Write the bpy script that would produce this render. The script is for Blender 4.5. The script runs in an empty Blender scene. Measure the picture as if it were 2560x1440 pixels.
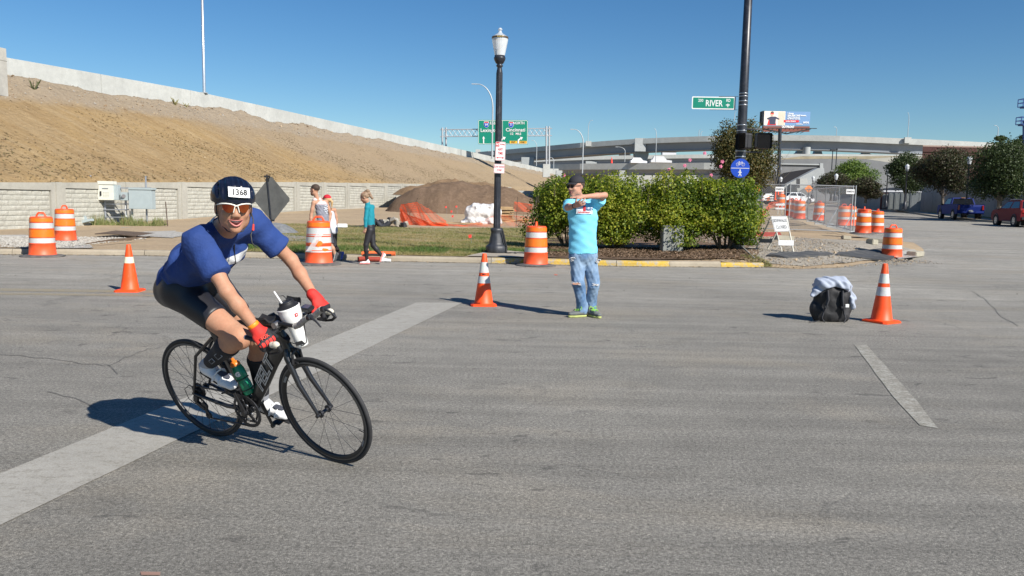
import bpy, math, random
import numpy as np
from mathutils import Vector, Matrix
from mathutils.geometry import delaunay_2d_cdt
random.seed(7); RNG = np.random.default_rng(7)
scene = bpy.context.scene
COL = scene.collection
PI = math.pi
# ------------------------------------------------------------------ camera, light, exposure
FPX = 2000.0; HCAM = 1.5; PITCH = math.radians(6.2); ROLL = math.radians(1.1)
_F = np.array([0, math.cos(PITCH), -math.sin(PITCH)])
_U0 = np.array([0, math.sin(PITCH), math.cos(PITCH)]); _R0 = np.array([1., 0, 0])
_R = _R0*math.cos(ROLL) + _U0*math.sin(ROLL); _U = _U0*math.cos(ROLL) - _R0*math.sin(ROLL)
CAM = np.array([0, 0, HCAM])
cd = bpy.data.cameras.new('camera'); cam = bpy.data.objects.new('camera', cd); COL.objects.link(cam)
cd.sensor_width = 36.0; cd.lens = FPX/2560*36.0; cd.clip_start = 0.05; cd.clip_end = 3000
m = Matrix.Identity(4)
for i in range(3):
 m[i][0] = _R[i]; m[i][1] = _U[i]; m[i][2] = -_F[i]; m[i][3] = CAM[i]
cam.matrix_world = m
scene.camera = cam
SUN_EL = math.radians(37.0)
sun_h = np.array([1.0, -1.04]); sun_h /= np.linalg.norm(sun_h)
SUNV = np.array([sun_h[0]*math.cos(SUN_EL), sun_h[1]*math.cos(SUN_EL), math.sin(SUN_EL)])
world = bpy.data.worlds.new('World'); scene.world = world; world.use_nodes = True
wn = world.node_tree; bg = wn.nodes['Background']
sky = wn.nodes.new('ShaderNodeTexSky'); sky.sky_type = 'NISHITA'; sky.sun_disc = False
sky.sun_elevation = SUN_EL; sky.sun_rotation = math.atan2(sun_h[0], sun_h[1])
sky.air_density = 1.0; sky.dust_density = 0.0; sky.ozone_density = 1.5; sky.altitude = 100
hs_ = wn.nodes.new('ShaderNodeHueSaturation'); hs_.inputs['Saturation'].default_value = 1.30; wn.links.new(sky.outputs[0], hs_.inputs['Color'])
tn_ = wn.nodes.new('ShaderNodeMix'); tn_.data_type = 'RGBA'; tn_.blend_type = 'MULTIPLY'; tn_.inputs[0].default_value = 1.0; tn_.inputs[7].default_value = (.78, .97, 1.13, 1); wn.links.new(hs_.outputs[0], tn_.inputs[6])
wn.links.new(tn_.outputs[2], bg.inputs['Color']); bg.inputs['Strength'].default_value = 0.059
sl = bpy.data.lights.new('sun', 'SUN'); sl.energy = 4.9; sl.angle = math.radians(0.53); sl.color = (1.0, 0.95, 0.87)
so = bpy.data.objects.new('sun', sl); COL.objects.link(so)
so.rotation_euler = Vector((-SUNV[0], -SUNV[1], -SUNV[2])).to_track_quat('-Z', 'Y').to_euler()
so.location = (20, -10, 30)
scene.view_settings.view_transform = 'Standard'; scene.view_settings.look = 'None'
scene.view_settings.exposure = 0.55; scene.view_settings.gamma = 1.0
scene.view_settings.use_curve_mapping = False

# ------------------------------------------------------------------ geometry of the view -> world points
def ray(x, y): return _F + _R*(x-1280)/FPX - _U*(y-720)/FPX
def at(x, y, d):                       # point seen at pixel x, y standing d metres away (world Y)
 r = ray(x, y); return CAM + r*d/r[1]
def zr(x, y): return np.maximum(0, (np.asarray(y, float)-20))*0.015
def onz(x, y, z=0.0):
 r = ray(x, y); return CAM + r*(z-HCAM)/r[2]
def ong(x, y, fn):                     # hit the height function fn
 r = ray(x, y); t = 3.0
 for i in range(3000):
  p = CAM + r*t
  if p[2] <= float(fn(p[0], p[1])): return p
  t *= 1.004
 return p
def sp(r, g, b):                       # photo-like sRGB 0..255 -> linear
 o = []
 for c in (r, g, b):
  c /= 255.0; o.append(c/12.92 if c <= .04045 else ((c+.055)/1.055)**2.4)
 return tuple(o)

# ------------------------------------------------------------------ materials
def _sock(n, v):
 return n
class NT:
 def __init__(s, name):
  s.m = bpy.data.materials.new(name); s.m.use_nodes = True; s.t = s.m.node_tree; s.n = s.t.nodes
  s.b = s.n['Principled BSDF']; s.co = None
 def new(s, ty, **kw):
  n = s.n.new(ty)
  for k, v in kw.items(): setattr(n, k, v)
  return n
 def lk(s, a, b): s.t.links.new(a, b)
 def coord(s, kind='Object', scale=None):
  if s.co is None: s.co = s.new('ShaderNodeTexCoord')
  o = s.co.outputs[kind]
  if scale:
   mp = s.new('ShaderNodeMapping'); mp.inputs['Scale'].default_value = scale
   s.lk(o, mp.inputs['Vector']); o = mp.outputs[0]
  return o
 def noise(s, scale, detail=3, rough=.55, dist=0, vec=None, kind='Object', sc=None):
  n = s.new('ShaderNodeTexNoise'); n.inputs['Scale'].default_value = scale
  n.inputs['Detail'].default_value = detail; n.inputs['Roughness'].default_value = rough
  n.inputs['Distortion'].default_value = dist
  s.lk(vec if vec is not None else s.coord(kind, sc), n.inputs['Vector']); return n.outputs['Fac']
 def ramp(s, fac, stops):
  r = s.new('ShaderNodeValToRGB'); e = r.color_ramp.elements
  while len(e) < len(stops): e.new(.5)
  for k, (p, c) in enumerate(stops):
   e[k].position = p; e[k].color = (c[0], c[1], c[2], 1) if not isinstance(c, (int, float)) else (c, c, c, 1)
  s.lk(fac, r.inputs[0]); return r.outputs[0]
 def mix(s, fac, a, b, mode='MIX'):
  x = s.new('ShaderNodeMix', data_type='RGBA', blend_type=mode)
  for i, v in ((0, fac), (6, a), (7, b)):
   if hasattr(v, 'is_linked') or hasattr(v, 'links'): s.lk(v, x.inputs[i])
   elif isinstance(v, (int, float)) and i: x.inputs[i].default_value = (v, v, v, 1)
   elif i: x.inputs[i].default_value = (v[0], v[1], v[2], 1)
   else: x.inputs[i].default_value = v
  return x.outputs[2]
 def math(s, op, a, b=0.0, c=None):
  x = s.new('ShaderNodeMath', operation=op)
  for i, v in enumerate((a, b) if c is None else (a, b, c)):
   if isinstance(v, (int, float)): x.inputs[i].default_value = v
   else: s.lk(v, x.inputs[i])
  return x.outputs[0]
 def attr(s, name='m'):
  a = s.new('ShaderNodeAttribute'); a.attribute_name = name; return a.outputs['Fac']
 def bump(s, h, strength=.3, dist=.01, normal=None):
  b = s.new('ShaderNodeBump'); b.inputs['Strength'].default_value = strength; b.inputs['Distance'].default_value = dist
  s.lk(h, b.inputs['Height'])
  if normal: s.lk(normal, b.inputs['Normal'])
  s.lk(b.outputs[0], s.b.inputs['Normal']); return b.outputs[0]
 def color(s, c):
  if isinstance(c, tuple): s.b.inputs['Base Color'].default_value = (*c[:3], 1)
  else: s.lk(c, s.b.inputs['Base Color'])
 def set(s, rough=None, metal=None, **kw):
  if rough is not None: s.b.inputs['Roughness'].default_value = rough
  if metal is not None: s.b.inputs['Metallic'].default_value = metal
  for k, v in kw.items(): s.b.inputs[k].default_value = v
_mc = {}
def mat(name, col, rough=.6, metal=0.0, var=.12, scale=6.0, bump=0.0, bscale=30.0, bdist=.004, dirt=None, dirt_amt=.5, spec=None, **kw):
 if name in _mc: return _mc[name]
 t = NT(name); f = t.noise(scale, 4, .6)
 a = tuple(c*(1-var) for c in col); b = tuple(min(1, c*(1+var)) for c in col)
 c = t.ramp(f, [(.3, a), (.7, b)])
 if dirt:
  d = t.noise(scale*.6+.7, 6, .7, .6); c = t.mix(t.ramp(d, [(.5, 0.0), (.72, dirt_amt)]), c, dirt)
 t.color(c); t.set(rough, metal)
 if spec is not None: t.b.inputs['Specular IOR Level'].default_value = spec
 for k, v in kw.items(): t.b.inputs[k].default_value = v
 if bump: t.bump(t.noise(bscale, 4, .6), bump, bdist)
 _mc[name] = t.m; return t.m
def mat2(name, colA, colB, rough=.6, var=.08, scale=8, bump=.0, bscale=30, bdist=.004, attr='m', extra=None):
 """colA where the attribute is negative, colB where positive (printed pattern)"""
 if name in _mc: return _mc[name]
 t = NT(name); f = t.noise(scale, 4, .6)
 mask = t.math('GREATER_THAN', t.attr(attr), 0.0)
 c = t.mix(mask, colA, colB)
 if extra: c = extra(t, c)
 c = t.mix(1.0, c, t.ramp(f, [(.3, 1-var), (.7, 1+var)]), 'MULTIPLY')
 t.color(c); t.set(rough)
 if bump: t.bump(t.noise(bscale, 4, .6), bump, bdist)
 _mc[name] = t.m; return t.m

# ------------------------------------------------------------------ mesh building
def Rx(a): c, s = math.cos(a), math.sin(a); return np.array([[1, 0, 0], [0, c, -s], [0, s, c]])
def Ry(a): c, s = math.cos(a), math.sin(a); return np.array([[c, 0, s], [0, 1, 0], [-s, 0, c]])
def Rz(a): c, s = math.cos(a), math.sin(a); return np.array([[c, -s, 0], [s, c, 0], [0, 0, 1]])
def nrm(v): v = np.asarray(v, float); return v/(np.linalg.norm(v)+1e-12)
def frame(z, hint=(0, 0, 1)):
 z = nrm(z); h = np.asarray(hint, float)
 if abs(np.dot(z, nrm(h))) > .97: h = np.array([1., 0, 0])
 x = nrm(np.cross(h, z)); y = np.cross(z, x); return x, y, z
class MB:
 def __init__(s): s.v = []; s.f = []; s.s = []; s.mi = []; s.n = 0; s.at = []; s.k = 0
 def add(s, V, F, smooth=False, mi=0, m=None):
  V = np.asarray(V, float).reshape(-1, 3); s.v.append(V)
  for f in F: s.f.append([i+s.n for i in f])
  s.s += [smooth]*len(F); s.mi += [mi]*len(F); s.n += len(V)
  if m is None: m = 0.0
  s.at.append(np.broadcast_to(np.asarray(m, float), (len(V),)).copy())
  return s
 def box(s, c, size, R=None, mi=0, taper=1.0, m=None):
  x, y, z = [q/2 for q in size]
  V = np.array([[-x, -y, -z], [x, -y, -z], [x, y, -z], [-x, y, -z], [-x*taper, -y*taper, z], [x*taper, -y*taper, z], [x*taper, y*taper, z], [-x*taper, y*taper, z]])
  if R is not None: V = V @ np.asarray(R).T
  return s.add(V+np.asarray(c, float), [[0, 3, 2, 1], [4, 5, 6, 7], [0, 1, 5, 4], [1, 2, 6, 5], [2, 3, 7, 6], [3, 0, 4, 7]], False, mi, m)
 def bar(s, a, b, w, h, hint=(0, 0, 1), mi=0):
  a = np.asarray(a, float); b = np.asarray(b, float); x, y, z = frame(b-a, hint)
  return s.box((a+b)/2, (w, h, np.linalg.norm(b-a)), np.stack([x, y, z], 1), mi)
 def cyl(s, a, b, r0, r1=None, n=12, mi=0, caps=True, smooth=True):
  r1 = r0 if r1 is None else r1; a = np.asarray(a, float); b = np.asarray(b, float)
  x, y, z = frame(b-a); t = np.arange(n)*2*PI/n
  c = np.cos(t)[:, None]*x+np.sin(t)[:, None]*y
  s.add(np.concatenate([a+c*r0, b+c*r1]), [[i, (i+1) % n, n+(i+1) % n, n+i] for i in range(n)], smooth, mi)
  if caps:
   s.add(a+c*r0, [list(range(n))[::-1]], False, mi); s.add(b+c*r1, [list(range(n))], False, mi)
  return s
 def tube(s, P, r, n=8, mi=0, caps=True, hint=(0, 0, 1), sq=1.0, closed=False):
  P = np.asarray(P, float); k = len(P); r = np.broadcast_to(np.asarray(r, float), (k,))
  t = np.arange(n)*2*PI/n; V = []; px = None
  for i in range(k):
   if closed: d = P[(i+1) % k]-P[i-1]
   else: d = P[min(i+1, k-1)]-P[max(i-1, 0)]
   x, y, z = frame(d, hint)
   if px is not None:
    x = nrm(px-z*np.dot(px, z)); y = np.cross(z, x)
   px = x; V.append(P[i]+(np.cos(t)[:, None]*x+np.sin(t)[:, None]*y*sq)*r[i])
  F = []; kk = k if closed else k-1
  for i in range(kk):
   j = (i+1) % k
   for q in range(n): F.append([i*n+q, i*n+(q+1) % n, j*n+(q+1) % n, j*n+q])
  s.add(np.concatenate(V), F, True, mi)
  if caps and not closed:
   s.add(V[0], [list(range(n))[::-1]], False, mi); s.add(V[-1], [list(range(n))], False, mi)
  return s
 def lathe(s, prof, n=24, c=(0, 0, 0), R=None, mi=0, smooth=True, ang=2*PI, mis=None, wob=None):
  prof = np.asarray(prof, float); k = len(prof); full = abs(ang-2*PI) < 1e-6
  cols = n if full else n+1; t = np.arange(cols)*ang/n
  V = np.zeros((k, cols, 3)); V[:, :, 0] = prof[:, :1]*np.cos(t); V[:, :, 1] = prof[:, :1]*np.sin(t); V[:, :, 2] = prof[:, 1:]
  V = V.reshape(-1, 3)
  if wob is not None: V = wob(V)
  if R is not None: V = V @ np.asarray(R).T
  V = V+np.asarray(c, float)
  for i in range(k-1):
   F = [[i*cols+q, i*cols+(q+1) % cols, (i+1)*cols+(q+1) % cols, (i+1)*cols+q] for q in range(n)]
   if i == 0: s.add(V, F, smooth, mi if mis is None else mis[0]); base = s.n-len(V)
   else:
    for f in F: s.f.append([a+base for a in f])
    s.s += [smooth]*len(F); s.mi += [mi if mis is None else mis[i]]*len(F)
  return s
 def ball(s, c, r, n=12, mi=0, R=None):
  r = np.broadcast_to(np.asarray(r, float), (3,)); k = max(5, n//2+1)
  prof = [(math.sin(PI*i/(k-1)), -math.cos(PI*i/(k-1))) for i in range(k)]
  D = np.diag(r); M = D if R is None else np.asarray(R) @ D
  return s.lathe(prof, n, c, M, mi)
 def prism(s, out, o, ux, uy, uz, d0, d1, mi=0, smooth=False):
  """outline in (ux,uy) extruded along uz from d0 to d1"""
  o = np.asarray(o, float); ux, uy, uz = [np.asarray(q, float) for q in (ux, uy, uz)]
  A = np.array([o+ux*p[0]+uy*p[1]+uz*d0 for p in out]); B = np.array([o+ux*p[0]+uy*p[1]+uz*d1 for p in out]); n = len(out)
  s.add(np.concatenate([A, B]), [[i, (i+1) % n, n+(i+1) % n, n+i] for i in range(n)], smooth, mi)
  s.add(A, [list(range(n))[::-1]], False, mi); s.add(B, [list(range(n))], False, mi); return s
 def torus(s, c, R, Rm, rm, n=48, k=8, mi=0, sx=1, sy=1):
  t = np.arange(n)*2*PI/n; u = np.arange(k)*2*PI/k
  V = np.zeros((n, k, 3)); rr = Rm+rm*sx*np.cos(u)[None, :]
  V[:, :, 0] = np.cos(t)[:, None]*rr; V[:, :, 1] = np.sin(t)[:, None]*rr; V[:, :, 2] = rm*sy*np.sin(u)[None, :]
  V = V.reshape(-1, 3) @ np.asarray(R).T + np.asarray(c, float)
  F = [[i*k+j, ((i+1) % n)*k+j, ((i+1) % n)*k+(j+1) % k, i*k+(j+1) % k] for i in range(n) for j in range(k)]
  return s.add(V, F, True, mi)
 def mesh(s, name, off=None, bevel=0.0, fixn=True):
  me = bpy.data.meshes.new(name); V = np.concatenate(s.v) if s.v else np.zeros((0, 3))
  if off is not None: V = V-np.asarray(off, float)
  me.from_pydata(V.tolist(), [], s.f)
  me.polygons.foreach_set('use_smooth', s.s); me.polygons.foreach_set('material_index', s.mi)
  A = np.concatenate(s.at) if s.at else np.zeros(0)
  if np.any(A != 0):
   at_ = me.attributes.new('m', 'FLOAT', 'POINT'); at_.data.foreach_set('value', A.astype(np.float32))
  if bevel > 0 or fixn:
   import bmesh
   bm = bmesh.new(); bm.from_mesh(me)
   if fixn: bmesh.ops.recalc_face_normals(bm, faces=bm.faces)
   if bevel > 0:
    bmesh.ops.remove_doubles(bm, verts=bm.verts, dist=1e-5)
    bmesh.ops.bevel(bm, geom=[e for e in bm.edges if len(e.link_faces) == 2 and e.calc_face_angle(0) > .6], offset=bevel, segments=2, affect='EDGES', clamp_overlap=True)
   bm.to_mesh(me); bm.free()
  me.update(); return me
 def build(s, name, mats, parent=None, bevel=0.0, world=None, fixn=True, label=None, kind=None):
  off = world
  me = s.mesh(name, off, bevel, fixn); return link(name, me, mats, parent, label, kind)
def link(name, me, mats=None, parent=None, label=None, kind=None):
 if mats is not None and len(me.materials) == 0:
  for q in (mats if isinstance(mats, (list, tuple)) else [mats]): me.materials.append(q)
 o = bpy.data.objects.new(name, me); COL.objects.link(o)
 if parent is not None: o.parent = parent
 if label: o['label'] = label
 if kind: o['kind'] = kind
 return o
def tag(o, label, cat, group=None):
 o['label'] = label; o['category'] = cat
 if group: o['group'] = group
 return o
def thing(name, label, cat, loc=(0, 0, 0), rotz=0.0, group=None):
 o = bpy.data.objects.new(name, None); COL.objects.link(o); o.empty_display_size = .1
 o.location = tuple(float(q) for q in loc); o.rotation_euler = (0, 0, rotz)
 return tag(o, label, cat, group)
def struct(name, mb, mats, **kw):
 o = mb.build(name, mats, None, **kw); o['kind'] = 'structure'; return o
def dup(root, loc, rotz, label, group=None, scale=None, tilt=None):
 r = root.copy(); COL.objects.link(r); r.location = tuple(float(q) for q in loc); r.rotation_euler = (tilt[0], tilt[1], rotz) if tilt else (0, 0, rotz)
 r['label'] = label
 if group: r['group'] = group
 if scale: r.scale = (scale,)*3 if not isinstance(scale, tuple) else scale
 for ch in list(root.children):
  c = ch.copy(); COL.objects.link(c); c.parent = r
  for g in list(ch.children):
   d = g.copy(); COL.objects.link(d); d.parent = c
 return r
_tc = {}
def text_mesh(body, size=1.0, sx=1.0, bold=0.0, align='CENTER', shear=0.0):
 """(verts, faces) of lettering lying in the XY plane, centred on the origin"""
 key = (body, size, sx, bold, align, shear)
 if key in _tc: return _tc[key]
 c = bpy.data.curves.new('lettering', 'FONT'); c.body = body; c.size = size; c.align_x = align; c.align_y = 'CENTER'
 c.offset = bold; c.shear = shear; c.resolution_u = 2
 o = bpy.data.objects.new('lettering', c); COL.objects.link(o)
 dg = bpy.context.evaluated_depsgraph_get(); me = bpy.data.meshes.new_from_object(o.evaluated_get(dg))
 V = np.array([v.co[:] for v in me.vertices]).reshape(-1, 3); V[:, 0] *= sx; F = [list(p.vertices) for p in me.polygons]
 bpy.data.objects.remove(o); bpy.data.curves.remove(c); bpy.data.meshes.remove(me)
 _tc[key] = (V, F); return V, F
def letter(mb, body, o, ux, uy, size, sx=1.0, bold=0.0, mi=0, align='CENTER', shear=0.0):
 V, F = text_mesh(body, size, sx, bold, align, shear); o = np.asarray(o, float)
 mb.add(o+V[:, :1]*np.asarray(ux, float)+V[:, 1:2]*np.asarray(uy, float), F, False, mi); return mb
def patch(name, poly, zf, mats, step=1.0, jitter=0.0, seed=1, thing_tag=None, eps=.0, edge=None, world=None):
 """flat polygon (world XY) triangulated on a grid and laid on the height function zf"""
 rg = random.Random(seed); P = []
 n = len(poly)
 for i in range(n):
  a = np.array(poly[i][:2], float); b = np.array(poly[(i+1) % n][:2], float); L = np.linalg.norm(b-a); k = max(1, int(L/(edge or step)))
  for j in range(k):
   q = a+(b-a)*j/k
   if jitter: q = q+np.array([rg.uniform(-1, 1), rg.uniform(-1, 1)])*jitter
   P.append(q)
 P = np.array(P); m_ = len(P); lo = P.min(0); hi = P.max(0)
 xs = np.arange(lo[0]+step/2, hi[0], step); ys = np.arange(lo[1]+step/2, hi[1], step)
 G = np.array([(x+rg.uniform(-.2, .2)*step, y+rg.uniform(-.2, .2)*step) for x in xs for y in ys]).reshape(-1, 2)
 pts = [Vector(q) for q in P]+[Vector(q) for q in G]
 r = delaunay_2d_cdt(pts, [(i, (i+1) % m_) for i in range(m_)], [list(range(m_))], 1, 1e-5)
 V = np.array([v[:] for v in r[0]]); Z = np.array([float(zf(x, y))+eps for x, y in V]); V3 = np.column_stack([V, Z])
 mb = MB(); mb.add(V3, [list(f) for f in r[2]], True)
 o = mb.build(name, mats, world=world, fixn=False)
 me = o.data
 if len(me.polygons) and sum(p.normal.z for p in me.polygons) < 0: me.flip_normals()
 return o

# ------------------------------------------------------------------ implicit surfaces for people and soft things
def cap(a, b, ra, rb=None, k=.02, sq=None, s=1.0):
 return dict(t='c', a=np.asarray(a, float), b=np.asarray(b, float), ra=ra, rb=ra if rb is None else rb, k=k, sq=sq, s=s, op='u')
def ell(c, r, A=None, k=.02):
 return dict(t='e', c=np.asarray(c, float), r=np.asarray(np.broadcast_to(r, (3,)), float), A=np.eye(3) if A is None else np.asarray(A, float), k=k, op='u')
def sub(p, k=None):
 p = dict(p); p['op'] = 's'
 if k is not None: p['k'] = k
 return p
def cut(p, n): return dict(t='p', p=np.asarray(p, float), n=nrm(n), op='i', k=0)
def fld(fn): return dict(t='f', fn=fn, op='a', k=0)
def _dist(p, X):
 if p['t'] == 'c':
  a, b = p['a'], p['b']; ab = b-a; L2 = max(ab @ ab, 1e-9); Q = X-a
  h = np.clip((Q @ ab)/L2, 0, 1)[..., None]; W = Q-h*ab
  if p['sq'] is not None:
   u = nrm(p['sq']); c = (W @ u)[..., None]; W = W-u*c*(1-1/p['s'])
  return np.linalg.norm(W, axis=-1)-(p['ra']+(p['rb']-p['ra'])*h[..., 0])
 if p['t'] == 'e':
  Q = (X-p['c']) @ p['A']; k0 = np.linalg.norm(Q/p['r'], axis=-1); k1 = np.linalg.norm(Q/p['r']**2, axis=-1)+1e-9
  return k0*(k0-1)/k1
 if p['t'] == 'p': return (X-p['p']) @ p['n']
def _bb(p):
 if p['t'] == 'c':
  r = max(p['ra'], p['rb'])*max(1.0, p['s']); return np.minimum(p['a'], p['b'])-r, np.maximum(p['a'], p['b'])+r
 r = p['r'].max(); return p['c']-r, p['c']+r
def sdf_mesh(prims, h=.008, mask=None):
 U = [p for p in prims if p['op'] == 'u']; bbs = [_bb(p) for p in U]
 lo = np.min([b[0] for b in bbs], 0)-4*h; hi = np.max([b[1] for b in bbs], 0)+4*h
 n = np.ceil((hi-lo)/h).astype(int)+1
 ax = [lo[i]+np.arange(n[i])*h for i in range(3)]; Fd = np.full(n, .3, np.float64)
 X = np.stack(np.meshgrid(*ax, indexing='ij'), -1)
 for p in prims:
  if p['op'] in 'ia':
   if p['op'] == 'i': Fd = np.maximum(Fd, _dist(p, X))
   else: Fd = Fd+p['fn'](X)
   continue
  b0, b1 = _bb(p); mg = max(p['k'], 0)+5*h
  i0 = np.clip(((b0-mg-lo)/h).astype(int), 0, n-1); i1 = np.clip(((b1+mg-lo)/h).astype(int)+2, 1, n)
  if np.any(i1 <= i0): continue
  s_ = tuple(slice(i0[i], i1[i]) for i in range(3)); d = _dist(p, X[s_]); G = Fd[s_]; k = p['k']
  if p['op'] == 's': d = -d
  if k > 0:
   hh = np.clip(.5+.5*(G-d)/k, 0, 1) if p['op'] == 'u' else np.clip(.5-.5*(G-d)/k, 0, 1)
   r = G+(d-G)*hh + (-k if p['op'] == 'u' else k)*hh*(1-hh)
  else: r = np.minimum(G, d) if p['op'] == 'u' else np.maximum(G, d)
  Fd[s_] = r
 S = Fd < 0; n0 = np.array(S.shape)-1
 cnt = np.zeros(n0, np.int32); acc = np.zeros((*n0, 3))
 I = np.indices(n0).transpose(1, 2, 3, 0).astype(float)
 offs = [(i, j, k) for i in (0, 1) for j in (0, 1) for k in (0, 1)]
 for o in offs:
  for a in range(3):
   if o[a]: continue
   o2 = list(o); o2[a] = 1
   A = Fd[o[0]:o[0]+n0[0], o[1]:o[1]+n0[1], o[2]:o[2]+n0[2]]; B = Fd[o2[0]:o2[0]+n0[0], o2[1]:o2[1]+n0[1], o2[2]:o2[2]+n0[2]]
   c = (A < 0) != (B < 0)
   t = A[c]/(A[c]-B[c]); P = I[c]+np.array(o, float); P[:, a] += t
   acc[c] += P; cnt[c] += 1
 act = cnt > 0; idx = -np.ones(n0, np.int64); idx[act] = np.arange(act.sum())
 V = lo+acc[act]/cnt[act][:, None]*h
 Fs = []
 for a in range(3):
  b, c = (a+1) % 3, (a+2) % 3
  sl0 = [slice(1, n0[i]) for i in range(3)]; sl0[a] = slice(0, n0[a]); sl1 = list(sl0); sl1[a] = slice(1, n0[a]+1)
  A = S[tuple(sl0)]; B = S[tuple(sl1)]
  e = np.argwhere(A != B); base = np.array([1, 1, 1]); base[a] = 0; e2 = e+base; sg = A[A != B]
  def q(db, dc):
   z = e2.copy(); z[:, b] -= db; z[:, c] -= dc; return idx[z[:, 0], z[:, 1], z[:, 2]]
  Q = np.stack([q(1, 1), q(0, 1), q(0, 0), q(1, 0)], 1); Q[~sg] = Q[~sg][:, ::-1]; Fs.append(Q)
 Fs = np.concatenate(Fs); Fs = Fs[(Fs >= 0).all(1)]
 return V, Fs
def sdf_obj(name, prims, mats, parent=None, off=None, h=.008, mask=None, smooth=1, label=None):
 V, Fq = sdf_mesh(prims, h)
 for _ in range(smooth):                                   # light laplacian
  acc = np.zeros_like(V); c = np.zeros(len(V))
  for i in range(4):
   j = (i+1) % 4; np.add.at(acc, Fq[:, i], V[Fq[:, j]]); np.add.at(c, Fq[:, i], 1)
   np.add.at(acc, Fq[:, j], V[Fq[:, i]]); np.add.at(c, Fq[:, j], 1)
  V = V*.45+acc/np.maximum(c, 1)[:, None]*.55
 me = bpy.data.meshes.new(name)
 me.from_pydata((V-(0 if off is None else np.asarray(off))).tolist(), [], Fq.tolist())
 me.polygons.foreach_set('use_smooth', [True]*len(Fq))
 if mask is not None:
  A = mask(V); at_ = me.attributes.new('m', 'FLOAT', 'POINT'); at_.data.foreach_set('value', np.asarray(A, np.float32))
 me.update(); return link(name, me, mats, parent, label)
def folds(amp, freq, seed=0, axis=(0, 0, 1)):
 rg = np.random.default_rng(seed); K = rg.normal(size=(5, 3))*freq; ph = rg.uniform(0, 6.28, 5)
 def fn(X): 
  r = 0
  for k_, p_ in zip(K, ph): r = r+np.sin(X @ k_+p_)
  return r*amp/2.5
 return fld(fn)
# ------------------------------------------------------------------ height functions and lines of the site
WD = nrm([.199, 1, 0]); WN = np.array([WD[1], -WD[0], 0])          # along the retaining wall, and its front normal
W0 = np.array([-17.5, 30.8, 0])
def wall_n(n): return W0+WD*4.0*n
def wtop(y): return float(np.interp(y, [15, 30.8, 50.4, 74, 130, 260], [1.5, 1.87, 2.42, 2.9, 3.7, 5.2]))
def uv(x, y):
 dx, dy = x-W0[0], y-W0[1]; return dx*WD[0]+dy*WD[1], -(dx*WN[0]+dy*WN[1])
def zl(x, y):
 z = float(np.interp(y, [0, 19, 24, 31, 34.5, 50, 74, 110, 150, 300], [.13, .13, .14, .16, .24, .60, .90, 1.30, 1.9, 4.1]))
 pad = max(0.0, min(1.0, (x-4.0)/3.0))*max(0.0, min(1.0, (y-19.5)/5))*.16*(1-min(1, max(0, (y-40)/30)))
 bl = 1-min(1, max(0, (y-34)/20)); fr = max(0, min(1, (x-5)/6))
 return z+pad*bl+fr*(max(0, min(y, 50)-20)*.0035)
def hash_noise(x, y, s=1.0, seed=0):
 return (math.sin(x*s*1.7+seed)+math.sin(y*s*2.3+seed*2.1)+math.sin((x+y)*s*1.1+seed*.7)+.6*math.sin((x-y)*s*3.9+seed*1.3)+.4*math.sin(x*s*6.1+y*s*4.7+seed))/4
PX = lambda L, z=0.0: [tuple(onz(a, b, z)[:2]) for a, b in L]
kerb_px = [(-700, 632), (130, 637), (420, 640), (640, 645), (1000, 654), (1240, 659), (1600, 667), (1910, 669)]
kerb_ln = PX(kerb_px)
pad_ln = PX([(2000, 673), (2100, 669), (2200, 656), (2290, 646), (2312, 634), (2285, 618)])+[tuple(ong(a, b, zr)[:2]) for a, b in [(2215, 603), (2150, 592), (2075, 569), (2020, 551)]]
pad_ln += [((px-1280)/2000*d, d) for px, d in [(1990, 62), (1995, 90), (2035, 180), (2050, 300)]]
rk_px = [tuple(ong(a, b, lambda x, y: float(zr(x, y)))[:2]) for a, b in [(2700, 578), (2560, 563), (2453, 554), (2340, 543), (2260, 531), (2190, 523)]]
rk = [(44, 5), (36.5, 25)]+rk_px+[(62, 150), (90, 300)]

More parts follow.
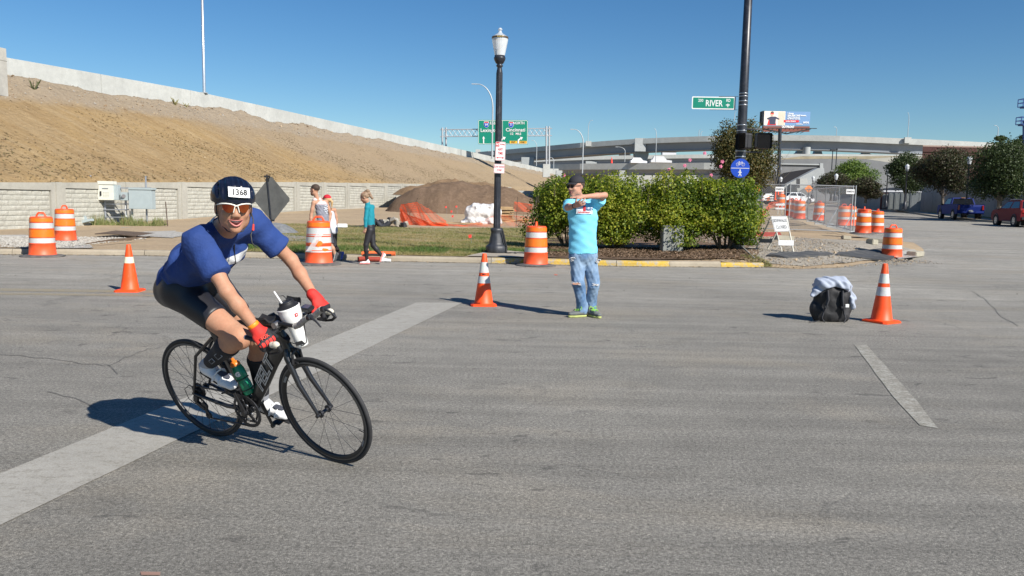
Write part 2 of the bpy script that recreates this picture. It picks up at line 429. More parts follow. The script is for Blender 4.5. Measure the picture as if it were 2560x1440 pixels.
# ------------------------------------------------------------------ road
def asphalt(name, base=(.222, .210, .184), near=True):
 t = NT(name)
 big = t.noise(.22, 5, .6, .4); st = t.noise(.5, 4, .65, .2, sc=(.25, 1.6, 1)); mid = t.noise(3.0, 5, .65)
 fine = t.noise(210, 2, .7); fine2 = t.noise(70, 3, .75)
 c = t.ramp(big, [(.3, tuple(q*.86 for q in base)), (.52, base), (.72, tuple(q*1.13 for q in base))])
 c = t.mix(1.0, c, t.ramp(st, [(.3, .94), (.5, 1.0), (.72, 1.05)]), 'MULTIPLY')
 c = t.mix(1.0, c, t.ramp(mid, [(.3, .90), (.7, 1.08)]), 'MULTIPLY')
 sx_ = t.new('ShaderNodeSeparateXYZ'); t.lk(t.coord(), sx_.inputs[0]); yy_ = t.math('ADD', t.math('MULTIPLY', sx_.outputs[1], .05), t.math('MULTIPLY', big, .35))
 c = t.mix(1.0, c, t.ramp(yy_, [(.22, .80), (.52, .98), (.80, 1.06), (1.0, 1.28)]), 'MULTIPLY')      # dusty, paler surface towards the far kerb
 # long diagonal streaks of wear left by wheels
 w = t.noise(.9, 4, .6, .3, sc=(.16, 2.6, 1)); c = t.mix(t.math('MULTIPLY', t.ramp(w, [(.5, 0.0), (.62, 1.0)]), .07), c, (.11, .107, .10))
 # stones
 c = t.mix(t.math('MULTIPLY', t.ramp(t.noise(.75, 5, .6, .5, sc=(.5, 1, 1)), [(.5, 0.0), (.66, 1.0)]), .55), c, (.275, .245, .195))
 mpr = t.new('ShaderNodeMapping'); mpr.inputs['Rotation'].default_value = (0, 0, .42); mpr.inputs['Scale'].default_value = (.12, 3.0, 1); t.lk(t.coord(), mpr.inputs['Vector'])
 c = t.mix(1.0, c, t.ramp(t.noise(1.3, 4, .6, .15, vec=mpr.outputs[0]), [(.34, .87), (.5, 1.0), (.68, 1.10)]), 'MULTIPLY')
 mpr2 = t.new('ShaderNodeMapping'); mpr2.inputs['Rotation'].default_value = (0, 0, .05); mpr2.inputs['Scale'].default_value = (.10, 4.0, 1); t.lk(t.coord(), mpr2.inputs['Vector'])
 c = t.mix(1.0, c, t.ramp(t.noise(.8, 4, .6, .1, vec=mpr2.outputs[0]), [(.36, .96), (.5, 1.0), (.66, 1.03)]), 'MULTIPLY')
 c = t.mix(1.0, c, t.ramp(t.noise(38, 3, .8), [(.36, .70), (.5, 1.0), (.64, 1.28)]), 'MULTIPLY')
 c = t.mix(1.0, c, t.ramp(fine, [(.32, .45), (.46, .90), (.56, 1.05), (.70, 1.95)]), 'MULTIPLY')
 c = t.mix(1.0, c, t.ramp(fine2, [(.34, .64), (.5, 1.0), (.66, 1.42)]), 'MULTIPLY')
 # small dark tar and oil spots, stretched
 sp_ = t.noise(4.5, 3, .6, .5, sc=(.55, 1.1, 1)); ar = t.noise(.35, 2, .5)
 msk = t.math('MULTIPLY', t.ramp(sp_, [(.63, 0.0), (.67, 1.0)]), t.ramp(ar, [(.42, 0.1), (.54, 1.0)]))
 c = t.mix(t.math('MULTIPLY', msk, .55), c, (.05, .048, .045))
 # cracks
 vo = t.new('ShaderNodeTexVoronoi', feature='DISTANCE_TO_EDGE'); vo.inputs['Scale'].default_value = .55
 dd = t.new('ShaderNodeTexNoise'); dd.inputs['Scale'].default_value = 1.6; dd.inputs['Detail'].default_value = 5
 t.lk(t.coord('Object'), dd.inputs['Vector'])
 mp = t.new('ShaderNodeVectorMath', operation='MULTIPLY_ADD'); t.lk(dd.outputs['Color'], mp.inputs[0]); mp.inputs[1].default_value = (1.3, 1.3, 0); t.lk(t.coord('Object'), mp.inputs[2])
 t.lk(mp.outputs[0], vo.inputs['Vector'])
 cr = t.math('MULTIPLY', t.ramp(vo.outputs['Distance'], [(.0, 1.0), (.005, .6), (.012, 0.0)]), t.ramp(t.noise(.3, 3, .6, 0), [(.52, 0.0), (.62, .8)]))
 c = t.mix(t.math('MULTIPLY', cr, .5), c, (.05, .048, .045))
 t.color(c); t.set(.87); t.b.inputs['Specular IOR Level'].default_value = .35
 h = t.math('ADD', t.math('MULTIPLY', fine, 1.0), t.math('MULTIPLY', fine2, 1.2)); h = t.math('SUBTRACT', h, t.math('MULTIPLY', cr, 2))
 t.bump(h, .55, .006)
 return t.m
M_ASPH = asphalt('asphalt')
xs = np.concatenate([np.linspace(-400, -60, 8), np.linspace(-50, 80, 40), np.linspace(100, 500, 9)])
ys = np.concatenate([np.linspace(-60, -5, 5), np.linspace(0, 40, 33), np.linspace(45, 300, 40), np.linspace(340, 1500, 12)])
mb = MB(); V = [(x, y, float(zr(x, min(y, 300)))) for y in ys for x in xs]; nx = len(xs)
mb.add(V, [[j*nx+i, j*nx+i+1, (j+1)*nx+i+1, (j+1)*nx+i] for j in range(len(ys)-1) for i in range(nx-1)], True)
struct('road', mb, M_ASPH, fixn=False)

def paint_mat(name, col, wear=.5, contrast=.05):
 t = NT(name); a = t.noise(16, 6, .8, 0, sc=(.5, 1, 1)); b = t.noise(70, 4, .8); s = t.math('ADD', t.math('MULTIPLY', a, .62), t.math('MULTIPLY', b, .38))
 pc = t.mix(t.ramp(t.noise(1.4, 4, .65), [(.35, 0.0), (.7, .45)]), col, tuple(q*.72 for q in col))
 pc = t.mix(1.0, pc, t.ramp(t.noise(150, 2, .7), [(.35, .82), (.65, 1.1)]), 'MULTIPLY')
 ms = t.ramp(s, [(wear-contrast, 0.0), (wear+contrast, 1.0)])
 c = t.mix(ms, pc, t.mix(1.0, (.225, .208, .172), t.ramp(t.noise(60, 3, .8), [(.34, .6), (.5, 1.0), (.66, 1.4)]), 'MULTIPLY')); t.color(c); t.set(.8); t.bump(b, .3, .003); return t.m
M_WHITE = paint_mat('road_paint_white', (.37, .352, .31), .56, .07)
M_WORN = paint_mat('road_paint_worn', (.44, .43, .38), .465, .06)
M_YEL = paint_mat('road_paint_yellow', (.34, .27, .14), .47, .10)
def mark(name, px, m, z=.004, ext=None, zfun=None):
 P = [np.array((ong(a, b, lambda x, y: float(zr(x, y))+z))[:2]) for a, b in px]
 if ext:
  for i, j, L in ext: P[i] = P[i]+(P[i]-P[j])/np.linalg.norm(P[i]-P[j])*L
 o = patch(name, [tuple(p) for p in P], lambda x, y: float(zr(x, y))+z, m, step=.6, jitter=.004, edge=.25)
 o['kind'] = 'structure'; return o
mark('stop_line', [(0, 1185), (1040, 757), (1155, 757), (0, 1315)], M_WHITE, ext=[(0, 1, 3.0), (3, 2, 3.0)])
mark('lane_line', [(2136, 862), (2166, 862), (2290, 1000), (2345, 1072), (2300, 1064), (2230, 990)], M_WORN)
mark('lane_line', [(1943, 673), (1952, 680), (1972, 679), (1960, 672)], M_WORN)
mark('lane_line', [(2318, 629), (2318, 631.5), (2600, 634), (2600, 631.5)], M_WORN)
mark('lane_line', [(2330, 600), (2330, 601.5), (2490, 606), (2490, 604)], M_WORN)
mark('centre_line', [(-200, 718), (-200, 725), (420, 733), (420, 727)], M_YEL, z=.003)
mark('centre_line', [(-200, 729), (-200, 734), (400, 742), (400, 738)], M_YEL, z=.003)
M_REDMK = mat('red_marking_paint', (.62, .09, .04), .8)
mark('spray_mark', [(1386, 686), (1386, 688), (1394, 688.5), (1394, 686.5)], M_REDMK, z=.005)
mark('spray_mark', [(352, 1433), (352, 1437), (400, 1439), (400, 1434)], mat('faded_red_paint', (.28, .17, .13), .8), z=.005)
# tarred seam across the foreground lanes
M_SEAM = mat('tar_seam', (.115, .11, .10), .8, var=.3, scale=5)
rg = random.Random(3)
for cl in ([(-20, 884), (120, 896), (200, 908), (272, 914), (300, 940)], [(268, 914), (320, 890), (372, 872), (410, 868)], [(2430, 730), (2470, 752), (2500, 790), (2560, 822)], [(2290, 718), (2420, 724), (2600, 726)], [(120, 980), (200, 1000), (262, 1035)], [(1960, 700), (2100, 706), (2240, 700)]):
 W_c = MB(); P_ = [onz(a + rg.uniform(-3, 3), b + rg.uniform(-2, 2), .003) for (a0, b0), (a1, b1) in zip(cl[:-1], cl[1:]) for a, b in [(a0+(a1-a0)*f, b0+(b1-b0)*f) for f in (0, .25, .5, .75)]]
 V = []
 for i, p in enumerate(P_):
  tg = nrm(P_[min(i+1, len(P_)-1)]-P_[max(i-1, 0)]); w = np.array([-tg[1], tg[0], 0])*rg.uniform(.003, .009); V += [p-w, p+w]
 W_c.add(V, [[2*i, 2*i+2, 2*i+3, 2*i+1] for i in range(len(P_)-1)]); struct('road_crack', W_c, M_SEAM)

# ------------------------------------------------------------------ kerb
def conc(name, col, spots=.25, rough=.85, sc=1.0, bump=.25):
 t = NT(name); a = t.noise(.9*sc, 5, .65, .3); b = t.noise(9*sc, 5, .7); g = t.noise(90*sc, 2, .6)
 st = t.noise(2.2*sc, 5, .7, .2, sc=(1, 1, .18))
 c = t.ramp(a, [(.3, tuple(q*.84 for q in col)), (.7, tuple(min(1, q*1.08) for q in col))])
 c = t.mix(1.0, c, t.ramp(b, [(.3, .90), (.7, 1.06)]), 'MULTIPLY')
 c = t.mix(t.ramp(st, [(.52, 0.0), (.75, spots)]), c, tuple(q*.5 for q in col))
 c = t.mix(1.0, c, t.ramp(g, [(.3, .88), (.7, 1.1)]), 'MULTIPLY')
 t.color(c); t.set(rough); t.bump(t.math('ADD', b, t.math('MULTIPLY', g, .5)), bump, .006); return t.m
M_KERB = conc('kerb_concrete', (.36, .31, .235), .3)
def yk():
 t = NT('kerb_yellow_paint'); a = t.noise(3.2, 6, .75, .5); b = t.noise(30, 4, .7)
 s = t.math('ADD', t.math('MULTIPLY', a, .7), t.math('MULTIPLY', b, .3))
 c = t.mix(t.ramp(s, [(.475, 0.0), (.54, 1.0)]), (.54, .36, .05), (.36, .32, .25)); c = t.mix(1.0, c, t.ramp(b, [(.3, .8), (.7, 1.1)]), 'MULTIPLY')
 t.color(c); t.set(.8); t.bump(b, .4, .006); return t.m
M_KYEL = yk()
KL = np.array(kerb_ln); seg = np.linalg.norm(np.diff(KL, axis=0), axis=1); cum = np.concatenate([[0], np.cumsum(seg)])
def kpt(s): return np.array([np.interp(s, cum, KL[:, 0]), np.interp(s, cum, KL[:, 1])])
gut = MB(); ss = np.linspace(0, cum[-1], 60); P0 = [kpt(s) for s in ss]
kerb = None; V = []
for i, s in enumerate(ss):
 p = kpt(s); t_ = kpt(min(cum[-1], s+.3))-kpt(max(0, s-.3)); nn = nrm([t_[1], -t_[0], 0])
 V += [(p[0]+nn[0]*.06, p[1]+nn[1]*.06, .005), (p[0]+nn[0]*.015, p[1]+nn[1]*.015, .012), (p[0]-nn[0]*.16, p[1]-nn[1]*.16, .012)]
gut.add(V, [[i*3+j, i*3+3+j, i*3+4+j, i*3+1+j] for i in range(len(ss)-1) for j in range(2)])
kerb = gut.build('kerb', conc('gutter_concrete', (.27, .245, .20), .4), None); kerb['kind'] = 'structure'
s = 0.0; x_y = onz(1228, 658)[0]; x_c = onz(1640, 667)[0]; x_c2 = onz(1760, 668)[0]
L_ = 3.0; k_ = 0
while s < cum[-1]-.1:
 e = min(s+L_, cum[-1]); pm = kpt((s+e)/2)
 if kpt(s)[0] < x_y < kpt(e)[0]: e = np.interp(x_y, KL[:, 0], cum)
 elif kpt(s)[0] > x_y: e = min(s+1.3, cum[-1])
 pts = [kpt(q) for q in np.linspace(s+.006, e-.006, 9)]; t_ = pts[-1]-pts[0]; tn = nrm([t_[0], t_[1], 0]); nn = np.array([-tn[1], tn[0], 0])
 mb = MB(); prof = [(0, .0), (.008, .085), (.03, .128), (.06, .135), (.15, .135), (.15, -.02)]; V = []; yellow = kpt(s+.01)[0] >= x_y-.02
 for q in pts:
  for a, b in prof:
   jz = rg.uniform(-.004, .004) if b > .1 else 0
   V.append((q[0]+nn[0]*a+rg.uniform(-.003, .003), q[1]+nn[1]*a+jz, b+jz-(.02 if yellow and e > cum[-1]-.8 else 0)))
 npf = len(prof); F = [[i*npf+j, i*npf+j+1, (i+1)*npf+j+1, (i+1)*npf+j] for i in range(8) for j in range(npf-1)]+[list(range(npf))[::-1], list(range(8*npf, 9*npf))]
 mb.add(V, F); mb.build('kerb_stone', M_KYEL if yellow and not (x_c < kpt((s+e)/2)[0] < x_c2) else M_KERB, kerb); s = e; k_ += 1
# red dab of paint on the yellow kerb
p = onz(1548, 664); mb = MB(); mb.box((p[0], p[1]+.10, .075), (.085, .012, .13)); mb.box((p[0], p[1]+.11, .1395), (.085, .13, .004))
mb.build('paint_dab', M_REDMK, kerb)

# ------------------------------------------------------------------ terrain behind the kerb
def dirt_mat(name, c1, c2, c3, scale=1.0, bump=.5, streak=None, rocks=.0, clod=.0, clodcol=(.09, .065, .045)):
 t = NT(name); a = t.noise(.35*scale, 6, .65, .4); b = t.noise(4*scale, 6, .75); g = t.noise(26*scale, 4, .8)
 c = t.mix(t.ramp(a, [(.38, 0.0), (.62, 1.0)]), c1, c2); c = t.mix(t.ramp(b, [(.45, 0.0), (.72, .8)]), c, c3)
 c = t.mix(1.0, c, t.ramp(g, [(.3, .72), (.5, 1.0), (.72, 1.28)]), 'MULTIPLY')
 if rocks:
  v = t.new('ShaderNodeTexVoronoi'); v.inputs['Scale'].default_value = 22*scale; t.lk(t.coord(), v.inputs['Vector'])
  c = t.mix(rocks, c, t.ramp(v.outputs['Color'], [(.2, tuple(q*.6 for q in c3)), (.6, c3), (.9, tuple(min(1, q*1.5) for q in c3))]))
 if clod:
  k = t.noise(5.5*scale, 4, .65, .3); ar = t.noise(.22*scale, 3, .6)
  c = t.mix(t.math('MULTIPLY', t.ramp(k, [(.61, 0.0), (.66, 1.0)]), t.ramp(ar, [(.38, 0.0), (.60, clod)])), c, clodcol)
 t.color(c); t.set(.95); t.b.inputs['Specular IOR Level'].default_value = .15
 t.bump(t.math('ADD', t.math('MULTIPLY', b, 1.5), g), bump, .03); return t.m
M_DIRT = dirt_mat('dry_dirt', (.40, .30, .19), (.33, .25, .165), (.44, .35, .24), 1.0, .5)
M_GRAV = dirt_mat('pale_gravel', (.40, .385, .35), (.32, .30, .265), (.50, .48, .44), 1.6, .8, rocks=.55)
M_GRAVT = dirt_mat('tan_gravel', (.36, .32, .26), (.28, .24, .185), (.42, .385, .33), 1.5, .8, rocks=.4)
M_MULCH = dirt_mat('wood_mulch', (.16, .105, .07), (.115, .075, .05), (.27, .19, .13), 2.2, .9, rocks=.3)
main = [kerb_ln[0]]+[(a, b+.14) for a, b in kerb_ln[1:]]+pad_ln+[(-5, 300), (-120, 300), (-120, 18)]
main = [(-60, kerb_ln[0][1]+.14)]+main[1:-1]+[(-60, 300)]
def zmain(x, y):
 # fade the pad down to the road at its outer rim
 return zl(x, y)+.025*hash_noise(x, y, .9, 3)*min(1, max(0, (y-21)/4))
padA = np.array(pad_ln[:11])
def rim(x, y):
 if x < kerb_ln[-1][0]-.3: return 1.0
 q = np.concatenate([np.array([kerb_ln[-1]]), padA]); best = 9.
 for i in range(len(q)-1):
  a, b = q[i], q[i+1]; ab = b-a; t_ = max(0, min(1, ((x-a[0])*ab[0]+(y-a[1])*ab[1])/(ab@ab)))
  best = min(best, math.hypot(x-a[0]-ab[0]*t_, y-a[1]-ab[1]*t_))
 return min(1.0, best/1.6)
def zg(x, y):
 r = rim(x, y); return float(zr(x, y))*(1-r)+zmain(x, y)*r+.004
g = patch('ground', main, zg, M_DIRT, step=1.6, jitter=.03, edge=1.0); g['kind'] = 'structure'
def gpatch(name, px, m, eps=.012, step=.5, jit=.08, kind='structure', edge=None, seed=2, bumpy=0.0):
 P = [tuple(ong(a, b, zg)[:2]) for a, b in px]
 P = [(q[0], max(q[1], float(np.interp(q[0], KL[:, 0], KL[:, 1]))+.17)) if q[0] < KL[-1, 0]-.1 else q for q in P]
 o = patch(name, P, lambda x, y: zg(x, y)+eps+bumpy*hash_noise(x, y, 3.1, seed), m, step=step, jitter=jit, edge=edge or .5, seed=seed); o['kind'] = kind; return o
def lawn_mat():
 t = NT('lawn_soil_and_grass'); a = t.noise(.55, 5, .65, .5, sc=(.5, 1, 1)); b = t.noise(6, 5, .75, sc=(.6, 1.2, 1)); g_ = t.noise(42, 3, .8)
 c = t.mix(t.ramp(a, [(.40, 0.0), (.60, 1.0)]), (.30, .245, .115), (.135, .155, .045)); c = t.mix(t.ramp(b, [(.4, 0.0), (.66, .8)]), c, (.36, .285, .15))
 c = t.mix(1.0, c, t.ramp(g_, [(.3, .5), (.5, 1.0), (.7, 1.45)]), 'MULTIPLY'); t.color(c); t.set(.95); t.bump(t.math('ADD', b, g_), .9, .04); return t.m
M_LAWN = lawn_mat()
lawn_px = [(455, 636), (640, 640), (1000, 642), (1160, 642), (1240, 628), (1320, 633), (1420, 636), (1440, 600), (1330, 570), (1180, 572), (1000, 570), (860, 562), (700, 560), (640, 590), (470, 600)]
gpatch('lawn', lawn_px, M_LAWN, .012, .5, .08, edge=.4)
gpatch('mulch_bed', [(1335, 640), (1330, 620), (1360, 598), (1500, 585), (1800, 588), (1890, 610), (1900, 640), (1885, 654), (1600, 652), (1360, 646)], M_MULCH, .03, .35, .06, seed=5, bumpy=.015)
gpatch('gravel_bed', [(-60, 632), (125, 634), (235, 622), (200, 598), (60, 590), (-60, 588)], M_GRAV, .02, .35, .1, seed=6, bumpy=.02)
gpatch('gravel_bed', [(300, 590), (440, 596), (470, 588), (440, 578), (330, 582)], M_GRAV, .02, .35, .1, seed=7)
gpatch('gravel_bed', [(1860, 640), (1915, 660), (2005, 667), (2100, 662), (2200, 650), (2285, 640), (2300, 634), (2270, 622), (2190, 606), (2100, 600), (1970, 596), (1880, 600)], M_GRAVT, .02, .35, .08, seed=8, bumpy=.02)
gpatch('gravel_bed', [(2245, 652), (2285, 646), (2306, 635), (2285, 626), (2240, 636)], M_GRAV, .035, .3, .05, seed=9)
gpatch('concrete_path', [(640, 600), (790, 606), (800, 596), (690, 584), (600, 590)], conc('path_concrete', (.27, .265, .25), .2), .02, .6, .02)
gpatch('concrete_path', [(1165, 643), (1330, 650), (1330, 634), (1285, 630), (1240, 626)], conc('walk_concrete', (.40, .35, .28), .2), .025, .5, .02)

# ------------------------------------------------------------------ right verge, kerb and pavement
zv = lambda x, y: float(zr(x, y))+.13
o = patch('pavement', rk[:8]+[(62, 150), (90, 300), (300, 300), (300, 5)], lambda x, y: zv(x, y), conc('pavement_concrete', (.40, .36, .29), .2, sc=.5), step=6, edge=3); o['kind'] = 'structure'
mb = MB()
for i in range(len(rk)-1):
 a = np.array([*rk[i], float(zr(*rk[i]))+.05]); b = np.array([*rk[i+1], float(zr(*rk[i+1]))+.05]); mb.bar(a, b, .16, .19)
struct('right_kerb', mb, M_KERB)
vg = [(rk[i][0]+2.4+(.0), rk[i][1]+1.0) for i in range(1, 8)]
o = patch('verge', vg+[(rk[i][0]+11, rk[i][1]+6) for i in range(7, 0, -1)], lambda x, y: zv(x, y)+.02, M_LAWN, step=3, edge=1.5, jitter=.1); o['kind'] = 'structure'

# ------------------------------------------------------------------ embankment
def ztopb(y): return float(np.interp(y, [20, 43.5, 61, 106, 150, 257, 400], [7.6, 8.62, 9.2, 9.65, 10.05, 10.7, 11.2]))
VB = 12.2
us = np.concatenate([np.linspace(-30, 60, 150), np.linspace(61.5, 230, 90)]); vs = np.concatenate([np.linspace(.02, 9, 38), np.linspace(9.2, 12.8, 22)])
V = []; At = []; vs[0] = .15
for u in us:
 for v in vs:
  b = W0+WD*u-WN*v; zt = wtop(W0[1]+WD[1]*u)-(.03 if v > .2 else .5); zb = ztopb(b[1])-1.35
  tt = min(1, v/11.0); z = zt+(zb-zt)*(tt**1.04)
  if v < .5: z = zt+.0
  n1 = hash_noise(u, v*2, .35, 1); n2 = hash_noise(u, v, 1.9, 5)
  if v > .5: z += .10*n1+.035*n2
  if v > 8.8:                                   # rubble heaped against the barrier
   w = min(1, (v-8.8)/1.4); z += w*(.20*abs(hash_noise(u*1.5, 0, .55, 9))+.26*hash_noise(u, v*.5, .33, 2)+.10*hash_noise(u, v, 2.7, 4)+.06*hash_noise(u, v, 6.3, 8))
  V.append((b[0], b[1], z)); At.append(min(1.0, max(0., (v-8.2-.9*hash_noise(u, v, .9, 2))/1.2)) if v > 7 else 0)
nv = len(vs); mb = MB(); mb.add(V, [[i*nv+j, i*nv+j+1, (i+1)*nv+j+1, (i+1)*nv+j] for i in range(len(us)-1) for j in range(nv-1)], True, m=np.array(At)+1e-4)
def emb_mat():
 t = NT('embankment_soil'); mp = t.new('ShaderNodeMapping'); mp.inputs['Rotation'].default_value = (0, 0, math.atan2(WD[0], WD[1])); t.lk(t.coord(), mp.inputs['Vector'])
 mp2 = t.new('ShaderNodeMapping'); mp2.inputs['Scale'].default_value = (.16, 1.3, .16); mp2.inputs['Rotation'].default_value = (0, 0, -.35); t.lk(mp.outputs[0], mp2.inputs['Vector']); str_ = t.noise(1.7, 5, .65, .3, vec=mp2.outputs[0])
 a = t.noise(.17, 5, .6, .5); b = t.noise(2.6, 6, .75); g_ = t.noise(14, 4, .8)
 c = t.mix(t.ramp(a, [(.38, 0.0), (.62, 1.0)]), (.365, .25, .120), (.30, .207, .108))
 c = t.mix(t.ramp(str_, [(.42, 0.0), (.62, .75)]), c, (.39, .285, .160))
 # stonier grey part further along the ramp
 sx = t.new('ShaderNodeSeparateXYZ'); t.lk(t.coord(), sx.inputs[0]); far = t.math('ADD', t.math('MULTIPLY', sx.outputs[1], .01), t.math('MULTIPLY', sx.outputs[2], .028)); far = t.math('ADD', far, t.math('MULTIPLY', a, .22))
 c = t.mix(t.math('MULTIPLY', t.ramp(far, [(.80, 0.0), (.90, 1.0)]), .72), c, (.34, .265, .18))
 c = t.mix(t.math('MULTIPLY', t.attr(), .85), c, (.33, .27, .20))
 # dark clods scattered over the smooth face
 k = t.noise(3.4, 4, .7, .4, sc=(1, 1, 2.4)); low = t.ramp(t.math('ADD', t.math('MULTIPLY', sx.outputs[2], -.09), t.math('MULTIPLY', t.noise(.25, 3, .6), 1.3)), [(.18, .15), (.5, 1.0)])
 c = t.mix(t.math('MULTIPLY', t.ramp(k, [(.585, 0.0), (.63, .9)]), low), c, (.12, .085, .045))
 c = t.mix(t.ramp(t.noise(1.1, 6, .8, .4), [(.60, 0.0), (.72, .5)]), c, (.24, .125, .055))
 c = t.mix(1.0, c, t.ramp(b, [(.3, .86), (.7, 1.12)]), 'MULTIPLY'); c = t.mix(1.0, c, t.ramp(g_, [(.3, .84), (.7, 1.14)]), 'MULTIPLY')
 t.color(c); t.set(.96); t.b.inputs['Specular IOR Level'].default_value = .1
 t.bump(t.math('ADD', t.math('MULTIPLY', k, 1.2), t.math('ADD', b, t.math('MULTIPLY', g_, .5))), .8, .14); return t.m
struct('embankment', mb, emb_mat(), fixn=False)
# stones and clods lying along the top of the bank and on its face
rg = random.Random(11); stone_m = [mat('grey_stone', (.30, .27, .23), .9, var=.25), mat('brown_clod', (.20, .13, .07), .95, var=.25), mat('tan_stone', (.38, .29, .19), .9, var=.2)]
def emb_pt(u, v):
 b = W0+WD*u-WN*v; zt = wtop(W0[1]+WD[1]*u)-.03; zb = ztopb(b[1])-1.35; tt = min(1, v/11.0); z = zt+(zb-zt)*(tt**1.04)
 z += .10*hash_noise(u, v*2, .35, 1)+.035*hash_noise(u, v, 1.9, 5)
 if v > 8.8: w = min(1, (v-8.8)/1.4); z += w*(.20*abs(hash_noise(u*1.5, 0, .55, 9))+.26*hash_noise(u, v*.5, .33, 2)+.10*hash_noise(u, v, 2.7, 4))
 return np.array([b[0], b[1], z])
def pebbles(mb, p, r, rgx, mi):
 q = [(np.array(d, float)+[rgx.uniform(-.35, .35) for _ in range(3)])*r for d in ((1, 0, 0), (-1, 0, 0), (0, 1, 0), (0, -1, 0), (0, 0, .7), (0, 0, -.7))]
 mb.add([p+k for k in q], [[0, 2, 4], [2, 1, 4], [1, 3, 4], [3, 0, 4], [2, 0, 5], [1, 2, 5], [3, 1, 5], [0, 3, 5]], False, mi)
mb = MB()
for i in range(9000):
 top = rg.random() < .62; u = rg.uniform(-12, 95) if rg.random() < .75 else rg.uniform(60, 200)
 v = rg.uniform(8.6, 12.0) if top else rg.uniform(.2, 8.6)
 if not top and rg.random() < .5: v = v*.55
 pebbles(mb, emb_pt(u, v), (rg.uniform(.02, .06) if rg.random() < .96 else rg.uniform(.06, .14))*(1 if top else .7), rg, rg.choice([0, 0, 2, 1]) if top else rg.choice([1, 2, 1]))
st = mb.build('loose_stones', stone_m, None, fixn=False); st['label'] = 'loose stones and clods scattered over the brown embankment'; st['category'] = 'stones'; st['kind'] = 'stuff'

dn_ = 5200; rgd = np.random.default_rng(2); Pd = []; 
while len(Pd) < dn_:
 u = rgd.uniform(-8, 80); v = rgd.uniform(.3, 8.8)
 if math.sin(u*.33+v*.5)*.5+math.sin(u*.9-v*1.3)*.3+(4.5-v)*.13+rgd.normal()*.3 > .25: Pd.append(emb_pt(u, v)+[0, 0, .02])
DASH = np.array(Pd)
# ------------------------------------------------------------------ concrete barrier on the embankment
M_BAR = conc('barrier_concrete', (.47, .48, .455), .10, sc=.35, bump=.1); M_BARD = conc('weathered_concrete', (.42, .41, .375), .5, sc=.7)
bt = thing('ramp_barrier', 'long pale concrete barrier wall running along the top of the brown embankment', 'barrier', (0, 0, 0))
def bpt(y, off=0): # point on the barrier line with world Y = y
 base = W0-WN*(VB+off); t_ = (y-base[1])/WD[1]; return base+WD*t_
yy = [41.6]+[41.6+9.3*i for i in range(1, 25)]
for a, b in zip(yy[:-1], yy[1:]):
 A = bpt(a+.02); B = bpt(b-.02); za, zb = ztopb(a), ztopb(b); ux = nrm(B-A); L = np.linalg.norm((B-A)[:2])
 mb = MB(); n = np.array([ux[1], -ux[0], 0])
 out = lambda p, z: [p+n*.10+np.array([0, 0, z]), p-n*.22+np.array([0, 0, z]), p-n*.30+np.array([0, 0, z-2.6]), p+n*.16+np.array([0, 0, z-2.6])]
 P = out(A, za)+out(B, zb); mb.add(P, [[3, 2, 1, 0], [4, 5, 6, 7], [0, 1, 5, 4], [1, 2, 6, 5], [2, 3, 7, 6], [3, 0, 4, 7]])
 mb.build('barrier_panel', M_BAR, bt, bevel=.02)
mb = MB(); A = bpt(41.6); q = at(10, 168, 40.2); mb.box((q[0]-.9, q[1]-.6, q[2]-.3), (2.2, 1.2, 2.3), R=Rz(-math.atan2(WD[0], WD[1]))); mb.box((q[0]-.9, q[1]-.6, q[2]+.25), (2.24, 1.24, .02), R=Rz(-math.atan2(WD[0], WD[1])));
eb = mb.build('end_block', M_BARD, bt, bevel=.03); 


# ------------------------------------------------------------------ retaining wall
M_WALLF = conc('cast_wall_concrete', (.40, .385, .335), .22, sc=.9); M_BRICK = mat('rock_faced_block', (.43, .42, .365), .9, var=.16, scale=3, bump=1.0, bscale=16, bdist=.035, dirt=(.28, .265, .23), dirt_amt=.5)
wt = thing('retaining_wall', 'low pale concrete retaining wall with rock faced block panels below the embankment', 'wall', tuple(W0))
wcol = lambda: None
WR = np.stack([WD, -WN, [0, 0, 1]], 1)      # local x along the wall, y into the bank, z up
def wl(n, x, y, z): return W0+WD*(4.0*n+x)-WN*y+np.array([0, 0, z])
bm_ = []
for k in range(10):
 L = [.62, .8, .95, 1.1, .45][k % 5]; Hh = .172; rgb = random.Random(k); nx_, nz_ = 7, 4; mb = MB(); V = []
 for j in range(nz_):
  for i in range(nx_):
   e = (i in (0, nx_-1)) or (j in (0, nz_-1)); V.append((L*(i/(nx_-1)), -(0.010 if e else rgb.uniform(.016, .040)), Hh*(j/(nz_-1))))
 mb.add(V, [[j*nx_+i, j*nx_+i+1, (j+1)*nx_+i+1, (j+1)*nx_+i] for j in range(nz_-1) for i in range(nx_-1)], True)
 mb.add([(0, -.012, 0), (L, -.012, 0), (L, -.012, Hh), (0, -.012, Hh), (0, .05, 0), (L, .05, 0), (L, .05, Hh), (0, .05, Hh)], [[0, 1, 5, 4], [1, 2, 6, 5], [2, 3, 7, 6], [3, 0, 4, 7]])
 bm_.append((L, mb.mesh('brick', fixn=False), mb))
 bm_[-1][1].materials.append(M_BRICK)
rg = random.Random(5)
def rotm(o, loc, R):
 M = Matrix.Identity(4)
 for i in range(3):
  for j in range(3): M[i][j] = R[i][j]
  M[i][3] = loc[i]
 o.matrix_local = M
nb = 0
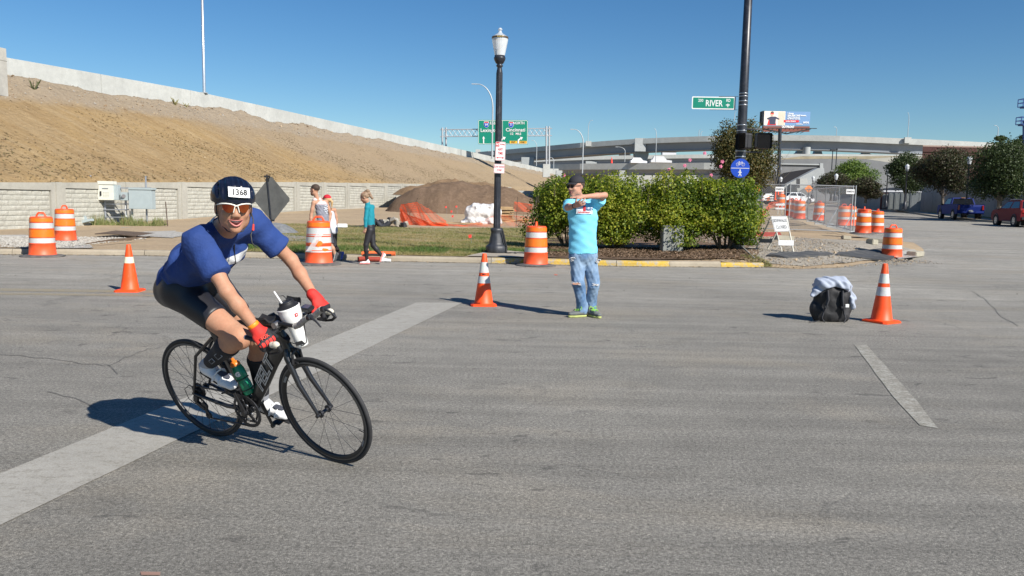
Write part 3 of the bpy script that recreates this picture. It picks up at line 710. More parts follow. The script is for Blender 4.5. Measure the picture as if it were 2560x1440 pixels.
for n in range(-4, 22):
 zt0, zt1 = wtop(wl(n, .0, 0, 0)[1]), wtop(wl(n, 4, 0, 0)[1]); zt = zt0; H = 1.86; SL = (zt1-zt0)/4
 mb = MB(); h0 = zt-H; A = W0
 def lb(x0, x1, y0, y1, z0, z1, mi=0, s=0):
  P = [wl(n, x0, y0, z0), wl(n, x1, y0, z0), wl(n, x1, y1, z0), wl(n, x0, y1, z0), wl(n, x0, y0, z1), wl(n, x1, y0, z1+s), wl(n, x1, y1, z1+s), wl(n, x0, y1, z1)]
  mb.add(P, [[0, 3, 2, 1], [4, 5, 6, 7], [0, 1, 5, 4], [1, 2, 6, 5], [2, 3, 7, 6], [3, 0, 4, 7]], False, mi)
 x0, x1 = .28, 3.97
 lb(x0, x1, .10, .22, h0-.3, zt+SL*x0, s=SL*(x1-x0))
 lb(x0, x1, .02, .0999, zt-.20, zt+SL*x0, s=SL*(x1-x0)); lb(x0, x1, .02, .0999, h0-.3, h0+.17)
 lb(x0, x0+.22, .02, .0999, h0+.1701, zt-.2001); lb(x1-.22, x1, .02, .0999, h0+.1701, zt-.2001)
 pn = mb.build('wall_panel', M_WALLF, wt, world=W0)
 far = MB(); X0, X1 = x0+.235, x1-.235
 for r in range(8):
  z = h0+.18+r*.184; x = X0-rg.uniform(0, .5)
  while x < X1-.06:
   L, me, src = bm_[rg.randrange(10)]; xa = max(x, X0); xb = min(x+L, X1)
   if xb-xa > .08:
    sx_ = (xb-xa-.014)/L
    if -2 <= n <= 4:
     o = bpy.data.objects.new('brick', me); COL.objects.link(o); o.parent = pn
     rotm(o, wl(n, xa, .09, z)-W0, WR @ np.diag([sx_, 1, 1])); nb += 1
    else:
     Vb = np.concatenate(src.v)*[sx_, 1, 1]; far.add(Vb @ WR.T+wl(n, xa, .09, z), src.f, True)
   x += L
 if far.n: far.build('bricks', M_BRICK, pn, world=W0, fixn=False, kind='stuff')
 mb = MB(); lb(-.03, .275, -.03, .22, h0-.3, zt+.015, s=SL*.3); mb.build('wall_post', M_WALLF, wt, world=W0, bevel=.012)
# ------------------------------------------------------------------ the road bicycle
BP = (-1.841, 4.90, -.498, .305, -.051, .98); WB = BP[5]; RW = .336
BM = Rz(BP[2]) @ Rx(BP[3]); BO = np.array([BP[0], BP[1], 0.0])
def bw(q): return BM @ np.asarray(q, float)+BO                    # bike local -> world
_ha = math.radians(73); _ax = nrm([-math.cos(_ha), 0, math.sin(_ha)]); _pv = np.array([WB-.045, 0, RW])
def axrot(k, a):
 k = nrm(k); K = np.array([[0, -k[2], k[1]], [k[2], 0, -k[0]], [-k[1], k[0], 0]]); return np.eye(3)+math.sin(a)*K+(1-math.cos(a))*K@K
SA = axrot(_ax, BP[4])
def st_(q): return (np.asarray(q, float)-_pv) @ SA.T+_pv          # steered front assembly (bike local)
def carbon():
 t = NT('black_carbon_paint'); t.color((.012, .012, .014)); t.set(.32); t.b.inputs['Coat Weight'].default_value = .35; t.b.inputs['Coat Roughness'].default_value = .12
 t.bump(t.noise(400, 2, .5), .05, .001); return t.m
M_CARB = carbon(); M_RUB = mat('tyre_rubber', (.028, .028, .03), .75, var=.2, scale=20, bump=.2, bscale=200, bdist=.001)
M_RIM = mat('black_rim', (.02, .02, .022), .38, var=.1); M_ALU = mat('worn_alloy', (.35, .35, .36), .38, .9, var=.15); M_DKM = mat('dark_metal', (.06, .06, .065), .4, .7, var=.2)
M_BLK = mat('black_plastic', (.018, .018, .02), .5, var=.2); M_WHP = mat('white_plastic', (.74, .74, .72), .38, var=.03); M_GREY = mat('grey_tape', (.36, .34, .31), .75, var=.2, scale=60)
M_LET = mat('silver_lettering', (.55, .56, .57), .4, .3, var=.05); M_SPK = mat('spoke_steel', (.10, .10, .11), .4, .9)
bike = thing('road_bicycle', 'black racing bicycle with clip-on bars, leaning into the turn under the rider in blue', 'bicycle', BO)
bike.matrix_world = Matrix([[BM[i][j] for j in range(3)]+[BO[i]] for i in range(3)]+[[0, 0, 0, 1]])
XZ = np.array([[1, 0, 0], [0, 0, -1], [0, 1, 0]], float)          # lathe z axis -> -y.. wheel plane
def wheel(name, fc, steer, nsp, deep):
 T = (lambda q: st_(q)) if steer else (lambda q: np.asarray(q, float)); RR = (SA if steer else np.eye(3)) @ XZ; c = T(fc)
 w = MB(); w.cyl(c+RR @ np.array([0, 0, -.05]), c+RR @ np.array([0, 0, .05]), .011, n=10); w.cyl(c+RR@np.array([0, 0, .026]), c+RR@np.array([0, 0, .036]), .022, n=16); w.cyl(c+RR@np.array([0, 0, -.026]), c+RR@np.array([0, 0, -.036]), .022, n=16)
 wh = w.build(name, M_DKM, bike)
 a = MB(); a.torus(c, RR, RW-.0125, .0125, 96, 10, 0, 1.0, .95); a.build('tyre', M_RUB, wh)
 a = MB(); ri = RW-.024; pr = [(ri, -.0095), (ri-.012, -.0115), (ri-deep, -.004), (ri-deep, .004), (ri-.012, .0115), (ri, .0095)]
 a.lathe(pr, 96, c, RR, 0); a.build('rim', M_RIM, wh)
 # grey brake tracks
 a = MB()
 for s in (-1, 1): a.lathe([(ri-.001, s*.0101), (ri-.010, s*.0121)], 96, c, RR)
 a.build('brake_track', mat('brake_track', (.11, .11, .11), .4, .5), wh)
 a = MB()
 for i in range(nsp):
  th = 2*PI*i/nsp+.1; s = 1 if i % 2 else -1; off = .0 if nsp < 22 else (.5 if (i//2) % 2 else -.5)
  h = np.array([.021*math.cos(th+off*2.4), .021*math.sin(th+off*2.4), s*.031]); o = np.array([(ri-deep+.003)*math.cos(th), (ri-deep+.003)*math.sin(th), 0])
  a.cyl(c+RR@h, c+RR@o, .0011, n=5, caps=False); a.cyl(c+RR@(o*.955), c+RR@o, .0022, n=5)
 a.build('spokes', M_SPK, wh)
 a = MB()                                                        # wheel decals
 for s in (-1, 1):
  for th in ((2.45, 2.62), (-.62, -.45)) if steer else ():
   tt = np.linspace(th[0], th[1], 6); rr = (ri-.014, ri-deep+.004)
   V = [c+RR@np.array([r*math.cos(q), r*math.sin(q), s*(.0123 if r > ri-.02 else .0062)]) for q in tt for r in rr]
   a.add(V, [[i*2, i*2+1, i*2+3, i*2+2] for i in range(5)])
 if a.n: a.build('rim_decal', mat('grey_decal', (.24, .25, .26), .5), wh, kind='stuff')
 a = MB(); th = -.30; o = np.array([math.cos(th), math.sin(th), 0]); a.cyl(c+RR@(o*(ri-deep)), c+RR@(o*(ri-deep-.035)), .0025, n=6); a.build('valve', M_BLK, wh)
 return wh, c
wh_f, FC = wheel('front_wheel', (WB, 0, RW), True, 18, .030)
wh_r, RC = wheel('rear_wheel', (0, 0, RW), False, 28, .018)
# frame
BBc = np.array([.405, 0, .268]); HT0 = st_([WB-.045-.108, 0, .715]); ST_TOP = np.array([.235, 0, .80])
hd = lambda s: _pv+_ax*s
def hp(s, off=0): return _pv+_ax*s
h_low, h_top = hp(.405), hp(.56)
def aero(mb, P, dep, wid, n=12, hint=(0, 1, 0)):                   # airfoil-like tube: depth in frame plane, width across
 V = []; P = [np.asarray(p, float) for p in P]
 for i, p in enumerate(P):
  d = nrm(P[min(i+1, len(P)-1)]-P[max(i-1, 0)]); y = np.array([0, 1., 0]); x = nrm(np.cross(y, d)); t = np.arange(n)*2*PI/n
  cs, sn = np.cos(t), np.sin(t); V.append(p+(np.sign(cs)*np.abs(cs)**.8*dep[i]/2)[:, None]*x+(np.sign(sn)*np.abs(sn)**.8*wid[i]/2)[:, None]*y)
 k = len(P); mb.add(np.concatenate(V), [[i*n+q, i*n+(q+1) % n, (i+1)*n+(q+1) % n, (i+1)*n+q] for i in range(k-1) for q in range(n)], True)
 mb.add(V[0], [list(range(n))]); mb.add(V[-1], [list(range(n))])
f = MB()
DT0, DT1 = BBc+[.01, 0, .01], np.array([h_low[0]-.018, 0, h_low[2]+.045])
aero(f, [DT0, DT0*.7+DT1*.3, DT0*.35+DT1*.65+np.array([0, 0, .012]), DT1+[-.03, 0, -.01], DT1+[.005, 0, .03]], [.06, .085, .105, .15, .12], [.05, .045, .042, .048, .048])
aero(f, [BBc, BBc*.6+ST_TOP*.4, ST_TOP], [.055, .075, .05], [.05, .034, .03])
aero(f, [ST_TOP+[.01, 0, -.03], (ST_TOP+h_top)/2+[0, 0, -.012], h_top+[-.01, 0, -.035]], [.045, .048, .062], [.036, .036, .042])
aero(f, [h_low+_ax*-.012, hp(.48), h_top+_ax*.012], [.055, .05, .046], [.05, .046, .042])
for s in (-1, 1):
 f.tube([BBc+[-.03, s*.025, 0], BBc+[-.16, s*.045, .01], [.03, s*.062, RW-.008], [-.012, s*.062, RW]], [.016, .013, .010, .009], 8)
 f.tube([ST_TOP+[-.0, s*.01, -.09], [.10, s*.05, RW+.26], [.012, s*.062, RW+.03], [-.004, s*.062, RW]], [.011, .010, .008, .009], 8)
f.cyl(BBc+[0, -.036, 0], BBc+[0, .036, 0], .026, n=16)
frm = f.build('frame', M_CARB, bike)
# lettering on both sides of the down tube
a = MB()
for s in (-1, 1):
 d = nrm(DT1-DT0); up = nrm(np.cross([0, 1., 0], d)); up = up if up[2] > 0 else -up
 ux = d if s < 0 else -d
 c0 = DT0*.50+DT1*.50+np.array([0, s*.0262, .004])
 letter(a, 'FELT', c0, ux, up, .100, sx=1.22, bold=.0045, shear=.38)
a.build('lettering', M_LET, frm)
a = MB()
for s in (-1, 1):
 d = nrm(DT1-DT0); up = nrm(np.cross([0, 1., 0], d)); up = up if up[2] > 0 else -up; ux = d if s < 0 else -d
 c0 = DT0*.50+DT1*.50+np.array([0, s*.0272, .004]); letter(a, 'FELT', c0, ux, up, .100, sx=1.22, bold=-.0018, shear=.38)
a.build('lettering', M_CARB, frm)
# fork
a = MB(); cr = st_(hp(.375))
for s in (-1, 1):
 P = [st_(hp(.385)+np.array([0, s*.012, 0])), st_(hp(.345)+np.array([.004, s*.036, 0])), st_(hp(.18)+np.array([.006, s*.045, 0])), st_(np.array([WB-.003, s*.050, RW+.02])), st_(np.array([WB, s*.050, RW]))]
 a.tube(P, [.020, .019, .015, .010, .009], 10, hint=(0, 1, 0), sq=1.0)
 a.cyl(st_([WB, s*.046, RW]), st_([WB, s*.062, RW]), .011, n=10)
a.cyl(st_(hp(.372)), st_(hp(.405)), .027, .025, 14); a.build('fork', M_CARB, bike)
a = MB(); a.tube([st_(hp(.37)+np.array([.045, -.035, -.055])), st_(hp(.37)+np.array([.05, -.03, .0])), st_(hp(.37)+np.array([.055, 0, .025])), st_(hp(.37)+np.array([.05, .03, .0])), st_(hp(.37)+np.array([.045, .035, -.055]))], .008, 8)
a.cyl(st_(hp(.37)+np.array([.02, 0, .02])), st_(hp(.37)+np.array([.07, 0, .02])), .007); a.box(st_(hp(.37)+np.array([.045, -.018, -.055])), (.04, .01, .012)); a.box(st_(hp(.37)+np.array([.045, .018, -.055])), (.04, .01, .012))
a.build('front_brake', M_DKM, bike)
# saddle and post
a = MB(); aero(a, [ST_TOP+[.0, 0, -.05], ST_TOP+[-.028, 0, .10]], [.036, .030], [.024, .022]); a.build('seat_post', M_CARB, bike)
SAD = np.array([.185, 0, .945])
a = MB(); pts = []
for i, (x, w, z) in enumerate([(-.13, .045, .012), (-.115, .07, .014), (-.07, .072, .008), (-.02, .052, .0), (.05, .028, -.004), (.11, .02, -.006), (.14, .012, -.012)]):
 t = np.arange(12)*2*PI/12; pts.append(np.stack([np.full(12, x), np.cos(t)*w, np.where(np.sin(t) > 0, np.sin(t)*.018, np.sin(t)*.035)+z], 1)+SAD)
a.add(np.concatenate(pts), [[i*12+q, i*12+(q+1) % 12, (i+1)*12+(q+1) % 12, (i+1)*12+q] for i in range(6) for q in range(12)], True); a.add(pts[0], [list(range(12))]); a.add(pts[-1], [list(range(12))])
a.build('saddle', M_BLK, bike)
a = MB()
for s in (-1, 1): a.tube([SAD+[-.09, s*.02, -.02], SAD+[-.05, s*.022, -.045], SAD+[.04, s*.02, -.045], SAD+[.10, s*.012, -.02]], .0035, 6)
a.build('saddle_rails', M_ALU, bike)
# drivetrain (on the rider's right, y < 0)
def disc(mb, c, ro, ri, th, n=48, teeth=0, mi=0):
 pr = [(ri, -th/2), (ro, -th/2), (ro, th/2), (ri, th/2), (ri, -th/2)]
 def wob(V):
  if teeth:
   a_ = np.arctan2(V[:, 1], V[:, 0]); r = np.hypot(V[:, 0], V[:, 1]); k = np.where(r > ro-1e-4, 1+.018*np.sign(np.sin(a_*teeth/1.0+.01)), 1); V = V*np.stack([k, k, np.ones_like(k)], 1)
  return V
 mb.lathe(pr, n, c, XZ, mi, False, wob=wob)
a = MB(); cc = BBc+[0, -.046, 0]; disc(a, cc, .105, .088, .004, 144, 36); disc(a, cc+[0, .008, 0], .078, .066, .004, 104, 26)
for k in range(5):
 th = k*2*PI/5+.45; a.bar(cc+[0, -.003, 0], cc+[.092*math.cos(th), -.003, .092*math.sin(th)], .020, .006, hint=(0, 1, 0))
 e = cc+np.array([.070*math.cos(th), -.007, .070*math.sin(th)]); a.torus(e, XZ, .014, .0035, 14, 6)
a.cyl(cc+[0, -.012, 0], cc+[0, .01, 0], .022, n=18); cw = a.build('chainring', M_DKM, bike)
a = MB()
for k in range(5): th = k*2*PI/5+1.08; a.ball(cc+np.array([.050*math.cos(th), -.010, .050*math.sin(th)]), (.012, .004, .012), 10)
a.build('polished_insert', M_ALU, cw, kind='stuff')
CA = math.radians(103); cl = .170; pr_ = BBc+np.array([cl*math.cos(CA), -.075, cl*math.sin(CA)]); pl_ = BBc+np.array([-cl*math.cos(CA), .075, -cl*math.sin(CA)])
for s, e in ((-1, pr_), (1, pl_)):
 a = MB(); b0 = BBc+[0, s*.066, 0]; aero(a, [b0, (b0+e)/2, e], [.034, .026, .022], [.014, .014, .012]); a.cyl(b0+[0, -.012, 0], b0+[0, .012, 0], .017); a.cyl(e+[0, -.008, 0], e+[0, .008, 0], .013); a.build('crank_arm', M_CARB, bike)
 a = MB(); a.cyl(e, e+[0, s*.06, 0], .008, n=8); a.box(e+np.array([.0, s*.04, .0]), (.060, .040, .010), R=Ry(-.35 if s < 0 else .1)); a.build('pedal', M_BLK, bike, bevel=.003)
a = MB()
for i in range(8): disc(a, np.array([0, -.022-.0035*i, RW]), .052-.0035*i, .012, .0018, 36, 0)
a.build('cassette', M_DKM, bike)
a = MB(); U = RC+[.0, -.052, -.02]; a.bar(U, U+[-.02, 0, -.045], .02, .03); a.bar(U+[-.02, 0, -.045], U+[.045, 0, -.085], .018, .022); a.cyl(U+[.045, -.006, -.065], U+[.045, .006, -.065], .024, n=14); a.cyl(U+[.06, -.006, -.13], U+[.06, .006, -.13], .022, n=14); a.bar(U+[.045, 0, -.065], U+[.06, 0, -.13], .012, .02)
a.build('rear_derailleur', M_BLK, bike)
a = MB(); ch = [RC+[.0, -.040, .042], BBc+[0, -.046, .104]]; th = np.linspace(PI/2, -PI/2, 12); ch += [BBc+np.array([.104*math.cos(q), -.046, .104*math.sin(q)]) for q in th[1:]]; ch += [U+[.07, .006, -.150], U+[.04, .006, -.12], U+[.066, .006, -.065], U+[.035, .008, -.035], RC+[-.035, -.040, -.02], RC+[-.03, -.040, .03]]
for p, q in zip(ch, ch[1:]+ch[:1]): a.bar(p, q, .006, .0085)
a.build('chain', M_DKM, bike)
a = MB(); q = RC+np.array([0, -.06, 0]); a.tube([RC+[.06, -.06, .02], RC+[-.02, -.065, .055], RC+[-.075, -.065, .02], RC+[-.07, -.06, -.05], U+[-.02, -.01, -.055]], .0025, 6)
a.tube([BBc+[.1, -.01, .06], BBc+[.05, -.02, -.02], RC+[.2, -.05, -.01]], .0022, 5)
for s in (-1, 1): a.tube([st_([.93, s*.2, .86]), st_([.87, s*.16, .83]), st_([.80, s*.03, .85]), h_top+[-.03, s*.01, -.02]], .0028, 6)
a.tube([st_([.86, .03, .90]), st_([.80, .04, 1.0]), st_([.87, .02, 1.02]), st_([.93, .03, .94])], .0022, 6)
a.tube([st_([1.07, -.06, .92]), st_([1.04, -.05, .80]), st_([.98, -.03, .76]), st_(hp(.43)+np.array([.04, 0, 0])), st_(hp(.38)+np.array([.05, 0, .01]))], .0026, 6)
a.build('cables', M_BLK, bike, kind='stuff')
# cockpit: stem, base bar, brake levers, extensions, rests
HB = np.array([.862, 0, .862]); CP = []
a = MB(); a.cyl(st_(hp(.56)), st_(hp(.60)), .019, n=14); a.tube([st_(hp(.585)), st_(HB)], [.020, .018], 12); a.cyl(st_(HB+[0, -.03, 0]), st_(HB+[0, .03, 0]), .024, n=14); a.build('stem', M_BLK, bike)
a = MB(); P = [HB+[.115, -.205, -.012], HB+[.04, -.205, -.024], HB+[.005, -.195, -.020], HB+[0, -.16, -.012], HB+[0, 0, 0], HB+[0, .16, -.012], HB+[.005, .195, -.020], HB+[.04, .205, -.024], HB+[.115, .205, -.012]]
a.tube([st_(p) for p in P], [.013, .013, .0135, .014, .0145, .014, .0135, .013, .013], 10, hint=(0, 0, 1)); a.build('base_bar', M_CARB, bike)
# loose bar end poking out behind the right glove
a = MB(); a.tube([st_(HB+[-.01, -.19, -.016]), st_(HB+[-.10, -.195, -.0])], .0125, 10); bs = a.build('bar_stub', M_BLK, bike)
a = MB(); a.ball(st_(HB+[-.104, -.195, .0]), (.008, .014, .014), 12); a.build('bar_plug', M_WHP, bs)
for s in (-1, 1):
 a = MB(); e = HB+[.128, s*.205, -.008]; a.ball(st_(e), (.024, .017, .019), 14); a.tube([st_(e), st_(e+[-.03, 0, -.004])], .017, 12); hd_ = a.build('lever_hood', mat('cream_plastic', (.62, .58, .47), .45, var=.06), bike)
 a = MB(); a.tube([st_(e+[.015, 0, -.006]), st_(e+[.028, 0, -.03]), st_(e+[-.0, 0, -.05]), st_(e+[-.06, 0, -.062])], [.010, .010, .008, .006], 8); a.build('brake_lever', M_BLK, bike)
EXT = []
for s in (-1, 1):
 P = [HB+[-.055, s*.062, .022], HB+[.05, s*.060, .032], HB+[.13, s*.056, .028], HB+[.165, s*.055, .040], HB+[.205, s*.054, .070], HB+[.238, s*.053, .088]]
 a = MB(); a.tube([st_(p) for p in P[:3]], .0115, 10); e_ = a.build('aero_extension', M_CARB, bike)
 a = MB(); V = []; rr = []
 Q = np.array([st_(p) for p in P[2:]]); L = np.linspace(0, 1, 22)
 tt = np.linspace(0, 1, len(Q))
 for k_, q in enumerate(L): V.append([np.interp(q, tt, Q[:, i]) for i in range(3)]); rr.append(.0155+.0022*(k_ % 3 == 0))
 a.tube(V, rr, 10); a.build('bar_tape', M_GREY, e_)
 a = MB(); a.cyl(st_(P[-1]), st_(P[-1]+np.array([.022, 0, .006])), .0165, n=12); a.tube([st_(P[-1]+np.array([.02, 0, .004])), st_(P[-1]+np.array([.055, s*.003, -.012])), st_(P[-1]+np.array([.085, s*.006, -.04]))], [.007, .0055, .0045], 8); a.build('shift_lever', M_DKM, e_)
 a = MB(); a.cyl(st_(HB+[-.0, s*.062, -.016]), st_(HB+[-.0, s*.062, .04]), .011, n=10); a.cyl(st_(HB+[0, s*.05, .024]), st_(HB+[0, s*.085, .024]), .020, n=14); a.build('extension_clamp', M_ALU if s < 0 else M_BLK, bike)
 a = MB(); c = HB+[-.045, s*.105, .055]; R_ = SA @ Rx(s*.3)
 V = []; n_ = 9
 for i in range(n_):
  for j in range(7):
   x = -.055+.11*i/(n_-1); y = -.042+.084*j/6; rr_ = (x/.055)**4+(y/.042)**4; z = .0+.026*(abs(y)/.042)**2+.010*(x/.055)**2; V.append((x*(1-.08*(abs(y)/.042)**4), y*(1-.12*(abs(x)/.055)**4), z))
 V = np.array(V); T_ = st_(c); F1 = [[i*7+j, i*7+j+1, (i+1)*7+j+1, (i+1)*7+j] for i in range(n_-1) for j in range(6)]
 a.add(V@R_.T+T_, F1, True); a.add((V-[0, 0, .012])@R_.T+T_, [q[::-1] for q in F1], True)
 rim_ = [i for i in range(0, n_*7, 7)]+[(n_-1)*7+j for j in range(1, 7)]+[i*7+6 for i in range(n_-2, -1, -1)]+[j for j in range(5, 0, -1)]
 nn_ = len(rim_); W_ = np.concatenate([V[rim_], V[rim_]-[0, 0, .012]])@R_.T+T_; a.add(W_, [[i, (i+1) % nn_, nn_+(i+1) % nn_, nn_+i] for i in range(nn_)], True)
 a.build('arm_rest', M_BLK, bike)
a = MB(); c = st_(HB+[.10, .075, .068]); a.box(c, (.075, .05, .022), R=SA@Rx(.1)); cp_ = a.build('bike_computer', M_BLK, bike, bevel=.005)
a = MB(); a.box(c+np.array([0, 0, .0125]), (.05, .036, .002), R=SA@Rx(.1)); a.build('screen', mat('lcd_glass', (.03, .05, .10), .15), cp_)
# green bottle in its cage
s0 = BBc*.80+ST_TOP*.20; s1 = BBc*.42+ST_TOP*.58
def cageax(q): return s0+(s1-s0)*q
GB = thing('water_bottle', 'green squeeze bottle with an orange top held in the frame cage of the racing bicycle', 'bottle', bw(cageax(0)))
gd = nrm(BM@(s1-s0)); gx, gy, gz = frame(gd); GRt = np.stack([gx, gy, gz], 1); goff = BM@np.array([.062, -.012, .0])
GL = .205
pr = [(0, 0), (.030, 0), (.0335, .006), (.034, .07), (.031, .085), (.031, .10), (.036, .112), (.036, .155), (.030, .178), (.028, .185)]
def gt(n_): t = NT(n_); t.color((.012, .23, .115)); t.set(.25); t.b.inputs['Subsurface Weight'].default_value = .15; t.b.inputs['Transmission Weight'].default_value = .0; return t.m
a = MB(); a.lathe(pr, 24, goff, GRt); a.build('bottle_body', gt('green_translucent_plastic'), GB)
a = MB(); a.lathe([(.029, .184), (.029, .198), (.018, .212), (.010, .214), (.009, .232), (0, .234)], 20, goff, GRt); a.build('bottle_cap', mat('orange_cap', (.80, .20, .02), .4), GB)
a = MB()
V, F = text_mesh('G', .036, 1.0, .003); n_ = nrm(BM@np.array([.55, -.84, 0])); n_ = nrm(n_-gz*np.dot(n_, gz)); ux_ = np.cross(gz, n_)
a.add(goff+gz*.135+n_*.0375+V[:, :1]*ux_+V[:, 1:2]*gz, F); a.build('lettering', M_WHP, GB)
a = MB()
for z in (.03, .10):
 a.torus(cageax(0)+np.array([.062, -.012, 0])+nrm(s1-s0)*z, np.stack(frame(s1-s0), 1), .0365, .0028, 24, 6)
a.tube([cageax(0)+[.03, -.02, -.01], cageax(0)+[.062, -.012, 0]-nrm(s1-s0)*.008, cageax(0)+[.10, -.01, .02]], .003, 6); a.build('bottle_cage', M_BLK, bike)
# white tumbler between the extensions
TB0 = st_([.945, 0, .742]); TB1 = st_([.905, 0, .985]); TBw = bw(TB0); td = nrm(bw(TB1)-TBw); TR = np.stack(frame(td), 1)
TB = thing('drink_bottle', 'white aero drink bottle with black lid and straw, held between the grey taped bars', 'bottle', TBw)
a = MB(); a.lathe([(0, 0), (.030, .0), (.0335, .004), (.036, .08), (.040, .125), (.056, .165), (.060, .20), (.0605, .218), (.062, .222), (.062, .228), (.055, .229)], 28, (0, 0, 0), TR); a.build('bottle_body', mat('glossy_white_plastic', (.80, .80, .78), .22, var=.02), TB)
a = MB(); a.lathe([(.0585, .229), (.054, .236), (.044, .238), (.040, .252), (.034, .257), (.018, .257), (.0, .257)], 24, (0, 0, 0), TR); a.torus(TR@np.array([0, 0, .256]), TR, .034, .006, 24, 6); a.build('lid', M_BLK, TB)
a = MB(); q = TR@np.array([.0, 0, .25])+BM@np.array([-.022, -.012, 0]); a.tube([q, q+BM@np.array([-.030, -.006, .07])], .0055, 8); a.build('straw', M_WHP, TB)
cn = nrm(-(TBw+np.array([0, 0, .15])-CAM)); cn = nrm(cn-td*np.dot(cn, td)); ux_ = np.cross(td, cn)
def onb(z, r, ang): n2 = axrot(td, ang)@cn; return td*z+n2*r, n2
a = MB(); p, n2 = onb(.185, .0605, .45); u2 = np.cross(td, n2); a.box(p, (.017, .018, .002), R=np.stack([u2, td, n2], 1)); a.build('red_label', mat('red_label', (.60, .02, .03), .4), TB)
a = MB(); V, F = text_mesh('A', .012, 1, .0006); a.add(p+n2*.002+V[:, :1]*u2+V[:, 1:2]*td, F); a.build('lettering', M_WHP, TB)
a = MB(); p, n2 = onb(.028, .0352, -.25); u2 = np.cross(td, n2); a.prism([(-.024, -.010), (.026, -.012), (.014, .010), (-.024, .010)], p, u2, td, n2, -.001, .0006); a.build('black_label', M_BLK, TB)
a = MB(); letter(a, 'HYDRA', p+n2*.0012, u2, td, .011, 1.0, .0004); a.build('lettering', M_WHP, TB) if False else None
# ------------------------------------------------------------------ people: shared builders
def skin(name, col, red=.5):
 t = NT(name); a = t.noise(9, 4, .6); b = t.noise(60, 3, .6); c = t.mix(t.ramp(a, [(.35, 0.0), (.7, red)]), col, (col[0]*1.02, col[1]*.80, col[2]*.74))
 c = t.mix(1.0, c, t.ramp(b, [(.3, .93), (.7, 1.06)]), 'MULTIPLY'); t.color(c); t.set(.58); t.b.inputs['Specular IOR Level'].default_value = .3; t.b.inputs['Subsurface Weight'].default_value = .08; t.b.inputs['Subsurface Radius'].default_value = (.012, .005, .003)
 t.bump(b, .12, .002); return t.m
def cloth(name, col, bump=.3, rough=.85, var=.06, scale=9, bscale=60): return mat(name, col, rough, var=var, scale=scale, bump=bump, bscale=bscale, bdist=.004)
def headprims(c, F, U, s=1.0, mouth=.0, jaw=1.0, nose=1.0):
 F = nrm(F); U = nrm(np.asarray(U)-F*np.dot(U, F)); L = np.cross(U, F)     # L = the person's own left
 A = np.stack([L, F, U], 1)
 def q(l, f, u): return c+A@np.array([l, f, u])*s
 e = lambda l, f, u, r, k=.02: ell(q(l, f, u), np.array(r)*s, A, k*s)
 P = [e(0, -.012, .040, (.077, .097, .085)), e(0, .022, -.020, (.064, .074, .085), .03), e(0, .030, -.072, (.047*jaw, .056, .045), .03), e(0, .073, -.103, (.023*jaw, .020, .019), .025)]
 for sd in (-1, 1):
  P += [e(sd*.046*jaw, .010, -.060, (.017, .035, .032), .03), e(sd*.038, .070, -.028, (.021, .020, .020), .02), e(sd*.079, -.010, -.012, (.008, .019, .032), .008)]
  P += [cap(q(sd*.010, .094, .026), q(sd*.045, .078, .030), .009*s, .006*s, .012*s)]
  P += [e(sd*.013, .103, -.036, (.010, .010, .009), .008)]
 P += [cap(q(0, .090, .020), q(0, .113*nose, -.030), .0075*s, .0105*s, .014*s), e(0, .086, -.060, (.024, .012, .014), .014)]
 for sd in (-1, 1): P.append(sub(e(sd*.032, .098, .008, (.020, .016, .013)), .012*s))
 if mouth > 0: P.append(sub(e(0, .100, -.066, (.024*mouth+.006, .018, .012*mouth)), .006*s))
 return P, q, A
def handprims(w, d, pn, th, s=1.0, curl=(.3, .4, .4), spread=.10, thumb=(.9, .2), k=.006, r=1.0, fl=1.0):
 """w wrist, d finger direction, pn palm normal (the side the fingers curl towards), th thumb side"""
 d = nrm(d); pn = nrm(np.asarray(pn)-d*np.dot(pn, d)); t = nrm(np.cross(d, pn)); t = t if np.dot(t, th) > 0 else -t
 P = [cap(w, w+d*.025*s, .024*s*r, .026*s*r, .02*s), cap(w+d*.025*s, w+d*.075*s, .0145*s*r, .0145*s*r, .015*s, sq=t, s=2.6)]
 for i, (o, L, bl) in enumerate([(.030, .074, .082), (.010, .084, .088), (-.010, .078, .085), (-.029, .062, .077)]):
  p = w+t*o*s+d*bl*s; dd = nrm(d+t*(o/.03)*spread); ax_ = np.cross(dd, pn); seg_ = [L*.45, L*.31, L*.24]; a_ = 0; p0 = p-dd*.02*s
  P.append(cap(p0, p, .0105*s*r, .0100*s*r, k*s))
  for j, sg in enumerate(seg_):
   a_ += curl[j]*(1+.08*i); v = dd*math.cos(a_)+pn*math.sin(a_); q = p+v*sg*s*fl
   P.append(cap(p, q, (.0098-.0009*j)*s*r, (.0090-.0010*j)*s*r, .004*s)); p = q
 tp = w+t*.024*s+d*.030*s+pn*.004*s; v1 = nrm(t*math.sin(thumb[0])+d*math.cos(thumb[0])+pn*thumb[1]); q1 = tp+v1*.042*s; v2 = nrm(v1+d*.5+pn*thumb[1]); q2 = q1+v2*.030*s
 P += [cap(w+t*.012*s+d*.02*s, tp, .015*s*r, .0145*s*r, .012*s), cap(tp, q1, .0135*s*r, .0108*s*r, .008*s), cap(q1, q2, .0105*s*r, .009*s*r, .004*s)]
 return P
def armprims(sh, el, wr, s=1.0, k=.02): 
 m_ = el*.62+wr*.38
 return [cap(sh, el, .047*s, .037*s, k), cap(el, m_, .037*s, .0375*s, k), cap(m_, wr, .0375*s, .025*s, k), ell(sh*.45+el*.55, np.array([.046, .046, .075])*s, np.stack(frame(el-sh), 1), k)]
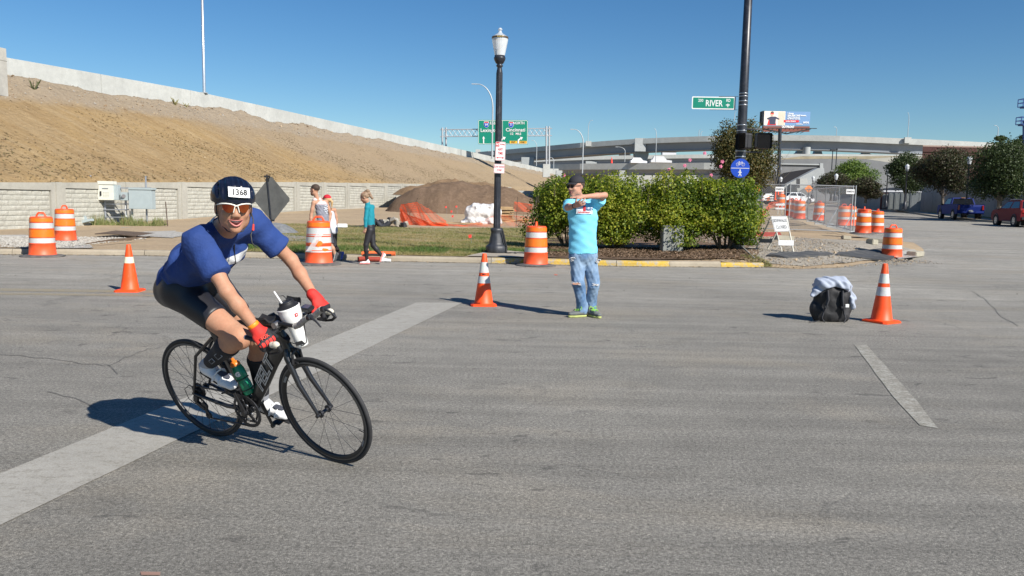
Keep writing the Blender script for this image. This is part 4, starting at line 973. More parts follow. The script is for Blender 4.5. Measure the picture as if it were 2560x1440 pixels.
def legprims(hp_, kn, an, s=1.0, k=.03, back=None):
 bk = np.zeros(3) if back is None else nrm(back); m_ = kn*.66+an*.34+bk*.018*s
 return [cap(hp_, kn, .088*s, .058*s, k), cap(kn, m_, .053*s, .057*s, k), cap(m_, an, .055*s, .034*s, k), ell(kn, (.056*s,)*3, None, k)]
def shoeprims(an, heel, toe, up, s=1.0, w=1.0):
 f = nrm(toe-heel); up = nrm(up-f*np.dot(up, f)); sd = np.cross(f, up); L = np.linalg.norm(toe-heel); ball_ = heel+f*L*.68
 return [cap(heel+f*.035+up*.030*s, ball_+up*.026*s, .027*s, .026*s, .02, sq=sd, s=1.35*w), cap(ball_+up*.024*s, toe-f*.028+up*.022*s, .025*s, .019*s, .015, sq=sd, s=1.6*w), cap(heel+f*.05+up*.04*s, an*.75+heel*.25, .036*s, .034*s, .02)], f, up, sd
def head_extras(par, q, A, off, s, skin_m, sung=None, eyes=False, lips=(.46, .15, .13), smile=0.0, teeth=False, hair=None, brows=True):
 if eyes:
  for sd in (-1, 1):
   a = MB(); a.ball(q(sd*.031, .081, .008)-off, .0118*s, 10, R=A); e = a.build('eye', mat('eye_white', (.72, .70, .66), .3), par)
   a = MB(); a.ball(q(sd*.031, .0905, .008)-off, .0052*s, 8, R=A); a.build('iris', mat('dark_iris', (.04, .025, .015), .3), e)
 a = MB()
 for up in (1, -1):
  P = []
  for i in range(9):
   t_ = -1+2*i/8; x = t_*.025*(1+.35*smile); z = -.066+up*(.0050+(.004 if up > 0 else .012)*smile*(1 if teeth else .3))*(1-t_*t_)+smile*.012*t_*t_; y = .1025-.013*t_*t_-(.003 if up < 0 else 0)
   P.append(q(x, y, z)-off)
  a.tube(P, [.0010, .0022]+[.0028 if up > 0 else .0052]*5+[.0022, .0010], 6)
 a.build('lips', mat('lips', lips, .45, var=.05), par)
 if teeth:
  a = MB(); V = []
  for i in range(9):
   t_ = -1+2*i/8; V += [q(t_*.024, .0985-.010*t_*t_, -.0600+.008*t_*t_*smile)-off, q(t_*.022, .0975-.010*t_*t_, -.0690+.010*t_*t_*smile)-off]
  a.add(V, [[i*2, i*2+1, i*2+3, i*2+2] for i in range(8)], True); a.build('teeth', mat('teeth', (.66, .62, .54), .35, var=.03), par)
 a = MB()
 if not brows: return
 for sd in (-1, 1): a.tube([q(sd*.012, .103, .030)-off, q(sd*.030, .100, .037)-off, q(sd*.048, .086, .031)-off], [.003*s, .004*s, .002*s], 6)
 a.build('eyebrows', hair or mat('dark_brow', (.05, .03, .02), .8), par)

# ------------------------------------------------------------------ the cyclist
def W_(x, y, z): return bw([x, y, z])
HIP = {-1: W_(.205, -.095, 1.035), 1: W_(.205, .095, 1.045)}
KN = {-1: W_(.625, -.135, .815), 1: W_(.478, .115, .665)}
AN = {-1: W_(.285, -.12, .605), 1: W_(.365, .12, .262)}
HEEL = {-1: W_(.222, -.12, .560), 1: W_(.318, .12, .176)}
TOE = {-1: W_(.463, -.125, .452), 1: W_(.553, .125, .128)}
SH = {-1: W_(.585, -.185, 1.385), 1: W_(.598, .175, 1.365)}
EL = {-1: W_(.775, -.255, 1.150), 1: W_(.690, .300, 1.105)}
WR = {-1: st_ if False else W_(.868, -.212, .925), 1: W_(.898, .205, .935)}
CY0 = np.array([BO[0]+.35, BO[1]-.1, 0.0])
cyc = thing('person', 'cyclist in a blue jersey and a helmet numbered 1368, riding the black bicycle', 'person', CY0)
M_SKIN = skin('cyclist_skin', (.45, .245, .155), .5)
HC = at(584, 516, 4.06); HU = nrm(np.array([.02, -.05, 1.0])); HF = nrm(CAM-HC+np.array([.50, 0, -.38])); 
hpz, hq, HA = headprims(HC, HF, HU, 1.06, mouth=1.1)
NB = W_(.565, -.005, 1.385)
pel = W_(.165, 0, 1.06); lum = W_(.28, 0, 1.20); cst = W_(.50, -.005, 1.275); bkw = nrm(BM@np.array([0, 1, 0]))
spn = BM@np.array([-.55, 0, .83])
body = list(hpz)+[cap(NB, HC+HA@np.array([0, -.02, -.07]), .060, .056, .03), cap(pel, lum, .075, .072, .05, sq=bkw, s=1.3), cap(lum-[0, 0, .02], cst, .072, .08, .05, sq=bkw, s=1.3), cap(SH[-1], SH[1], .05, .05, .04)]
for s in (-1, 1): body += armprims(SH[s], EL[s], WR[s], .98)+legprims(HIP[s], KN[s], AN[s], 1.0, back=BM@np.array([-1., 0, 0]))
sdf_obj('body', body, M_SKIN, cyc, CY0, .0075)
head_extras(cyc, hq, HA, CY0, 1.06, M_SKIN, teeth=True, smile=1.0, brows=False)
a = MB(); a.ball(hq(0, .088, -.068)-CY0, (.022, .012, .011), 12, R=HA); a.build('open_mouth', mat('mouth_dark', (.09, .02, .02), .6), cyc)
# jersey
def smooth_ext(a, b, e): return b+nrm(b-a)*e
jr = [cap(W_(.115, 0, 1.055), W_(.27, 0, 1.175), .112, .118, .06, sq=bkw, s=1.30), cap(W_(.27, 0, 1.175), W_(.475, 0, 1.265), .118, .126, .06, sq=bkw, s=1.38), cap(SH[-1], SH[1], .068, .068, .06), cap(W_(.035, 0, 1.015), W_(.13, 0, 1.075), .088, .10, .05, sq=bkw, s=1.35), cap(NB, NB+nrm(HC-NB)*.03, .075, .062, .03)]
for s in (-1, 1):
 se = SH[s]*.22+EL[s]*.78
 jr += [cap(SH[s], se, .065, .063, .05, sq=nrm(np.cross(EL[s]-SH[s], CAM-SH[s])), s=1.12)]
slv = []
def sleeve_cut(X):
 r = np.full(X.shape[:-1], 0.0)
 for s in (-1, 1):
  d = nrm(EL[s]-SH[s]); L = np.linalg.norm(EL[s]-SH[s]); t_ = (X-SH[s])@d; rad = np.linalg.norm((X-SH[s])-t_[..., None]*d, axis=-1)
  r = np.where((rad < .12) & (t_ > L*.68), np.maximum(r, (t_-L*.68)*2.0), r)
 return r
jr += [fld(sleeve_cut), sub(cap(NB+nrm(HC-NB)*.02, NB+nrm(HC-NB)*.12, .058, .062), .004), folds(.006, 19, 3), folds(.004, 42, 5), fld(lambda X: .007*np.abs(np.sin((X@np.array([9., 14, 22]))+2.2*np.sin(X@np.array([13., -9, 7]))))-.003)]
cf = nrm(BM@np.array([.80, 0, -.45]))           # chest forward
cup = nrm(BM@np.array([.45, 0, .8]))
bndc = W_(.60, 0, 1.20)
def jmask(V):
 t_ = (V-bndc)@cup; fr_ = (V-W_(.45, 0, 1.27))@cf; lat = np.abs((V-bndc)@bkw)
 b1 = .026-np.abs(t_-.0); b1 = np.where((fr_ > .03) & (lat < .145), b1, -.02)
 dn = np.linalg.norm(V-(NB+nrm(HC-NB)*.045), axis=1); b2 = .071-dn
 return np.maximum(b1, b2)
M_JER = mat2('blue_jersey', (.013, .042, .178), (.60, .61, .62), .85, var=.14, scale=7, bump=.5, bscale=38, bdist=.012)
jo = sdf_obj('jersey', jr, M_JER, cyc, CY0, .0075, mask=jmask)
# zip line and drinking tube
JV0 = np.array([v.co[:] for v in jo.data.vertices])+CY0
# shorts
sh_ = [cap(W_(.09, 0, 1.035), W_(.22, 0, 1.09), .112, .118, .05, sq=bkw, s=1.34)]
for s in (-1, 1): sh_ += [cap(HIP[s], HIP[s]*.40+KN[s]*.60, .100, .078, .05), cap(W_(.07, s*.05, 1.01), HIP[s], .095, .098, .04)]
def shc(X):
 r = np.zeros(X.shape[:-1])
 for s in (-1, 1):
  d = nrm(KN[s]-HIP[s]); L = np.linalg.norm(KN[s]-HIP[s]); t_ = (X-HIP[s])@d; rad = np.linalg.norm((X-HIP[s])-t_[..., None]*d, axis=-1); r = np.where((rad < .13) & (t_ > L*.60), np.maximum(r, (t_-L*.60)*2), r)
 return r
sdf_obj('shorts', sh_+[fld(shc)], mat('black_lycra', (.014, .014, .018), .45, var=.2, bump=.2, bscale=80), cyc, CY0, .0085)
M_SOCK = mat('black_sock', (.016, .016, .02), .8, var=.2, bump=.3, bscale=150); M_SHOE = mat('white_shoe_leather', (.66, .66, .66), .35, var=.05, dirt=(.35, .34, .33), dirt_amt=.2); M_GS = mat('grey_ankle_band', (.30, .31, .34), .7)
for s in (-1, 1):
 kn, an = KN[s], AN[s]; m_ = kn*.66+an*.34+nrm(BM@np.array([-1., 0, 0]))*.018; t0 = kn*.72+an*.28
 P = [cap(t0, m_, .060, .062, .02), cap(m_, an*.9+kn*.1, .060, .042, .02)]
 so_ = sdf_obj('sock', P+[cut(t0, kn-an)], M_SOCK, cyc, CY0, .007)
 a = MB(); d_ = nrm(an-kn); x_, y_, z_ = frame(d_); n_ = nrm(CAM-m_); n_ = nrm(n_-d_*np.dot(n_, d_)); sd_ = np.cross(d_, n_)
 if s < 0:
  for c_, sz in ((.02, .034), (.115, .026)):
   cc_ = m_+d_*c_+n_*(.064-c_*.08)-sd_*.012; a.prism([(-sz*.5, -sz*.8), (sz*.5, -sz*.8), (sz*.5, sz*.8), (-sz*.5, sz*.8)], cc_-CY0, sd_, d_, n_, -.001, .0012)
  a.build('printed_outline', M_GS, so_, kind='stuff')
  a = MB()
  for c_, sz in ((.02, .027), (.115, .020)):
   cc_ = m_+d_*c_+n_*(.0658-c_*.08)-sd_*.012; a.prism([(-sz*.5, -sz*.8), (sz*.5, -sz*.8), (sz*.5, sz*.8), (-sz*.5, sz*.8)], cc_-CY0, sd_, d_, n_, -.001, .0012)
  a.build('printed_field', M_SOCK, so_, kind='stuff')
 P, f_, u_, sd2 = shoeprims(an, HEEL[s], TOE[s], BM@np.array([.25, 0, 1.0]), 1.12, 1.0)
 # grey ankle sock showing between
 sdf_obj('ankle_sock', [cap(an*.92+kn*.08, an*.6+HEEL[s]*.4, .041, .040, .01)], M_GS, cyc, CY0, .007)
 op = an+nrm(kn-an)*.012
 shx = sdf_obj('shoe', P, M_SHOE, cyc, CY0, .006)
 a = MB(); L_s = np.linalg.norm(TOE[s]-HEEL[s])
 for q_, hh in ((.48, .052), (.66, .040)):
  P_ = []
  for i in range(9):
   th = PI*i/8; P_.append(HEEL[s]+f_*L_s*q_+sd2*math.cos(th)*.046+u_*(.020+math.sin(th)*hh*.95)-CY0)
  a.tube(P_, .012, 6, hint=tuple(f_), sq=.30)
 a.build('shoe_strap', mat('white_strap', (.72, .72, .72), .4), shx)
 a = MB(); c_ = HEEL[s]+f_*L_s*.60; 
 a.ball(c_+u_*.064-CY0, (.022, .050, .006), 12, R=np.stack([sd2, f_, u_], 1)); a.build('shoe_tongue', mat('dark_mesh_tongue', (.05, .055, .075), .8), shx)
 a = MB(); a.prism([(-.12, 0), (.13, 0), (.135, .006), (-.125, .006)], HEEL[s]+f_*L_s*.5-CY0+u_*-.004, f_, u_, sd2, -.03, .03); a.build('shoe_sole', M_BLK, shx)
# gloves with separate fingers
M_GLV = mat2('red_black_glove', (.018, .018, .022), (.62, .030, .022), .75, var=.08, scale=20, bump=.3, bscale=90)
hdR = nrm(W_(.945, -.207, .815)-WR[-1]); palmR = nrm(BM@np.array([-.62, .35, -.55]))
GP = handprims(WR[-1]+hdR*.0, hdR, palmR, bkw, 1.10, curl=(.75, 1.0, .8), spread=.06, thumb=(.75, .55), r=1.16)
GP += [cap(WR[-1]-hdR*.018, WR[-1]+hdR*.01, .033, .032, .01)]
gpn = -nrm(palmR-hdR*np.dot(palmR, hdR)); gth = nrm(bkw-hdR*np.dot(bkw, hdR))
def gm(w, d, back, th, k0, k1):
 d = nrm(d)
 def fn(V):
  t_ = (V-w)@d; b_ = (V-w)@back; l_ = (V-w)@th
  kn_ = .011-np.abs(((l_+.040) % .020)-.010); m1 = np.where((t_ > k0) & (t_ < k1) & (b_ > .004), kn_-.0035, -1)
  m2 = (k0-.030)-t_-.5*l_; return np.maximum(m1, m2)
 return fn
g1 = sdf_obj('glove', GP, M_GLV, cyc, CY0, .0045, mask=gm(WR[-1], hdR, gpn, gth, .075, .108))
hdL = nrm(W_(.985, .207, .842)-WR[1]); palmL = nrm(BM@np.array([-.30, -.20, -.90]))
GP = handprims(WR[1], hdL, palmL, -bkw, 1.10, curl=(.65, .95, .8), spread=.06, thumb=(.8, .6), r=1.16)+[cap(WR[1]-hdL*.018, WR[1]+hdL*.01, .033, .032, .01)]
gpnL = -nrm(palmL-hdL*np.dot(palmL, hdL))
def gmL(V): t_ = (V-WR[1])@hdL; return .080-t_
g2 = sdf_obj('glove', GP, M_GLV, cyc, CY0, .0045, mask=gmL)
# maker's lettering on the right glove
a = MB(); d_ = hdR; ux_ = gth; c_ = WR[-1]+d_*.058+gpn*.030-CY0
letter(a, 'FOX', c_, ux_, -d_, .026, 1.0, .001); a.build('lettering', mat('glove_red_print', (.66, .05, .03), .6), g1)

a = MB(); d_ = nrm(WR[-1]-EL[-1]); a.torus(WR[-1]-d_*.030-CY0, np.stack(frame(d_), 1), .0285, .007, 28, 8, sx=.35, sy=1.6); a.build('wristband', mat('orange_band', (.85, .26, .01), .5), cyc)
# helmet: shell with vents
M_HEL = mat('navy_gloss_shell', (.006, .008, .020), .30, var=.45, scale=14)
hs = 1.06
def hpx(l, f, u): return HC+HA@np.array([l, f, u])*hs
HZ = .043
P = [ell(hpx(0, -.018, HZ), (.108, .138, .106), HA, .01), ell(hpx(0, -.09, .03), (.085, .065, .07), HA, .03)]
P += [sub(ell(hpx(0, -.012, .015), (.080, .101, .098), HA, .005), .004), cut(hpx(0, .0, .022), HA@np.array([0, -.06, -1.0]))]
for l0 in (-.084, -.056, -.028, 0, .028, .056, .084):
 for r0, r1 in ((.10, .62), (.80, 1.35), (1.6, 2.2)):
  k_ = math.sqrt(1-(l0/.108)**2); pv = None
  for ph in np.linspace(r0+(.12 if abs(l0) > .07 else 0), r1, 4):
   q_ = hpx(l0*(1-.12*math.sin(ph)), -.018+.138*k_*math.cos(ph), HZ+.106*k_*math.sin(ph)-.001)
   if pv is not None: P.append(sub(cap(pv, q_, .0120), .002))
   pv = q_
hel = sdf_obj('helmet', P, M_HEL, cyc, CY0, .005)
# number sticker wrapped on the brow of the helmet
a = MB(); V = []; nw = 9
def hsurf(l, u, e=.002):
 y = -.018+.138*math.sqrt(max(.05, 1-(l/.108)**2-((u-HZ)/.106)**2)); return hpx(l, y, u)+HA@nrm([l/.0117, (y+.018)/.019, (u-HZ)/.0112])*(e+.0035)
NC = .013
for j in range(5):
 for i in range(nw): V.append(hsurf(NC+(-.045+.090*i/(nw-1)), .052+.042*j/4-.06*(NC-.045+.09*i/(nw-1)), .004)-CY0)
Fq = [[j*nw+i, j*nw+i+1, (j+1)*nw+i+1, (j+1)*nw+i] for j in range(4) for i in range(nw-1)]
a.add(V, Fq, True); 
stk = a.build('number_sticker', mat('white_sticker', (.82, .82, .82), .5, var=.02), hel)
V, F = text_mesh('1368', .034, .95, .0010)
Vw = np.array([hsurf(NC+v[0], .0728+v[1]-.06*(NC+v[0]), .0055) for v in V])-CY0
a = MB(); a.add(Vw, F); a.build('lettering', mat('black_ink', (.015, .015, .015), .6), stk)
# straps
a = MB()
for sd in (-1, 1):
 a.tube([hq(sd*.080, .028, .045)-CY0, hq(sd*.079, .020, -.02)-CY0, hq(sd*.066, .022, -.075)-CY0, hq(sd*.035, .050, -.112)-CY0, hq(0, .062, -.121)-CY0], .0028, 6)
 a.tube([hq(sd*.082, -.04, .03)-CY0, hq(sd*.078, .012, -.045)-CY0], .0026, 6)
a.build('helmet_strap', M_BLK, cyc)
a = MB(); P = [hq(-.066 if False else .080, .03, -.05), hq(.088, .05, -.085), hq(.080, .06, -.115)]
a.tube([hq(.078, .02, -.03)-CY0, hq(.084, .045, -.06)-CY0, hq(.082, .05, -.10)-CY0, hq(.070, .06, -.13)-CY0, hq(.072, .085, -.165)-CY0, hq(.09, .10, -.185)-CY0], .0032, 8); dtb = a.build('dangling_cord', M_BLK, cyc)
a = MB(); a.tube([hq(.083, .056, -.078)-CY0, hq(.080, .060, -.108)-CY0], [.0045, .0065], 8); a.build('red_toggle', mat('red_plastic', (.70, .05, .03), .4), dtb)
# sunglasses
a = MB()
for sd in (-1, 1):
 P = [hq(0, .116, .012), hq(sd*.022, .117, .020), hq(sd*.044, .108, .022), hq(sd*.062, .090, .020), hq(sd*.074, .055, .014), hq(sd*.080, .0, .006)]
 a.tube([p-CY0 for p in P], [.0036, .0034, .0036, .0040, .0036, .0026], 6)
 a.tube([hq(sd*.006, .118, .012)-CY0, hq(sd*.010, .118, -.004)-CY0, hq(sd*.013, .117, -.018)-CY0], .0024, 6)
sg = a.build('sunglasses', mat('white_frame', (.80, .78, .70), .25), cyc)
for sd in (-1, 1):
 a = MB(); top = [hq(sd*x, y, z) for x, y, z in ((.008, .1165, .013), (.022, .1175, .019), (.044, .1085, .020), (.060, .092, .016))]; bot = [hq(sd*x, y, z) for x, y, z in ((.012, .1165, -.010), (.028, .1165, -.021), (.045, .107, -.018), (.058, .094, -.002))]
 a.add([p-CY0 for p in top+bot], [[i, i+1, 5+i, 4+i] for i in range(3)], True)
 t = NT('amber_mirror_lens'); t.color(t.ramp(t.noise(18, 3, .5), [(.3, (.20, .03, .015)), (.7, (.34, .085, .02))])); t.set(.08, .65); a.build('lens', t.m, sg)
# jersey collar zip
JV = np.array([v.co[:] for v in jo.data.vertices])+CY0; tz = (JV-bndc)@cup; lt = np.abs((JV-bndc)@bkw); fz = (JV-W_(.45, 0, 1.27))@cf; P = []
for t0 in np.linspace(.085, -.16, 9):
 k_ = np.where((np.abs(tz-t0) < .014) & (lt < .012) & (fz > -.05))[0]
 if len(k_): P.append(JV[k_[np.argmax(fz[k_])]]+cf*.002-CY0)
if len(P) > 2: a = MB(); a.tube(P, .0028, 6); a.build('zip', M_BLK, jo)
nk = nrm(HC-NB); a = MB(); V = []; nn_ = 26
fx = nrm(HF-nk*np.dot(HF, nk)); sx_ = np.cross(nk, fx)
for j in range(3):
 for i in range(nn_):
  th = .32+(2*PI-.64)*i/(nn_-1); fr_ = math.cos(th); r = .062+.006*j+.012*max(0, fr_); V.append(NB+nk*(.064-.040*(1+fr_)/2-.014*j)+(fx*fr_+sx_*math.sin(th))*(r+.012*max(0, fr_))-CY0)
a.add(V, [[j*nn_+i, j*nn_+i+1, (j+1)*nn_+i+1, (j+1)*nn_+i] for j in range(2) for i in range(nn_-1)], True)
a.build('collar', mat('pale_grey_collar', (.50, .51, .53), .7), jo)
# ------------------------------------------------------------------ the other people
def pj(J, d0):   # pixel joints {name:(x,y,dd)} -> world
 return {k: at(v[0], v[1], d0+(v[2] if len(v) > 2 else 0)) for k, v in J.items()}
def ground_shift(J, z=0.0): return J
M_SK2 = skin('pink_skin', (.50, .28, .20), .7); M_SK3 = skin('tan_skin', (.44, .25, .165), .3)
# ---- man in the pale blue shirt
d0 = 10.45
J = pj(dict(R_hip=(1442, 640), L_hip=(1474, 640, .03), R_kn=(1446, 708, -.07), L_kn=(1483, 711, .0), R_an=(1455, 773, .02), L_an=(1477, 768, .12), R_sh=(1425, 511), L_sh=(1488, 510, .03),
   R_el=(1419, 519, -.27), R_wr=(1438, 514, -.47), L_el=(1512, 488, -.14), L_wr=(1458, 492, -.33), neck=(1451, 503), head=(1440, 466, -.03), pel=(1458, 625), cst=(1456, 540)), d0)
MP0 = np.array([J['pel'][0], d0+.05, 0]); man = thing('person', 'man in a pale blue T-shirt and ripped jeans standing on the road, arms crossed', 'person', MP0)
mF = nrm([-.72, -.69, 0]); hp_, mq, mA = headprims(J['head'], mF+np.array([0, 0, -.05]), [-.03, 0, 1], 1.10, mouth=1.3, jaw=1.15)
B = list(hp_)+[cap(J['neck'], J['head']+np.array([.01, .02, -.07]), .062, .058, .03), cap(J['R_sh'], J['L_sh'], .05, .05, .04), cap(J['cst'], J['pel'], .09, .09, .05, sq=(1, 0, 0), s=1.25)]
B += armprims(J['R_sh'], J['R_el'], J['R_wr'])+armprims(J['L_sh'], J['L_el'], J['L_wr'])
for s in 'RL': B += legprims(J[s+'_hip'], J[s+'_kn'], J[s+'_an'], .9, back=(0, 1, 0))
dl = at(1419, 491, d0-.40)-J['L_wr']; B += handprims(J['L_wr'], dl, [0, .2, -1], [0, -1, 0], 1.08, curl=(.12, .1, .1), spread=.05, thumb=(.5, .1))
dr = at(1464, 503, d0-.60)-J['R_wr']; B += handprims(J['R_wr'], dr, [.1, .9, .3], [0, 0, 1], 1.08, curl=(.35, .5, .4), spread=.25, thumb=(1.0, .3))
sdf_obj('body', B, M_SK2, man, MP0, .009)
head_extras(man, mq, mA, MP0, 1.10, M_SK2, teeth=True, smile=.6, lips=(.40, .13, .11))
a = MB()
for i in range(1): a.ball(mq(0, .103, -.066)-MP0, (.014, .006, .010), 10, R=mA)
a.build('open_mouth', mat('mouth_dark', (.06, .012, .012), .6), man)
T = [cap(J['cst']+[0, 0, .05], J['cst'], .125, .128, .05, sq=(1, 0, 0), s=1.38), cap(J['cst'], J['pel']+[0, 0, -.02], .130, .128, .05, sq=(1, 0, 0), s=1.40), cap(J['R_sh'], J['L_sh'], .068, .068, .05), cap(J['neck']-[0, 0, .03], J['neck']+[0, 0, .03], .085, .066, .04)]
for s in 'RL': T.append(cap(J[s+'_sh'], J[s+'_sh']*.30+J[s+'_el']*.70, .080, .078, .04))
def msc(X):
 r = np.zeros(X.shape[:-1])
 for s in 'RL':
  d = nrm(J[s+'_el']-J[s+'_sh']); L = np.linalg.norm(J[s+'_el']-J[s+'_sh']); t_ = (X-J[s+'_sh'])@d; rad = np.linalg.norm((X-J[s+'_sh'])-t_[..., None]*d, axis=-1)
  r = np.where((rad < .12) & (t_ > L*.62), np.maximum(r, (t_-L*.62)*2), r)
 return r
M_TEE = cloth('sky_blue_cotton', (.19, .60, .80), .45)
T += [fld(msc), cut(J['pel']+[0, 0, -.045], [.03, 0, -1]), sub(cap(J['neck']+[0, 0, .01], J['neck']+[0, 0, .1], .062, .066), .005), folds(.008, 16, 8), folds(.004, 38, 9)]
tee = sdf_obj('t_shirt', T, M_TEE, man, MP0, .009)
TV = np.array([v.co[:] for v in tee.data.vertices])+MP0
def onfront(V, x, z, e=.004):
 k_ = np.where((np.abs(V[:, 0]-x) < .03) & (np.abs(V[:, 2]-z) < .03))[0]; return V[k_, 1].min()-e if len(k_) else d0-.2
a = MB(); c = at(1462, 525, d0-.14)
def onshirt(mb, V, F, cx, cz, mi=0):
 P = [(cx+v[0], 0, cz+v[1]) for v in V]; y = min(onfront(TV, p[0], p[2]) for p in P[::max(1, len(P)//12)]); mb.add([(p[0], y-.002, p[2])-MP0 for p in P], F, False, mi)
a.add([(c[0]+x, onfront(TV, c[0]+x, c[2]+z)-.001, c[2]+z)-MP0 for z in (-.05, -.0, .035) for x in (-.11, -.05, 0, .05, .10)], [[j*5+i, j*5+i+1, (j+1)*5+i+1, (j+1)*5+i] for j in range(2) for i in range(4)])
pr_ = a.build('white_print', mat('white_print', (.66, .70, .74), .8), tee)
a = MB(); V, F = text_mesh('RUN', .050, 1.0, .0025); onshirt(a, V, F, c[0]+.055, c[2]+.012); a.build('lettering', mat('navy_print', (.05, .14, .30), .8), pr_)
a = MB(); V, F = text_mesh('I', .075, 1.4, .008); onshirt(a, V, F, c[0]-.005, c[2]+.016); V, F = text_mesh('LOUISVILLE', .020, 1.5, .0012); onshirt(a, V, F, c[0]-.01, c[2]-.030); a.build('lettering', mat('red_print', (.55, .03, .04), .8), pr_)
def denim():
 t = NT('faded_denim'); a = t.noise(3.2, 4, .6, .3); b = t.noise(28, 4, .7, sc=(1, 1, .35)); c = t.mix(t.ramp(a, [(.40, 0.0), (.62, 1.0)]), (.10, .19, .34), (.26, .36, .48))
 c = t.mix(1.0, c, t.ramp(b, [(.3, .80), (.7, 1.15)]), 'MULTIPLY'); sx = t.new('ShaderNodeSeparateXYZ'); t.lk(t.coord(), sx.inputs[0])
 t.color(c); t.set(.9); t.bump(t.math('ADD', b, a), .5, .012); return t.m
Q = [cap(J['pel']+[0, 0, .02], J['pel']+[0, 0, -.07], .118, .122, .05, sq=(1, 0, 0), s=1.36)]
for s in 'RL':
 m_ = J[s+'_kn']; an = J[s+'_an']; Q += [cap(J[s+'_hip']+[0, 0, -.03], m_, .102, .080, .03), cap(m_, an+[0, 0, .05], .078, .070, .02), cap(an+[0, 0, .05], an+[0, 0, -.012], .072, .078, .02)]
Q += [folds(.007, 30, 11), folds(.004, 60, 12), sub(cap(J['R_an']+[0, 0, -.05], J['R_an'], .052), .004), sub(cap(J['L_an']+[0, 0, -.05], J['L_an'], .052), .004)]
jn = sdf_obj('jeans', Q, denim(), man, MP0, .009)
JN = np.array([v.co[:] for v in jn.data.vertices])+MP0
rgj = random.Random(4)
for (px, py, w, h) in ((1431, 648, .055, .05), (1497, 652, .05, .05), (1440, 708, .11, .045), (1489, 712, .06, .03)):
 c = at(px, py, d0-.1); a = MB(); b_ = MB()
 for i in range(16):
  x = c[0]+rgj.uniform(-w/2, w/2); z = c[2]+rgj.uniform(-h/2, h/2); y = onfront(JN, x, z, .003); l = rgj.uniform(.015, .04)
  a.tube([(x-l/2, y+.001, z)-MP0, (x, y-.004, z+rgj.uniform(-.012, .004))-MP0, (x+l/2, y+.002, z+rgj.uniform(-.008, .008))-MP0], .0028, 4)
 y0 = onfront(JN, c[0], c[2], .0015); b_.add([(c[0]+math.cos(q)*w*.5, y0+.0*q, c[2]+math.sin(q)*h*.32)-MP0 for q in np.linspace(0, 2*PI, 12)[:-1]], [list(range(11))])
 tr = a.build('frayed_threads', mat('white_thread', (.62, .62, .62), .9), jn, kind='stuff'); b_.build('rip', mat('rip_shadow', (.09, .09, .11), .9) if w < .1 else M_SK2, jn)
M_SH2 = mat('grey_mesh_shoe', (.12, .13, .13), .8, bump=.4, bscale=120); M_LIME = mat('lime_sole', (.42, .46, .16), .6); M_LIM2 = mat('lime_laces', (.22, .50, .06), .6)
for nm, hl, tp in (('R', (1467, 786, .02), (1418, 797, -.10)), ('L', (1470, 776, .10), (1496, 792, -.10))):
 h_ = at(hl[0], hl[1], d0+hl[2]); t_ = at(tp[0], tp[1], d0+tp[2]); h_[2] = .022; t_[2] = .022; dv = nrm(t_-h_); t_ = h_+dv*.285
 P, f_, u_, s2 = shoeprims(J[nm+'_an'], h_, t_, [0, 0, 1], 1.12, 1.0); P = P[:2]+[cap(h_+f_*.06+u_*.04, h_+f_*.05+u_*.085, .042, .042, .02)]
 so_ = sdf_obj('shoe', P+[cut([0, 0, .018], [0, 0, -1])], M_SH2, man, MP0, .008)
 P = [cap(h_+f_*.04, h_+f_*.19, .036, .046, .02), cap(h_+f_*.19, t_-f_*.035, .046, .032, .02)]
 sdf_obj('shoe_sole', P+[cut([0, 0, .028], [0, 0, 1]), cut([0, 0, .0], [0, 0, -1])], M_LIME, so_, MP0, .007)
 a = MB()
 for q_ in (.40, .48, .56, .64): a.tube([h_+f_*.285*q_+s2*math.cos(w)*.034+u_*(.045+.045*math.sin(w)*(1.25-q_*.55))-MP0 for w in np.linspace(.5, PI-.5, 5)], .005, 5)
 bw_ = h_+f_*.11+u_*.10; a.tube([bw_-MP0, bw_+s2*.045+u_*.02-MP0, bw_+s2*.06-u_*.015-MP0], .005, 5); a.tube([bw_-MP0, bw_-s2*.045+u_*.02-MP0, bw_-s2*.06-u_*.015-MP0], .005, 5); a.build('laces', M_LIM2, so_)
def capobj(par, q, A, off, s, m, brim_m=None, low=.045):
 P = [ell(q(0, -.012, low+.0), np.array([.088, .106, .090])*s, A, .01), cut(q(0, 0, low-.005), -A[:, 2]), sub(ell(q(0, -.012, low-.01), np.array([.080, .098, .085])*s, A, .004), .004)]
 c_ = sdf_obj('cap', P, m, par, off, .007); a = MB(); V = []
 for i in range(11):
  th = -1.1+2.2*i/10; x = math.sin(th)*.078; y0 = -.012+math.cos(th)*.100; ext = .072*math.cos(th*.85)
  V += [q(x, y0-.01, low+.006), q(x*1.02, y0+ext, low-.012-.012*(x/.078)**2)]
 F1 = [[2*i, 2*i+1, 2*i+3, 2*i+2] for i in range(10)]; a.add([v-off for v in V], F1, True); a.add([v-off-A[:, 2]*.004 for v in V], [f[::-1] for f in F1], True)
 a.build('cap_brim', brim_m or m, c_); return c_
capobj(man, mq, mA, MP0, 1.10, mat('black_cap_cloth', (.018, .018, .024), .85, bump=.2))
def shades(par, q, off, m):
 a = MB()
 for sd in (-1, 1):
  o = [(.010, .016), (.052, .018), (.056, .0), (.046, -.018), (.022, -.020), (.011, -.006)]; a.prism(o, q(0, 0, 0)-off, (q(sd, 0, 0)-q(0, 0, 0)), (q(0, 0, 1)-q(0, 0, 0)), (q(0, 1, 0)-q(0, 0, 0)), .101, .107)
  a.tube([q(sd*.056, .100, .012)-off, q(sd*.078, .06, .012)-off, q(sd*.083, -.005, .006)-off], .0032, 6)
 a.tube([q(-.012, .107, .012)-off, q(.012, .107, .012)-off], .003, 6); return a.build('sunglasses', m, par)
